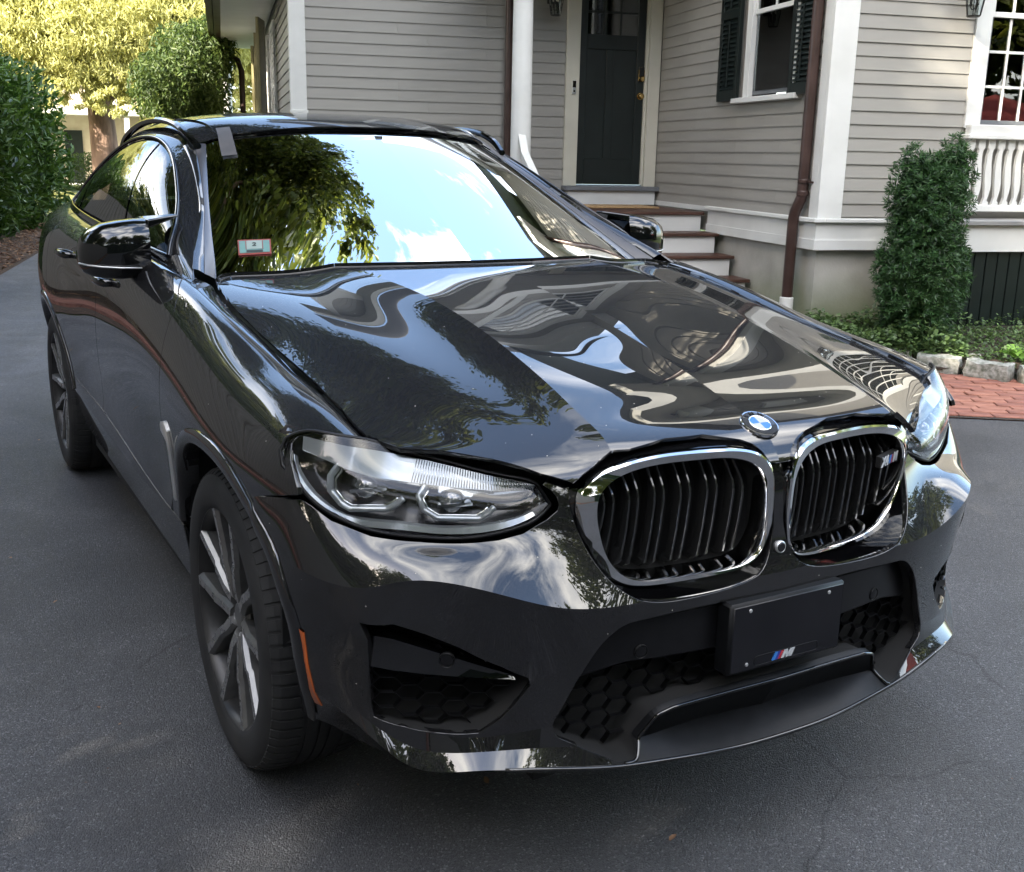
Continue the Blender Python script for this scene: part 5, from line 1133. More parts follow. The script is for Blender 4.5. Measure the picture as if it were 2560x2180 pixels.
M['leaf_lit'] = leaf('hemlock_leaf', (.28, .29, .07), (.58, .58, .25), .6, .40)
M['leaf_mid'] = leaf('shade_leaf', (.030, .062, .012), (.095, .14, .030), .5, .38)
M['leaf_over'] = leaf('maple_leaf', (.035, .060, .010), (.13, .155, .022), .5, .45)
M['leaf_yew'] = leaf('yew_needle', (.010, .034, .011), (.050, .125, .033), .45, .2)
M['leaf_cover'] = leaf('ground_cover_leaf', (.030, .060, .020), (.12, .20, .060), .5, .25)
M['leaf_hosta'] = leaf('hosta_leaf', (.08, .20, .03), (.19, .36, .06), .45, .35)
M['leaf_brown'] = leaf('fallen_leaf', (.10, .05, .03), (.36, .22, .13), .8, .1)

def scatter_mesh(name, C, A, B, N_, mt, parent=None, bend=.18, kind=None):
    """leaves: centres C, half vectors A (length) and B (width), normals N_; pointed, slightly folded blades of four triangles"""
    n = len(C); V = np.empty((n, 6, 3)); 
    V[:, 0] = C-A; V[:, 1] = C-A*.25+B; V[:, 2] = C+A*.35+B*.8; V[:, 3] = C+A; V[:, 4] = C+A*.35-B*.8; V[:, 5] = C-A*.25-B
    dn = N_*np.linalg.norm(A, axis=1)[:, None]*bend; V[:, 0] -= dn; V[:, 3] -= dn
    me = bpy.data.meshes.new(name); me.vertices.add(n*6); me.vertices.foreach_set('co', V.reshape(-1))
    q = np.array([0, 1, 2, 5, 0, 5, 2, 3][:0]+[0, 1, 2, 3, 0, 3, 4, 5]); idx = (np.arange(n)[:, None]*6+q[None]).reshape(-1)
    me.loops.add(n*8); me.loops.foreach_set('vertex_index', idx.astype(np.int32)); me.polygons.add(n*2); me.polygons.foreach_set('loop_start', np.arange(0, n*8, 4, dtype=np.int32))
    me.update(calc_edges=True)
    at = me.attributes.new('tone', 'FLOAT', 'POINT'); at.data.foreach_set('value', np.repeat(NR.random(n).astype(np.float32), 6))
    me.materials.append(mt); o = bpy.data.objects.new(name, me); COL.objects.link(o)
    if parent: o.parent = parent
    if kind: o['kind'] = kind
    return o
def unit(v): return v/(np.linalg.norm(v, axis=-1, keepdims=True)+1e-9)
def leaves(name, blobs, n, L, W, mt, parent=None, shell=.35, out=.5, hang=0, seed=1, clump=0, kind=None, up=.0, stretch=None):
    r = np.random.default_rng(seed); vol = np.array([b[3]*b[4]*b[5] for b in blobs])**.8; k = r.choice(len(blobs), n, p=vol/vol.sum()); b = np.array(blobs)[k]
    d = unit(r.normal(size=(n, 3))); rad = 1-shell*r.random(n)**1.3
    if clump:      # gather the leaves round clump centres so that gaps stay open
        nc = max(3, n//clump); ci = r.integers(0, nc, n); kc = r.choice(len(blobs), nc, p=vol/vol.sum()); bc_ = np.array(blobs)[kc]; dc = unit(r.normal(size=(nc, 3))); rc = (1-shell*r.random(nc)**1.1)
        cc = bc_[:, :3]+dc*rc[:, None]*bc_[:, 3:6]; sz = (.10+.16*r.random(nc))*bc_[:, 3:6].mean(1)
        C = cc[ci]+r.normal(size=(n, 3))*sz[ci][:, None]*.55*np.array([1, 1, .55]); d = unit(C-b[:, :3]*0-bc_[ci][:, :3])
    else: C = b[:, :3]+d*rad[:, None]*b[:, 3:6]*(1+.10*np.sin(d[:, :1]*7+d[:, 1:2]*5+k[:, None]))
    A = unit(r.normal(size=(n, 3))+d*out-np.array([0, 0, hang])+np.array([0, 0, up])); N_ = unit(np.cross(A, r.normal(size=(n, 3)))+d*.4); B = unit(np.cross(N_, A)); s = .65+.7*r.random(n)
    return scatter_mesh(name, C, A*L*s[:, None], B*W*s[:, None], N_, mt, parent, kind=kind)
def branches(name, root, tips, r0, mt, parent, seed=1, n=9, wob=.25, taper=.12):
    r = np.random.default_rng(seed); m = MB()
    for (a, b, ra) in tips:
        a = np.array(a, float); b = np.array(b, float); t = np.linspace(0, 1, n)[:, None]; P = a+(b-a)*t+np.array([0, 0, 1])*np.linalg.norm(b-a)*.06*np.sin(t*3.1); P[1:-1] += r.normal(size=(n-2, 3))*wob*np.linalg.norm(b-a)*.06
        m.tube(P, ra*(1-(1-taper)*t[:, 0]), 8)
    return m.obj(name, mt, parent, smooth=True)

# ---------------------------------------------------------------- house frame: a along the front, b into depth
HH = .259737
e1 = np.array((math.cos(HH), -math.sin(HH), 0)); e2 = np.array((math.sin(HH), math.cos(HH), 0))
def W_(a, b, z=0): return tuple(e1*a+e2*b+np.array((0, 0, z)))
def hthing(name, label, cat, a=0, b=0, z=0, group=None):
    return thing(name, label, cat, W_(a, b, z), -HH, group)
def flat(name, poly, z, mt, sub=None):
    me = mesh(name, [W_(a, b, z) for a, b in poly], [tuple(range(len(poly)))], mt, smooth=False); return tag(me, kind='structure')
# ground sheets
o = mesh('ground', [(-300, -300, -.03), (300, -300, -.03), (300, 300, -.03), (-300, 300, -.03)], [(0, 1, 2, 3)], M['lawn'], smooth=False); tag(o, kind='structure')
drv = [(-3.50,-9),(9,-9),(9.2,1.2),(6.3,1.75),(4.3,2.25),(3.66,2.52),(3.25,2.677),(3.05,2.95),(3.2,3.6),(3.35,4.4),(2.9,4.9),(-.6,8.3),(-.6,16),(-1.2,24),(-2.4,31),(-4.2,36),(-5.4,35),(-4.5,26),(-3.9,20),(-3.45,15),(-3.42,10)]
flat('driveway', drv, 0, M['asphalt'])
flat('leaf_litter_ground', [(-3.9,-9),(-3.41,10),(-3.44,15),(-3.89,20),(-4.49,26),(-5.4,35.2),(-9,36),(-12,10),(-12,-9)], -.006, M['mulch'])
# planting bed rises to the house
V = [W_(*p) for p in ((3.25,3.5,.02),(3.9,3.9,.05),(4.25,3.78,.06),(4.6,3.45,.06),(6.2,3.2,.06),(9,3.2,.06),(9,4.75,.20),(5.2,4.75,.20),(4.2,5.0,.22),(3.6,5.1,.24),(3.3,4.9,.15),(1.5,6.2,.06),(3.0,4.6,.03))]
o = mesh('planting_bed', V, [(0, 1, 10, 12), (1, 2, 8, 9, 10), (2, 3, 4, 7, 8), (4, 5, 6, 7), (12, 10, 11)], M['soil'], smooth=False); tag(o, kind='structure')
# brick path: bricks in running bond laid along the asphalt edge
sand = flat('path_bed', [(3.25,2.677),(3.66,2.52),(4.3,2.25),(6.3,1.75),(9.2,1.2),(9.2,3.3),(6.2,3.3),(4.62,3.40),(4.40,3.62),(4.22,3.86),(4.10,4.10),(3.5,3.75),(3.1,3.2)], .006, M['soil'])
bl_, bw_ = .198, .095; da_ = unit(np.array([.41, -.153])); pa_ = np.array([.153, .41])/np.hypot(.153, .41)
bme = {}
def brick_mesh(k):
    if k not in bme:
        m = MB(); m.box((-bl_/2, -bw_/2, -.05), (bl_/2, bw_/2, 0), .004); me = bpy.data.meshes.new('brick'); me.from_pydata(m.V, [], m.F); me.materials.append(M['brick' if k == 0 else 'brick2']); bme[k] = me
    return bme[k]
pth = np.array([(3.27,2.72),(3.66,2.56),(4.3,2.29),(6.0,1.86),(6.0,3.3),(4.62,3.38),(4.38,3.60),(4.20,3.84),(4.08,4.06),(3.5,3.70),(3.12,3.2)])
cnt = 0
cand = []
for i in range(-12, 30):
    for j in range(-3, 26):
        c = np.array([3.25, 2.72])+da_*((i+(.5 if j % 2 else 0)+.11*math.sin(j*2.3))*(bl_+.008))+pa_*(j*(bw_+.008)+.05)
        if inpoly(np.array([c]), pth)[0]: cand.append(c)
cand.sort(key=lambda c: math.hypot(c[0]-3.6, c[1]-2.9))
BR = cand[:290]
for c in BR:
    o = bpy.data.objects.new('brick', brick_mesh(rnd_.random() < .4)); COL.objects.link(o); o.parent = sand
    a_ = math.atan2(da_[1], da_[0]); o.location = (*W_(c[0], c[1])[:2], .016+rnd_.uniform(-.004, .004)); o.rotation_euler = (rnd_.uniform(-.015, .015), rnd_.uniform(-.015, .015), -HH+a_+rnd_.uniform(-.03, .03))
m = MB()
for c in cand[290:]:
    q = [W_(*(c+da_*x*bl_/2+pa_*y*bw_/2), .014) for x, y in ((-1,-1),(1,-1),(1,1),(-1,1))]; m.add(q+[(p[0], p[1], -.02) for p in q], [(0, 1, 2, 3), (0, 4, 5, 1), (1, 5, 6, 2), (2, 6, 7, 3), (3, 7, 4, 0)])
o = m.obj('brick_paving', M['brick'], sand); o['kind'] = 'stuff'
# granite blocks edging the bed
def granite_block(a, b, w, d, h, rz, label):
    r = np.random.default_rng(int(a*1000)); m = MB(); nx, ny, nz = 7, 4, 4; me = bpy.data.meshes.new('granite_block'); bm_ = None
    V = []; F = []; idx = {}
    for i in range(nx+1):
        for j in range(ny+1):
            for k in range(nz+1):
                if 0 < i < nx and 0 < j < ny and 0 < k < nz: continue
                p = np.array([(i/nx-.5)*w, (j/ny-.5)*d, k/nz*h]); 
                e = sum((i in (0, nx), j in (0, ny), k in (0, nz))); sh_ = 1-.035*(e-1); p = p*[sh_, sh_, 1] if e > 1 else p
                p += r.normal(size=3)*.005; idx[(i, j, k)] = len(V); V.append(p)
    for i in range(nx):
        for j in range(ny): F += [(idx[i,j,nz], idx[i+1,j,nz], idx[i+1,j+1,nz], idx[i,j+1,nz])]
    for i in range(nx):
        for k in range(nz): F += [(idx[i,0,k], idx[i+1,0,k], idx[i+1,0,k+1], idx[i,0,k+1]), (idx[i+1,ny,k], idx[i,ny,k], idx[i,ny,k+1], idx[i+1,ny,k+1])]
    for j in range(ny):
        for k in range(nz): F += [(idx[0,j+1,k], idx[0,j,k], idx[0,j,k+1], idx[0,j+1,k+1]), (idx[nx,j,k], idx[nx,j+1,k], idx[nx,j+1,k+1], idx[nx,j,k+1])]
    o = mesh('granite_block', V, F, M['granite'], sharp=60); o.location = W_(a, b, -.01); o.rotation_euler = (0, 0, -HH+rz); return tag(o, label, 'stone block', 'granite blocks edging the planting bed')
for a, b, w, rz, lb in ((3.86,4.22,.30,-.35,'rough granite block half hidden behind the car, leftmost of the row edging the bed'), (4.10,3.95,.30,-.80,'rough granite block second from the left in front of the upright yew'), (4.305,3.665,.31,-.98,'long rough granite block under the hosta, third from the left'), (4.55,3.43,.30,-.55,'rough granite block at the right picture edge in front of the hosta'), (4.84,3.34,.28,-.2,'rough granite block just outside the right picture edge')):
    granite_block(a, b, w, .16, .135, rz, lb)

# ---------------------------------------------------------------- the house
HS = hthing('clapboard_house', 'large taupe clapboard house with white trim and a dark green front door', 'house')
def wallpart(name, mt, boxes, par=None, bev=0):
    m = MB()
    for a, b in boxes: m.box(a, b, bev)
    return m.obj(name, mt, par or HS)
wallA = wallpart('front_wall', M['clap'], [((-.16, 8.52, .2), (2.62, 8.8, 5.3)), ((3.60, 8.52, .2), (3.75, 8.8, 5.3)), ((2.6, 8.52, 3.25), (3.7, 8.8, 5.3)), ((2.6,8.6,.2),(3.7,8.9,1.18))])
wallB = wallpart('porch_side_wall', M['clap'], [((3.665, 5.06, .8), (3.9, 5.60, 5.3)), ((3.665, 6.36, .8), (3.9, 8.6, 5.3)), ((3.665, 5.60, .8), (3.9, 6.36, 1.99)), ((3.665, 5.60, 3.42), (3.9, 6.36, 5.3))])
wallD = wallpart('bay_wall', M['clap'], [((3.7, 5.055, .8), (4.98, 5.3, 5.3)), ((4.98, 5.055, .8), (6.3, 5.3, 1.76)), ((4.98, 5.055, 3.3), (6.3, 5.3, 5.3)), ((6.3, 5.055, .8), (9.5, 5.3, 5.3))])
wallW = wallpart('gable_side_wall', M['clap'], [((-.16, 8.8, .2), (.05, 12.7, 5.3))])
wallR = wallpart('rear_wing_wall', M['clap'], [((-.16, 12.7, .2), (.05, 17.0, 3.3))])
bcache = {}
def board(par, axis, p0, ln, z, out_sign=-1, face=0.):
    """one clapboard; axis 'a' or 'b' is its length direction"""
    key = (axis, round(ln, 3), out_sign)
    if key not in bcache:
        h = .112; t0, t1 = .016, .004
        if axis == 'a': V = [(0,0,0),(ln,0,0),(ln,-t0,0),(0,-t0,0),(0,0,h),(ln,0,h),(ln,-t1,h),(0,-t1,h)]
        else: V = [(0,0,0),(-t0,0,0),(-t0,ln,0),(0,ln,0),(0,0,h),(-t1,0,h),(-t1,ln,h),(0,ln,h)]
        me = bpy.data.meshes.new('clapboard'); me.from_pydata(V, [], [(0, 3, 2, 1) if axis == 'a' else (0, 3, 2, 1), (4, 5, 6, 7), (0, 1, 5, 4), (1, 2, 6, 5), (2, 3, 7, 6), (3, 0, 4, 7)]); me.materials.append(M['clap'])
        bm = __import__('bmesh').new(); bm.from_mesh(me); __import__('bmesh').ops.recalc_face_normals(bm, faces=bm.faces); bm.to_mesh(me); bm.free(); bcache[key] = me
    o = bpy.data.objects.new('clapboard', bcache[key]); COL.objects.link(o); o.parent = par; o.location = (*p0, z); return o
def boards(par, axis, p0, ln, zs):
    for z in zs:
        if ln > 1.2 and rnd_.random() < .55:      # a butt joint somewhere along the course
            c = round(rnd_.uniform(.25, .75)*ln/.3)*.3; z2 = z+rnd_.uniform(-.001, .001)
            board(par, axis, p0, c-.0015, z2); board(par, axis, (p0[0]+c, p0[1]) if axis == 'a' else (p0[0], p0[1]+c), ln-c, z2+rnd_.uniform(-.0008, .0008)); continue
        board(par, axis, (p0[0]+(rnd_.uniform(-.0015, .0015) if axis == 'b' else 0), p0[1]+(rnd_.uniform(-.0015, .0015) if axis == 'a' else 0)), ln, z+rnd_.uniform(-.001, .001))
zA = [1.87+.1055*k for k in range(-10, 17)]
boards(wallA, 'a', (-.03, 8.52), 2.64, zA)
zB = [1.227+.1035*k for k in range(-2, 24)]
boards(wallB, 'b', (3.665, 6.60), 1.92, [z for z in zB]); boards(wallB, 'b', (3.665, 5.17), .27, [z for z in zB if z > 1.9])
boards(wallB, 'b', (3.665, 5.17), 1.43, [z for z in zB if z < 1.85])
zD = [1.553+.1008*k for k in range(-5, 19)]
boards(wallD, 'a', (3.85, 5.055), 1.03, zD)
zW = [1.845+.1055*k for k in range(-8, 18)]
boards(wallW, 'b', (-.16, 8.68), 4.0, zW); boards(wallR, 'b', (-.16, 12.72), 4.25, [z for z in zW if z < 3.2])
# upper storeys, seen in the reflections only: boards joined
m = MB()
for k in range(32):
    z = 3.62+.1055*k
    if z > 5.15: break
    for (a0, a1, b) in ((-.16, 3.7, 8.52), (3.7, 9.5, 5.055)): m.hexa([(a0,b,z),(a1,b,z),(a1,b+.02,z),(a0,b+.02,z),(a0,b-.002,z+.112),(a1,b-.002,z+.112),(a1,b+.02,z+.112),(a0,b+.02,z+.112)][:0] or [(a0,b-.016,z),(a1,b-.016,z),(a1,b,z),(a0,b,z),(a0,b-.004,z+.112),(a1,b-.004,z+.112),(a1,b,z+.112),(a0,b,z+.112)])
    m.hexa([(3.665-.016,5.06,z),(3.665,5.06,z),(3.665,8.5,z),(3.665-.016,8.5,z),(3.661,5.06,z+.112),(3.665,5.06,z+.112),(3.665,8.5,z+.112),(3.661,8.5,z+.112)])
o = m.obj('upper_clapboards', M['clap'], HS); o['kind'] = 'stuff'
# foundation and water table
wallpart('foundation', M['concrete'], [((3.69, 5.09, -.2), (3.95, 7.1, .79)), ((3.95, 5.09, -.2), (5.2, 5.35, .79)), ((-.1, 8.56, -.2), (2.6, 8.8, .9)), ((-.1, 8.8, -.2), (.1, 17, .9))])
wallpart('water_table', M['white'], [((3.625, 5.020, .79), (3.70, 7.06, .868)), ((3.638, 5.032, .868), (3.70, 7.06, 1.002)), ((3.70, 5.020, .79), (5.0, 5.09, .868)), ((3.70, 5.032, .868), (5.0, 5.09, 1.002)), ((3.64, 7.06, .985), (3.665, 8.5, 1.03))])
wallpart('water_table_cap', M['white'], [((3.600, 4.998, 1.002), (3.70, 7.08, 1.036)), ((3.70, 4.998, 1.002), (4.98, 5.09, 1.036))], bev=.006)
# corner boards and casings
wallpart('corner_board', M['white'], [((-.185, 8.495, 1.78), (-.03, 8.55, 5.3)), ((-.185, 8.55, 1.78), (-.15, 8.68, 5.3)), ((-.195, 8.482, 1.775), (-.02, 8.56, 1.86))], bev=.003)
wallpart('corner_board', M['white'], [((3.640, 5.030, 1.036), (3.85, 5.07, 5.3)), ((3.640, 5.07, 1.036), (3.68, 5.17, 5.3))], bev=.003)
m = MB(); m.box((2.61, 8.475, 1.17), (2.755, 8.55, 3.4), .004); m.obj('door_casing', M['cream'], HS)
m = MB(); m.box((3.515, 8.475, 1.17), (3.645, 8.55, 3.4), .004); m.box((3.485, 8.50, 1.19), (3.513, 8.60, 3.4), .003); m.obj('door_casing', M['cream'], HS)
# front door
DR = MB(); DR.box((2.757, 8.545, 1.19), (3.483, 8.575, 3.22)); DR = DR.obj('front_door', M['green'], HS)
def dpart(name, mt, a, b, par, bev=.003): m = MB(); m.box(a, b, bev); return m.obj(name, mt, par)
for a, b in (((2.757,8.527,1.19),(2.845,8.545,3.22)), ((3.395,8.527,1.19),(3.483,8.545,3.22)), ((2.845,8.527,1.19),(3.395,8.545,1.455)), ((2.845,8.527,2.555),(3.395,8.545,2.70)), ((3.060,8.527,1.455),(3.140,8.545,2.555)), ((2.845,8.527,3.12),(3.395,8.545,3.22))): dpart('door_rail', M['green'], a, b, DR)
for x in (3.021, 3.206): dpart('door_muntin', M['green'], (x-.013, 8.528, 2.70), (x+.013, 8.546, 3.12), DR)
dpart('door_muntin', M['green'], (2.845, 8.529, 2.905), (3.395, 8.547, 2.930), DR)
for x0, x1 in ((2.845,3.008),(3.034,3.193),(3.219,3.395)):
    for z0, z1 in ((2.70,2.905),(2.93,3.12)): dpart('door_pane', M['pane'], (x0, 8.536, z0), (x1, 8.540, z1), DR, 0)
m = MB(); m.lathe([(.0001,-.058),(.022,-.056),(.030,-.046),(.031,-.036),(.022,-.024),(.012,-.018),(.012,-.008),(.036,-.006),(.038,0)], (3.450, 8.525, 2.10), 'y', 24); m.obj('door_knob', M['brass'], DR, sharp=40)
m = MB(); m.box((3.418, 8.508, 2.255), (3.482, 8.527, 2.395), .006); LK = m.obj('keypad_lock', M['blackmetal'], DR)
m = MB(); m.lathe([(.0001,-.035),(.018,-.033),(.022,-.024),(.030,-.015),(.031,0)], (3.450, 8.512, 2.275), 'y', 20); m.obj('lock_cylinder', M['brass'], LK, sharp=40)
m = MB(); m.tube([(3.420,8.512,2.25),(3.420,8.512,2.36),(3.45,8.512,2.392),(3.48,8.512,2.36),(3.48,8.512,2.25)], .004, 6); m.obj('lock_rim', M['brass'], LK)
BL = hthing('video_doorbell', 'slim silver and black video doorbell on the cream casing left of the door', 'doorbell', 2.694, 8.475, 2.10)
dpart('doorbell_body', M['silver'], (-.022, -.022, -.005), (.022, 0, .13), BL, .008); dpart('camera_face', M['black_gloss'], (-.018, -.025, .062), (.018, -.0225, .126), BL, .001)
m = MB(); m.lathe([(.0001,-.027),(.010,-.026),(.011,-.0225)], (0, 0, .025), 'y', 16); m.obj('bell_button', M['black_gloss'], BL)
wallpart('door_sill', M['greypaint'], [((2.60, 8.36, 1.125), (3.655, 8.56, 1.172))], bev=.006)
wallpart('sill_riser', M['white'], [((2.64, 8.40, .985), (3.62, 8.56, 1.125))])
# entry steps
for k, (z, b0, b1) in enumerate(((.975, 7.10, 8.55), (.795, 6.78, 7.12), (.615, 6.46, 6.80), (.435, 6.14, 6.48), (.255, 5.82, 6.16))):
    if k == 0: wallpart('porch_floor', M['tread'], [((1.55, b0, z-.03), (3.625, b1, z))], bev=.006)
    else: wallpart('step_tread', M['tread'], [((1.75, b0, z-.03), (3.635+.012*k, b1, z))], bev=.006)
    wallpart('step_riser', M['white'], [((1.78, b0+.03, z-.185), (3.60+.012*k, b0+.055, z-.03))])
wallpart('step_side', M['green'], [((3.56, 5.9, .0), (3.59, 8.5, .25)), ((1.57, 7.14, 0), (1.60, 8.5, .94))])
DM = MB(); DM.box((-.42, -.25, 0), (.42, .25, .018), .004); DM = DM.obj('door_mat', M['mat']); DM.location = W_(2.98, 7.95, .976); DM.rotation_euler = (0, 0, -HH); tag(DM, 'tan coir door mat lying on the porch floor below the green door', 'door mat')
# porch post, rail end, downspouts, porch roof
m = MB(); m.lathe([(.115,.975),(.115,1.05),(.095,1.06),(.093,1.12),(.090,2.0),(.088,2.6),(.080,3.35),(.10,3.38),(.115,3.40),(.115,3.5)], (1.745, 7.0, 0), 'z', 32); m.obj('porch_column', M['white'], HS, sharp=40)
m = MB(); m.hexa([(1.70,6.80,1.43),(1.765,6.80,1.43),(1.765,6.92,1.62),(1.70,6.92,1.62),(1.70,6.80,1.50),(1.765,6.80,1.50),(1.765,6.95,1.70),(1.70,6.95,1.70)]); m.hexa([(1.70,5.7,.85),(1.765,5.7,.85),(1.765,6.82,1.44),(1.70,6.82,1.44),(1.70,5.7,.92),(1.765,5.7,.92),(1.765,6.82,1.51),(1.70,6.82,1.51)]); m.obj('handrail', M['white'], HS)
def spout(pts, r, name='downspout'):
    m = MB(); m.tube(pts, r, 14); return m.obj(name, M['brown'], HS, sharp=50)
spout([(1.985, 8.44, 5.3), (1.985, 8.44, 3.4), (1.985, 8.44, 1.2)], .036)
SP = spout([(3.600, 5.215, 5.3), (3.600, 5.215, 3), (3.600, 5.222, 1.215), (3.595, 5.226, 1.18), (3.575, 5.262, 1.08), (3.572, 5.275, 1.04), (3.570, 5.278, .98), (3.568, 5.276, .36)], .044)
m = MB(); m.lathe([(.047,1.20),(.049,1.205),(.049,1.235),(.047,1.24)], (3.60, 5.217, 0), 'z', 16); m.box((3.60, 5.13, 1.30), (3.655, 5.16, 1.315)); m.lathe([(.0465,1.30),(.048,1.302),(.048,1.325),(.0465,1.33)], (3.60, 5.216, 0), 'z', 16); m.obj('spout_strap', M['brown'], SP)
m = MB(); m.lathe([(.056,.22),(.056,.385),(.046,.39)], (3.568, 5.276, 0), 'z', 18); m.obj('drain_boot', M['white'], SP, sharp=40)
wallpart('porch_ceiling', M['white'], [((1.5, 6.85, 3.5), (3.66, 8.5, 3.62))])
# main eaves, roofs
wallpart('eave', M['white'], [((-.7, 8.0, 5.3), (3.7, 8.9, 5.5)), ((3.2, 4.55, 5.3), (10, 5.3, 5.5)), ((-.80, 8.2, 3.14), (-.19, 17.2, 3.18))])
m = MB(); m.add([(-.8,7.95,5.52),(3.8,7.95,5.52),(3.8,12.8,9.2),(-.8,12.8,9.2)], [(0,1,2,3)]); m.add([(3.1,4.5,5.52),(6.6,4.5,9.0),(6.6,12,9.0),(3.1,12,5.52)], [(0,1,2,3)]); m.add([(6.6,4.5,9.0),(10.1,4.5,5.52),(10.1,12,5.52),(6.6,12,9.0)], [(0,1,2,3)]); m.add([(-.95,8.15,3.30),(-.95,17.3,3.30),(-.19,17.3,3.75),(-.19,8.15,3.75)], [(0,1,2,3)]); m.add([(-.2,12.7,3.74),(-.2,17.3,3.74),(2,17.3,5.0),(2,12.7,5.0)], [(0,1,2,3)]); m.obj('roof', M['shingle'], HS)
m = MB(); m.add([(3.6,5.05,5.5),(9.6,5.05,5.5),(6.6,5.05,8.5)], [(0,1,2)]); m.obj('gable', M['clap'], HS)
m = MB(); m.hexa([(-.98,8.15,3.16),(-.90,8.15,3.16),(-.90,17.3,3.16),(-.98,17.3,3.16),(-.99,8.15,3.30),(-.88,8.15,3.30),(-.88,17.3,3.30),(-.99,17.3,3.30)]); m.box((-.89, 8.15, 3.14), (-.80, 17.3, 3.28)); GT = m.obj('gutter', M['brown'], HS)
spout([(-.92, 16.2, 3.18), (-.90, 16.2, 3.08), (-.74, 16.1, 2.96), (-.55, 16.05, 2.86), (-.50, 16.0, 2.7), (-.50, 16.0, .5)], .045)
m = MB(); m.lathe([(.12,.9),(.12,1.0),(.095,1.02),(.09,2.75),(.11,2.79),(.13,2.82),(.13,2.95)], (-.74, 17.6, 0), 'z', 24); m.obj('rear_porch_column', M['white'], HS, sharp=40)
wallpart('rear_porch_beam', M['white'], [((-.95, 17.0, 2.95), (-.6, 19.5, 3.2))])
# windows
def sash_window(par, axis, u0, u1, z0, z1, face, cols, rows, cas=.09, name='window', wmat='white', glassback=True, curtain=True):
    """axis 'a': lies in a plane b=face looking to -b; axis 'b': plane a=face looking to -a"""
    def bx(x0, x1, d0, d1, zz0, zz1): return ((x0, face+d0, zz0), (x1, face+d1, zz1)) if axis == 'a' else ((face+d0, x0, zz0), (face+d1, x1, zz1))
    def mk(nm, mt, lst, pr, bev=.002):
        m = MB()
        for q in lst: a, b = bx(*q); m.box(a, b, bev)
        return m.obj(nm, mt, pr)
    WN = mk(name, M[wmat], [(u0-cas, u0, -.028, .02, z0-.02, z1+cas), (u1, u1+cas, -.028, .02, z0-.02, z1+cas), (u0, u1, -.028, .02, z1, z1+cas)], par)
    zm = (z0+z1)/2
    for sh_, (a0, a1) in ((0, (z0, zm+.02)), (.02, (zm-.02, z1))):
        f = .038 if sh_ == 0 else .032; d = .004-sh_+.01
        S_ = mk('sash', M['greypaint' if (sh_ == 0 and wmat == 'white' and not cols == 4) else 'white'], [(u0+.004, u0+f, d, d+.03, a0, a1), (u1-f, u1-.004, d, d+.03, a0, a1), (u0+f, u1-f, d, d+.03, a0, a0+f*1.2), (u0+f, u1-f, d, d+.03, a1-f*.8, a1)], WN)
        xs = np.linspace(u0+f, u1-f, cols+1); zs = np.linspace(a0+f, a1-f*.8, rows+1)
        ml = [(x-.010, x+.010, d+.004, d+.024, a0+f, a1-f*.8) for x in xs[1:-1]]+[(u0+f, u1-f, d+.006, d+.022, z-.010, z+.010) for z in zs[1:-1]]
        if ml: mk('muntin', M['white'], ml, WN, .001)
        for i in range(cols):
            for j in range(rows): mk('pane', M['pane'], [(xs[i], xs[i+1], d+.012, d+.015, zs[j], zs[j+1])], WN, 0)
    mk('room_behind', M['room'], [(u0-.3, u1+.3, .5, .52, z0-.3, z1+.3)], WN, 0)
    return WN
WB = sash_window(wallB, 'b', 5.62, 6.34, 2.02, 3.38, 3.640, 2, 1, cas=.10)
m = MB(); m.box((3.585, 5.46, 1.955), (3.67, 6.62, 2.0), .004); m.obj('window_sill', M['white'], WB)
m = MB(); m.box((3.646, 5.65, 2.05), (3.650, 6.31, 2.70)); m.obj('insect_screen', M['pane'], WB)
m = MB(); m.box((3.75, 5.64, 2.7), (3.76, 5.98, 3.35)); m.obj('curtain', M['curtain'], WB)
WD = sash_window(wallD, 'a', 5.01, 6.29, 1.77, 3.45, 5.052, 7, 3, cas=.14, wmat='white')
def shutter(par, axis, c0, w, z0, z1, face, ang=0):
    S_ = bpy.data.objects.new('shutter', None); 
    m = MB(); t = .036; st = .052
    m.box((0, -t, z0), (st, 0, z1), .003); m.box((w-st, -t, z0), (w, 0, z1), .003); m.box((st, -t, z0), (w-st, 0, z0+.09), .002); m.box((st, -t, z1-.07), (w-st, 0, z1), .002); m.box((st, -t, (z0+z1)/2-.035), (w-st, 0, (z0+z1)/2+.035), .002); m.box((st, -.010, z0+.05), (w-st, -.006, z1-.05)); m.box((w/2-.008, -t-.008, z0+.12), (w/2+.008, -t+.002, (z0+z1)/2-.06), .002); m.box((w/2-.008, -t-.008, (z0+z1)/2+.06), (w/2+.008, -t+.002, z1-.1), .002)
    S_ = m.obj('shutter', M['green'], par)
    if axis == 'a': S_.location = (c0, face, 0); S_.rotation_euler = (0, 0, ang)
    else: S_.location = (face, c0, 0); S_.rotation_euler = (0, 0, -math.pi/2+ang)
    lm = bpy.data.meshes.new('louvre'); mm = MB(); mm.hexa([(st,-.034,0),(w-st,-.034,0),(w-st,-.030,0),(st,-.030,0),(st,-.014,.036),(w-st,-.014,.036),(w-st,-.010,.036),(st,-.010,.036)]); lm.from_pydata(mm.V, [], mm.F); lm.materials.append(M['green'])
    for (q0, q1) in ((z0+.10, (z0+z1)/2-.04), ((z0+z1)/2+.04, z1-.08)):
        for z in np.arange(q0, q1-.03, .040 if axis == 'b' and face > 1 else .055): l_ = bpy.data.objects.new('louvre', lm); COL.objects.link(l_); l_.parent = S_; l_.location = (0, 0, z)
    return S_
shutter(HS, 'b', 6.955, .40, 1.985, 3.46, 3.635); shutter(HS, 'b', 5.610, .365, 1.985, 3.46, 3.635)
SHB = M['green']; M['green'] = M['green_sunlit']
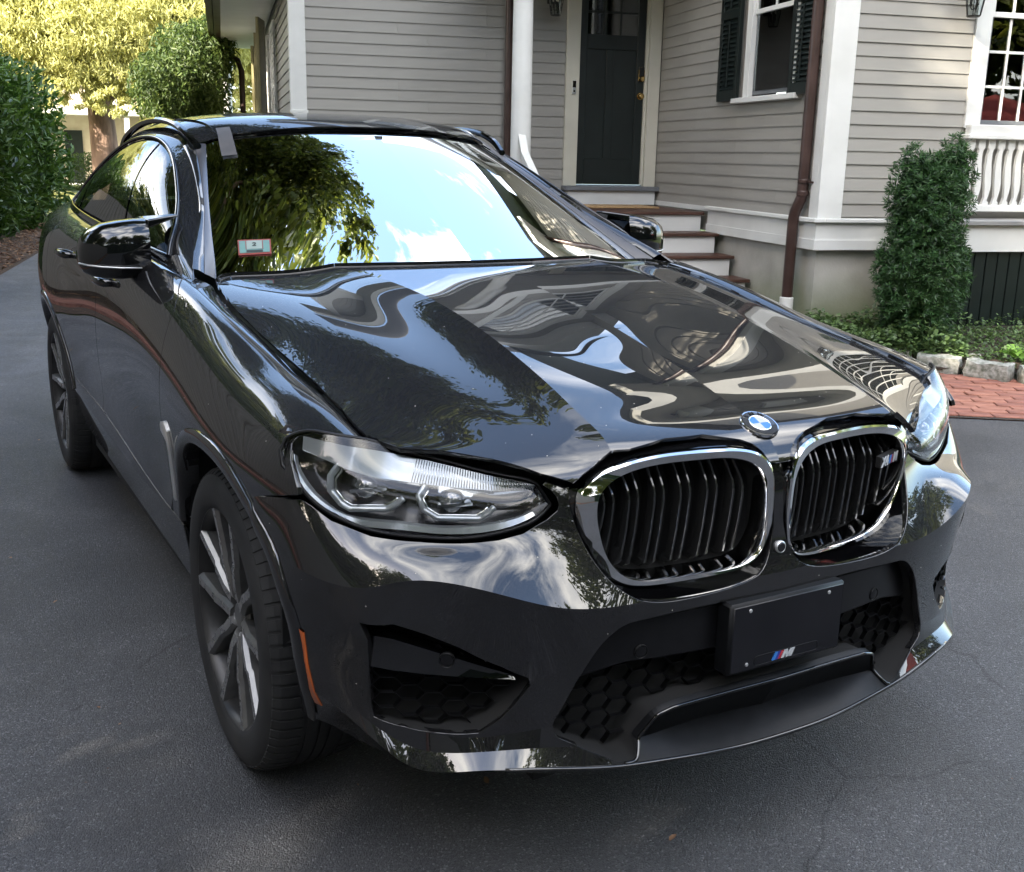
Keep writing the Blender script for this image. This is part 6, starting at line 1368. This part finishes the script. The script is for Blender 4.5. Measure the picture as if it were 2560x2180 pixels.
for b, an in ((11.02, .20), (12.85, .17), (14.75, .16)):
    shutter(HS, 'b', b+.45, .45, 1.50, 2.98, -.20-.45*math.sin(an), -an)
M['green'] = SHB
for b0 in (11.56, 13.4):
    sash_window(HS, 'b', b0+.02, b0+.90, 1.6, 2.95, -.172, 2, 2, cas=.06)
# upper windows that show in the hood
for a0, z0, f in ((.9, 4.4, 8.50), (2.6, 4.4, 8.50)): sash_window(HS, 'a', a0, a0+.8, 3.85, 5.05, f, 2, 1)
for a0, z0 in ((4.4, 4.4), (6.2, 4.4), (8.0, 4.4)): sash_window(HS, 'a', a0, a0+.85, 3.85, 5.05, 5.035, 2, 1)
# side porch: deck, apron, skirt, balustrade
wallpart('porch_deck', M['deck'], [((4.30, 4.68, 1.005), (9.5, 5.06, 1.045))], bev=.006)
wallpart('deck_apron', M['white'], [((4.34, 4.72, .80), (9.5, 4.76, 1.005)), ((4.34, 4.76, .80), (4.38, 5.05, 1.005))])
SK = wallpart('skirt_frame', M['green'], [((4.36, 4.775, .15), (9.5, 4.79, .80))])
skm = bpy.data.meshes.new('skirt_board'); mm = MB(); mm.box((0, 0, 0), (.098, .018, .62), .003); skm.from_pydata(mm.V, [], mm.F); skm.materials.append(M['green'])
for k in range(30): o = bpy.data.objects.new('skirt_board', skm); COL.objects.link(o); o.parent = SK; o.location = (4.37+k*.1085, 4.755, .178)
RL = wallpart('balustrade', M['white'], [((4.86, 4.93, 1.69), (8.5, 5.00, 1.775)), ((4.84, 4.91, 1.665), (8.5, 5.02, 1.70)), ((4.84, 4.94, 1.10), (8.5, 4.99, 1.155))], bev=.006)
# flat sawn balusters
half = [(0, .030), (.02, .030), (.035, .014), (.06, .020), (.12, .034), (.17, .036), (.25, .026), (.33, .017), (.40, .015), (.43, .022), (.445, .034), (.51, .034)]
prof = [(.034+x-.034+h_*0+x*0, 0) for x, h_ in half]
P_ = [(h_, z) for z, h_ in half]+[(-.030-.006*0, .51), (-.030, .445), (-.018, .43), (-.028, .38), (-.034, .30), (-.030, .22), (-.018, .12), (-.012, .06), (-.024, .02), (-.030, 0)]
mm = MB(); mm.prism([(x, z) for x, z in P_], (0, 0, 0), (1, 0, 0), (0, 0, 1), (0, 1, 0), .028); blm = bpy.data.meshes.new('baluster'); blm.from_pydata(mm.V, [], mm.F); blm.materials.append(M['white'])
for k in range(30): o = bpy.data.objects.new('baluster', blm); COL.objects.link(o); o.parent = RL; o.location = (4.905+k*.0925, 4.952, 1.154)
# lanterns
def lantern(a, b, z, label, sc=1.):
    T = hthing('wall_lantern', label, 'lantern', a, b, z, 'black glass-sided wall lanterns'); T.scale = (sc, sc, sc)
    m = MB(); rings = [(.050, 0), (.082, .19), (.060, .30)]
    for k in range(6):
        an = math.pi/3*k; m.tube([(r*math.cos(an), r*math.sin(an), h_) for r, h_ in rings], .0035, 6)
    for r, h_ in rings: m.tube([(r*math.cos(t), r*math.sin(t), h_) for t in np.linspace(0, 2*math.pi, 7)], .0035, 6, cap=False)
    m.lathe([(.066,.30),(.05,.33),(.02,.36),(.006,.40),(.0001,.41)], n=6); m.lathe([(.0001,-.01),(.046,-.008),(.05,0)], n=6); m.tube([(0,0,.34),(0,.06,.42),(0,.13,.36),(0,.15,.25)], .006, 8); m.box((-.05, .145, .12), (.05, .16, .34), .004); m.obj('lantern_frame', M['blackmetal'], T)
    m = MB()
    for k in range(6):
        a0, a1 = math.pi/3*k, math.pi/3*(k+1)
        for (r0, h0), (r1, h1) in zip(rings[:-1], rings[1:]): m.add([(r0*math.cos(a0), r0*math.sin(a0), h0), (r0*math.cos(a1), r0*math.sin(a1), h0), (r1*math.cos(a1), r1*math.sin(a1), h1), (r1*math.cos(a0), r1*math.sin(a0), h1)], [(0, 1, 2, 3)])
    m.obj('lantern_glass', M['lampglass'], T)
    for k in range(3):
        an = 2*math.pi/3*k+.5; x, y = .028*math.cos(an), .028*math.sin(an); m = MB(); m.tube([(0,0,.05),(x*.6,y*.6,.042),(x,y,.06),(x,y,.075)], .004, 6); m.lathe([(.011,.072),(.012,.078),(.0075,.08),(.0075,.125)], (x, y, 0), 'z', 10); m.obj('candle_arm', M['blackmetal'], T)
        m = MB(); m.lathe([(.006,.125),(.010,.14),(.007,.16),(.0001,.178)], (x, y, 0), 'z', 10); m.obj('bulb', M['bulb'], T)
lantern(2.445, 8.36, 2.84, 'black hanging lantern beside the green front door above the doorbell')
lantern(4.735, 4.89, 2.565, 'black lantern on the taupe clapboards right of the white corner board', 1.05)
# upper canopy umbrella mirrored in the porch window: stands out on the lawn behind the camera
UM = hthing('patio_umbrella', 'red patio umbrella standing on the lawn, seen mirrored in the porch window', 'umbrella', 12.6, -4.6, .25)
m = MB(); m.lathe([(.02,2.45),(.8,2.2),(1.5,1.85),(1.52,1.72)], n=8); m.obj('canopy', M['umbrella'], UM); m = MB(); m.tube([(0,0,0),(0,0,2.5)], .025, 10); m.obj('pole', M['fence'], UM)

# ---------------------------------------------------------------- planting by the house
YW = hthing('upright_yew', 'narrow upright dark green yew shrub growing against the foundation right of the downspout', 'shrub', 4.16, 4.36, .12)
yb = [(.0,.0,.25,.24,.24,.30),(-.04,0,.60,.29,.26,.35),(.06,.02,.55,.26,.26,.4),(.0,.0,.95,.25,.24,.38),(-.15,0,1.12,.15,.15,.34),(.17,0,1.16,.14,.14,.36),(.03,.02,1.1,.2,.2,.3),(-.22,-.02,.42,.12,.14,.2),(.22,0,.5,.14,.14,.3)]
r = np.random.default_rng(5); C = []; A = []; B = []; N2 = []
nt_ = 2600; vol = np.array([b[3]*b[4]*b[5] for b in yb])**.7; kk = r.choice(len(yb), nt_, p=vol/vol.sum()); bb = np.array(yb)[kk]; d = unit(r.normal(size=(nt_, 3))); P0 = bb[:, :3]+d*bb[:, 3:6]*(1-.35*r.random(nt_)**2)[:, None]
for p, dd in zip(P0, d):
    ax = unit(dd*[1, 1, .3]+np.array([0, 0, .55])+r.normal(size=3)*.35)
    for k in range(20):
        t = r.random(); an = r.random()*6.283; s1 = unit(np.cross(ax, [.3, .2, .9])); s2 = np.cross(ax, s1); nd = unit(ax*.55+s1*math.cos(an)+s2*math.sin(an)); L = .021*(.7+.6*r.random())
        C.append(p+ax*t*.05+nd*L); A.append(nd*L); B.append(unit(np.cross(nd, r.normal(size=3)))*.0034); N2.append(unit(np.cross(A[-1], B[-1])))
scatter_mesh('needles', np.array(C), np.array(A), np.array(B), np.array(N2), M['leaf_yew'], YW, bend=0, kind='stuff')
m = MB(); rr_ = np.random.default_rng(3)
for k in range(7): x, y = np.clip(rr_.normal(size=2)*.07, -.11, .11); m.tube([(x*.3, y*.3, -.15), (x*.7, y*.7, .4), (x*1.2, y*1.2, 1.05)], [.018, .012, .004], 6)
m.obj('stem', M['bark'], YW)
leaves('inner_needles', [(b[0], b[1], b[2], b[3]*.85, b[4]*.85, b[5]*.9) for b in yb], 16000, .030, .008, M['leaf_yew'], YW, shell=.5, seed=9, kind='stuff')
def cover(name, poly, n, L, W, mt, z0, zh, label=None, seed=2):
    r = np.random.default_rng(seed); poly = np.array(poly); lo, hi = poly.min(0), poly.max(0); P = lo+(hi-lo)*r.random((n*3, 2)); P = P[inpoly(P, poly)][:n]; nn = len(P)
    C = np.array([W_(a, b, 0) for a, b in P]); zz = np.interp(P[:, 1], [3.2, 5.0], [.05, .22]) if z0 is None else z0; C[:, 2] = zz+zh*r.random(nn)**1.5*(.5+.8*np.abs(np.sin(P[:, 0]*5)*np.cos(P[:, 1]*6)))
    A = unit(r.normal(size=(nn, 3))*[1, 1, .4]+[0, 0, .2]); N_ = unit(r.normal(size=(nn, 3))*.5+[0, 0, 1]); B = unit(np.cross(N_, A)); s = .6+.8*r.random(nn)
    o = scatter_mesh(name, C, A*L*s[:, None], B*W*s[:, None], N_, mt); tag(o, label, None, None, 'stuff'); return o
cover('ground_cover', [(3.3,4.3),(3.9,4.05),(4.15,3.95),(4.35,3.72),(4.6,3.50),(6.5,3.35),(6.5,4.7),(5.0,4.7),(4.2,4.95),(3.6,5.05)], 9000, .016, .008, M['leaf_cover'], None, .14, 'low mixed ground cover filling the bed below the yew')
cover('ivy', [(3.35,4.4),(3.85,4.1),(4.3,3.9),(4.5,4.2),(4.2,4.95),(3.6,5.05)], 3500, .020, .013, M['leaf_cover'], .12, .22, 'dark low periwinkle against the foundation', 4)
def hosta(a, b, label):
    T = hthing('hosta', label, 'plant', a, b, .10, 'hostas along the granite edging'); r = np.random.default_rng(int(a*100))
    for k in range(11):
        an = 2*math.pi*k/11+r.uniform(-.3, .3); L = r.uniform(.13, .20); el = r.uniform(.35, .95); V = []; nn = 9
        for i in range(nn):
            t = i/(nn-1); w = .045*math.sin(math.pi*min(1, t*1.02)**.75)*(1 if t > .28 else t/.28*.35+.04)+.002; rr = L*t*math.cos(el)*1.15; zz = .02+L*(t*math.sin(el)-.55*t*t*t*math.cos(el)); c = np.array((rr*math.cos(an), rr*math.sin(an), zz)); s_ = np.array((-math.sin(an), math.cos(an), 0))
            V += [c-s_*w+np.array((0, 0, w*.35)), c, c+s_*w+np.array((0, 0, w*.35))]
        F = [(i*3+j, i*3+j+1, i*3+j+4, i*3+j+3) for i in range(nn-1) for j in range(2)]
        o = mesh('leaf', V, F, M['leaf_hosta'], T); at = o.data.attributes.new('tone', 'FLOAT', 'POINT'); at.data.foreach_set('value', np.full(len(V), r.random(), np.float32))
hosta(4.62, 3.80, 'bright green hosta with broad leaves above the third granite block'); hosta(4.88, 3.66, 'bright green hosta at the right picture edge behind the granite blocks')
# dead leaf and dark flat stone in the bed
m = MB(); m.hexa([(-.2,-.06,0),(.2,-.05,0),(.22,.05,0),(-.18,.07,0),(-.19,-.05,.022),(.19,-.04,.026),(.2,.05,.02),(-.16,.06,.024)]); o = m.obj('flat_stone', M['mulch']); o.location = W_(4.52, 3.66, .085); o.rotation_euler = (.1, .05, -HH-.5); tag(o, 'flat brown ragged stone lying behind the granite blocks near the hosta', 'stone')
m = MB(); m.hexa([(-.06,-.04,0),(.06,-.04,0),(.05,.05,0),(-.05,.04,0),(-.04,-.02,.03),(.04,-.03,.035),(.03,.03,.03),(-.03,.02,.028)]); o = m.obj('pebble', M['granite']); o.location = W_(4.38, 3.95, .10); tag(o, 'small grey-blue pebble on the dark soil of the bed', 'stone')
o = None

# ---------------------------------------------------------------- left side: hedge, trees, fence, neighbours
RH = hthing('rhododendron_hedge', 'tall dark glossy rhododendron hedge along the left of the driveway', 'hedge', -5.4, 18, 0)
rb = [(-.2,-5.2,1.3,1.65,2.3,2.1),(-.1,-1.8,1.45,1.6,2.3,2.1),(.2,1.2,1.35,1.6,2.1,1.95),(-1.2,0,3.0,1.3,3.5,1.3),(-.3,4.2,.9,1.2,1.9,1.4),(-1.0,-3,2.2,1.2,3.0,1.5),(-1.6,-8,1.6,1.5,2.5,2.2)]
leaves('foliage', rb, 66000, .085, .027, M['leaf_dark'], RH, shell=.30, out=.9, seed=21, kind='stuff', up=.3)
leaves('inner_foliage', [(b[0], b[1], b[2], b[3]*.82, b[4]*.82, b[5]*.82) for b in rb], 12000, .10, .045, M['leaf_dark'], RH, shell=.25, seed=22, kind='stuff')
GT2 = hthing('young_shrub', 'feathery light green shrub rising behind the tall dark hedge', 'shrub', -5.3, 24.5, 0)
leaves('foliage', [(-.2,0,1.2,.55,.7,1.3),(.2,.8,.8,.5,.7,.9),(-.6,-2,2.9,.9,1.2,.9)], 9000, .06, .014, M['leaf_mid'], GT2, shell=.7, seed=23, kind='stuff')
LT = hthing('sunlit_conifer', 'large sunlit yellow-green conifer with a thick reddish trunk beyond the driveway', 'tree', -3.98, 30, 0)
m = MB(); m.tube([(-.03,0,-.3),(0,0,.1),(0,0,1.2),(-.05,0,2.6),(-.35,.1,5),(-.55,.1,9)], [.50, .40, .365, .33, .24, .09], 20); m.tube([(-.1,0,3.0),(-1.0,-.2,5.2),(-1.6,-.3,8)], [.16, .12, .05], 12); m.tube([(.0,0,2.4),(.8,-.2,3.6),(1.7,-.4,5.2)], [.11, .08, .04], 10); m.obj('trunk', M['bark'], LT, smooth=True)
lb = [(-.6,-.8,4.6,2.7,2.0,1.6),(1.9,-.6,4.6,2.2,1.8,1.5),(-3.0,-.5,5.0,2.2,2,1.9),(.3,-1.2,3.35,1.2,1.0,.8),(-1.2,-1,3.5,.9,.9,.9),(1.3,-1,3.4,.9,.9,.8),(3.6,0,5.6,2.0,1.8,1.8),(0,0,7,3.5,2.5,2.2),(-4.3,0,6.4,2.5,2,2.2),(-1.6,-1.5,2.75,.9,.7,.75),(-.6,-1.6,3.0,.7,.6,.6),(.35,-1.6,2.8,.6,.6,.7),(1.2,-1.5,2.85,.85,.7,.8),(-2.7,-1.2,3.0,.9,.7,.8),(2.6,-1.0,3.3,.9,.7,.8)]
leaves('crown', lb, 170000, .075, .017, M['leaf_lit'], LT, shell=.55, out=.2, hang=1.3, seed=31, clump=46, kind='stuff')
BT = hthing('bare_trunk_tree', 'tree with a bare pale leaning trunk behind the eave', 'tree', -2.3, 33, 0)
m = MB(); m.tube([(1.6,0,-.2),(1.2,0,3),(.5,0,6),(-.5,0,9.5),(-.9,0,12)], [.30, .27, .24, .19, .1], 14); m.obj('trunk', M['bark_pale'], BT, smooth=True)
leaves('crown', [(-1,0,10,3,2,2),(2,0,8.2,2.2,2,1.8)], 16000, .11, .04, M['leaf_over'], BT, shell=.8, seed=33, clump=50, kind='stuff')
WS = hthing('climbing_vine', 'dark green arching climbing shrub below the eave of the rear wing', 'shrub', -1.3, 15.6, 0)
leaves('foliage', [(0,0,2.6,.62,1.1,.75),(-.35,-.6,2.35,.5,.8,.55),(.3,.5,3.0,.45,.8,.5),(.25,0,1.8,.4,.8,.6)], 20000, .045, .014, M['leaf_mid'], WS, shell=.55, out=.3, hang=1.0, seed=41, kind='stuff')
m = MB(); 
for k in range(5): m.tube([(.3+.06*k, .2*k-.4, 0), (.25, .2*k-.4, 1.0), (.05*k-.1, .2*k-.4, 2.4)], .02, 6)
m.obj('stem', M['bark'], WS)
LH = hthing('low_hedge', 'low clipped green hedge in front of the pale neighbouring house', 'hedge', -6.6, 40, 0)
leaves('foliage', [(-.9,0,.5,1.2,.6,.75),(.9,0,.5,1.3,.6,.75)], 9000, .05, .02, M['leaf_mid'], LH, shell=.3, seed=51, kind='stuff')
r = np.random.default_rng(8)
o = leaves('sunny_ground_cover', [(-6.3+e1[0]*0,27,.0,1.9,5.5,.42)], 9000, .07, .03, M['leaf_lit'], None, shell=.5, seed=52); o.rotation_euler = (0, 0, -HH); tag(o, 'sunlit yellow-green ground cover at the bend of the driveway', None, None, 'stuff')
# fallen leaves on the mulch strip
r = np.random.default_rng(12); n_ = 2600; P = np.stack([-4.35+.85*r.random(n_), 8+14*r.random(n_)], 1); C = np.array([W_(a, b, .005+.01*r.random()) for a, b in P]); A = unit(r.normal(size=(n_, 3))*[1, 1, .15]); N_ = unit(r.normal(size=(n_, 3))*.3+[0, 0, 1]); B = unit(np.cross(N_, A))
o = scatter_mesh('fallen_leaves', C, A*.032, B*.014, N_, M['leaf_brown']); tag(o, 'brown fallen leaves on the mulch beside the driveway', None, None, 'stuff')
# neighbour beyond
NB = hthing('neighbour_house', 'pale cream neighbouring house with dark doors behind the sunlit conifer', 'house', -5.2, 47, 0)
m = MB(); m.box((-4, 0, -.3), (4.5, 4, 3.0)); m.obj('wall', M['stucco'], NB)
for x0, x1 in ((-1.95, -1.25), (1.2, 1.9)): m = MB(); m.box((x0, -.05, 0), (x1, 0, 2.15)); m.obj('door', M['green'], NB)
m = MB(); m.box((-.4, -1.5, -.1), (4.5, -1.3, 3.0)); 
m = MB(); m.box((-4.5, -1.6, 2.75), (5.2, .1, 3.0)); m.obj('porch_beam', M['white'], NB)
m = MB(); m.box((-4.5, -1.6, -.3), (5.2, 0, .02)); m.obj('porch_floor', M['white'], NB)
for x in (-3.6, -.1, .55, 3.4): m = MB(); m.box((x, -1.5, 0), (x+.2, -1.3, 2.75)); m.obj('post', M['white'], NB)
RLN = MB(); RLN.box((-.2, -1.5, 3.75), (5.2, -1.42, 3.82)); RLN.box((-.2, -1.5, 3.05), (5.2, -1.42, 3.1)); RLN = RLN.obj('upper_railing', M['white'], NB)
for k in range(34): m = MB(); m.box((-.15+k*.155, -1.48, 3.1), (-.10+k*.155, -1.44, 3.75)); m.obj('baluster', M['white'], RLN)
m = MB(); m.box((-4.2, .6, 3.0), (4.6, 4, 6.2)); m.obj('upper_wall', M['stucco'], NB)
for x0 in (-3.2, -.8, 1.8): m = MB(); m.box((x0, .52, 3.6), (x0+.9, .6, 5.2)); m.obj('window', M['room'], NB)
m = MB(); m.add([(-4.8,-.2,6.2),(5.2,-.2,6.2),(5.2,4.4,8.2),(-4.8,4.4,8.2)], [(0, 1, 2, 3)]); m.obj('roof', M['shingle'], NB)
# wooden fence opposite the car's side, with a brick strip at its foot
FN = hthing('wooden_fence', 'weathered grey board fence along the left of the driveway, mirrored in the car', 'fence', -4.15, 0, 0)
fbm = bpy.data.meshes.new('fence_board'); mm = MB(); mm.box((0, 0, 0), (.022, .138, 1.85), .003); fbm.from_pydata(mm.V, [], mm.F); fbm.materials.append(M['fence'])
for k in range(128):
    o = bpy.data.objects.new('fence_board', fbm); COL.objects.link(o); o.parent = FN; o.location = (rnd_.uniform(-.003, .003), -9+k*.145, .12+rnd_.uniform(-.006, .006))
for z in (.4, 1.6): m = MB(); m.box((-.06, -9, z), (0, 9.6, z+.09)); m.obj('fence_rail', M['fence'], FN)
for k in range(9): m = MB(); m.box((-.16, -9+k*2.3, 0), (-.06, -8.9+k*2.3, 2.0)); m.obj('fence_post', M['fence'], FN)
KB = hthing('brick_edging', 'red brick strip edging the driveway at the foot of the fence, mirrored in the car', 'edging', -3.75, 0, 0)
m = MB()
for k in range(170): m.box((-.22, -9+k*.107, -.03), (.0, -8.903+k*.107, .05), .003)
o = m.obj('brick_row', M['brick'], KB); o['kind'] = 'stuff'
HB = hthing('back_hedge', 'leafy hedge rising above the board fence, mirrored in the side windows', 'hedge', -5.4, 0, 0)
leaves('foliage', [(0,-6,1.6,1.0,3,1.5),(0,-1,1.8,1.0,3,1.5),(0,4,1.7,1.0,3,1.7),(0,8,1.7,1,2.5,1.5)], 26000, .09, .03, M['leaf_mid'], HB, shell=.4, seed=61, kind='stuff')
# trees that shade the place
def big_tree(name, label, a, b, blobs, n, tips, r0, seed, mt='leaf_over', L=.10, W=.045, clump=60, cat='tree'):
    T = hthing(name, label, cat, a, b, 0)
    branches('trunk', None, tips, r0, M['bark'], T, seed)
    leaves('crown', blobs, n, L, W, M[mt], T, shell=.75, out=.2, hang=.3, seed=seed, clump=clump, kind='stuff')
    return T
big_tree('overhanging_maple', 'large maple leaning over the driveway, mirrored in the windscreen and hood', -6.2, 4.8,
   [(2.4,-.5,7.6,2.2,2.6,1.2),(4.2,-1.2,8.2,1.7,2.0,1.0),(4.6,1.6,8.8,2.2,2.4,1.3),(.2,1.2,9.2,3.2,3.8,2.0),(6.0,.6,9.0,1.3,1.6,.9),(5.4,2.7,9.4,2.0,2.2,1.3),(4.3,4.8,9.6,2.2,2.2,1.3),(-1.5,-2.2,8.0,2.8,2.6,2.2),(2.2,4.2,8.8,3.0,2.6,1.7)], 130000,
   [((0,0,0),(.5,0,4.2),.33),((.5,0,4.1),(2.6,.2,7.9),.17),((.5,0,3.8),(4.6,1.4,8.9),.15),((.5,0,4.1),(-1.6,-1.8,8.4),.15),((1.6,.1,6.2),(4.2,-1.4,8.2),.08),((2.4,1.4,7),(1.4,4,8.8),.07),((2.2,.2,7.6),(6.4,.8,9.1),.06),((2.8,1.6,7.6),(5,3,9),.05),((2.6,0,7.4),(3.0,-2.4,7.6),.05)], .3, 71, L=.085, W=.04, clump=55)
TR = lambda hq, sp: [(0,0,hq*.62,sp,sp,hq*.24),(sp*.5,.6,hq*.45,sp*.7,sp*.7,hq*.2),(-sp*.55,-.4,hq*.45,sp*.7,sp*.7,hq*.2),(0,0,hq*.85,sp*.6,sp*.6,hq*.15),(0,.5,hq*.28,sp*.7,sp*.6,hq*.13)]
for k, (a, b, hq, sp, n, mt_, nm_, lb_) in enumerate((
    (-9.5,-10.5,12,3.8,22000,'leaf_over','shade_tree','tall leafy shade tree behind the camera at the far left'),
    (-2.4,-14.5,13,4.0,26000,'leaf_over','shade_tree','tall leafy shade tree behind the camera left of centre'),
    (5.0,-15,12.5,4.4,26000,'leaf_over','shade_tree','tall leafy shade tree behind the camera right of centre'),
    (12.5,-12,12,4.4,26000,'leaf_over','shade_tree','tall leafy shade tree behind the camera to the right'),
    (17.5,-12,13,4.6,30000,'leaf_over','shade_tree','dense leafy tree behind the red umbrella'),
    (17,-3,11,4.2,20000,'leaf_over','shade_tree','tall leafy shade tree beyond the lawn far to the right'),
    (-12.5,-3.5,16,5.2,60000,'leaf_over','shade_tree','leafy tree standing behind the board fence, nearest the camera'),
    (-13.5,1.2,16.5,4.6,60000,'leaf_over','shade_tree','leafy tree standing behind the board fence in its middle'),
    (-12.5,-12,15,5.2,40000,'leaf_over','shade_tree','leafy tree behind the fence end, well behind the camera'),
    (-13.5,15.5,12,4.0,32000,'leaf_over','shade_tree','leafy tree standing behind the rhododendron hedge'),
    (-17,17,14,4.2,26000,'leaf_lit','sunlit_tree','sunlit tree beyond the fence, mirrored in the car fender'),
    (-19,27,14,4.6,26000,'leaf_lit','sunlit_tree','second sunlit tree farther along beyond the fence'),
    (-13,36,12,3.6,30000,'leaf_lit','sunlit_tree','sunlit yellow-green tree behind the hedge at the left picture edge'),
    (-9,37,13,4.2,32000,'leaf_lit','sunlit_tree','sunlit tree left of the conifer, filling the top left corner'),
    (1.5,43,14,4.6,26000,'leaf_lit','sunlit_tree','sunlit tree right of the conifer behind the eave'),
    (-15,55,15,6,26000,'leaf_mid','sunlit_tree','far dark green tree behind the pale neighbouring house, left'),
    (-4,56,15,6,26000,'leaf_mid','sunlit_tree','far green tree behind the pale neighbouring house, middle'))):
    lf = .15 if b < 20 else .17
    big_tree(nm_, lb_, a, b, TR(hq, sp), n, [((0,0,0),(.2,0,hq*.75),.32),((0,0,hq*.3),(sp*.7,.3,hq*.55),.12),((0,0,hq*.32),(-sp*.7,-.2,hq*.58),.12),((0,0,hq*.45),(.3,sp*.6,hq*.7),.1),((0,0,hq*.4),(0,-sp*.6,hq*.6),.1)], .3, 80+k, mt=mt_, L=lf, W=lf*.45, clump=60)

BH = hthing('reflection_hedge', 'added dark hedge, unseen behind the camera, that darkens the reflections in the car', 'hedge', 4, -10.5, 0)  # added backdrop out of view; darkens the lower reflections and hides the horizon
m = MB(); m.box((-17, -.6, -.1), (17, .6, 3.0), .1); m.box((13, -.6, -.1), (14.2, 9, 2.6), .1); m.obj('hedge_core', mat('hedge_shade', (.012, .022, .008), .95), BH)
leaves('foliage', [(-15+3*k, .1*math.sin(k*2.), 1.6, 2.0, .85, 1.75) for k in range(11)]+[(13.4, 1.5+3*k, 1.5, .85, 2, 1.5) for k in range(3)], 34000, .10, .045, M['leaf_mid'], BH, shell=.15, seed=91, kind='stuff')
# bits of leaf and grit dropped on the asphalt
r = np.random.default_rng(44); n_ = 420; P = np.stack([-3.3+8*r.random(n_), -1+15*r.random(n_)], 1); C = np.array([W_(a, b, .004) for a, b in P]); A = unit(r.normal(size=(n_, 3))*[1, 1, .1]); N_ = unit(r.normal(size=(n_, 3))*.2+[0, 0, 1]); B = unit(np.cross(N_, A)); s = .3+r.random(n_)**3*1.2
o = scatter_mesh('leaf_crumbs', C, A*.011*s[:, None], B*.005*s[:, None], N_, M['leaf_brown']); tag(o, 'small dry leaf bits scattered on the asphalt', None, None, 'stuff')
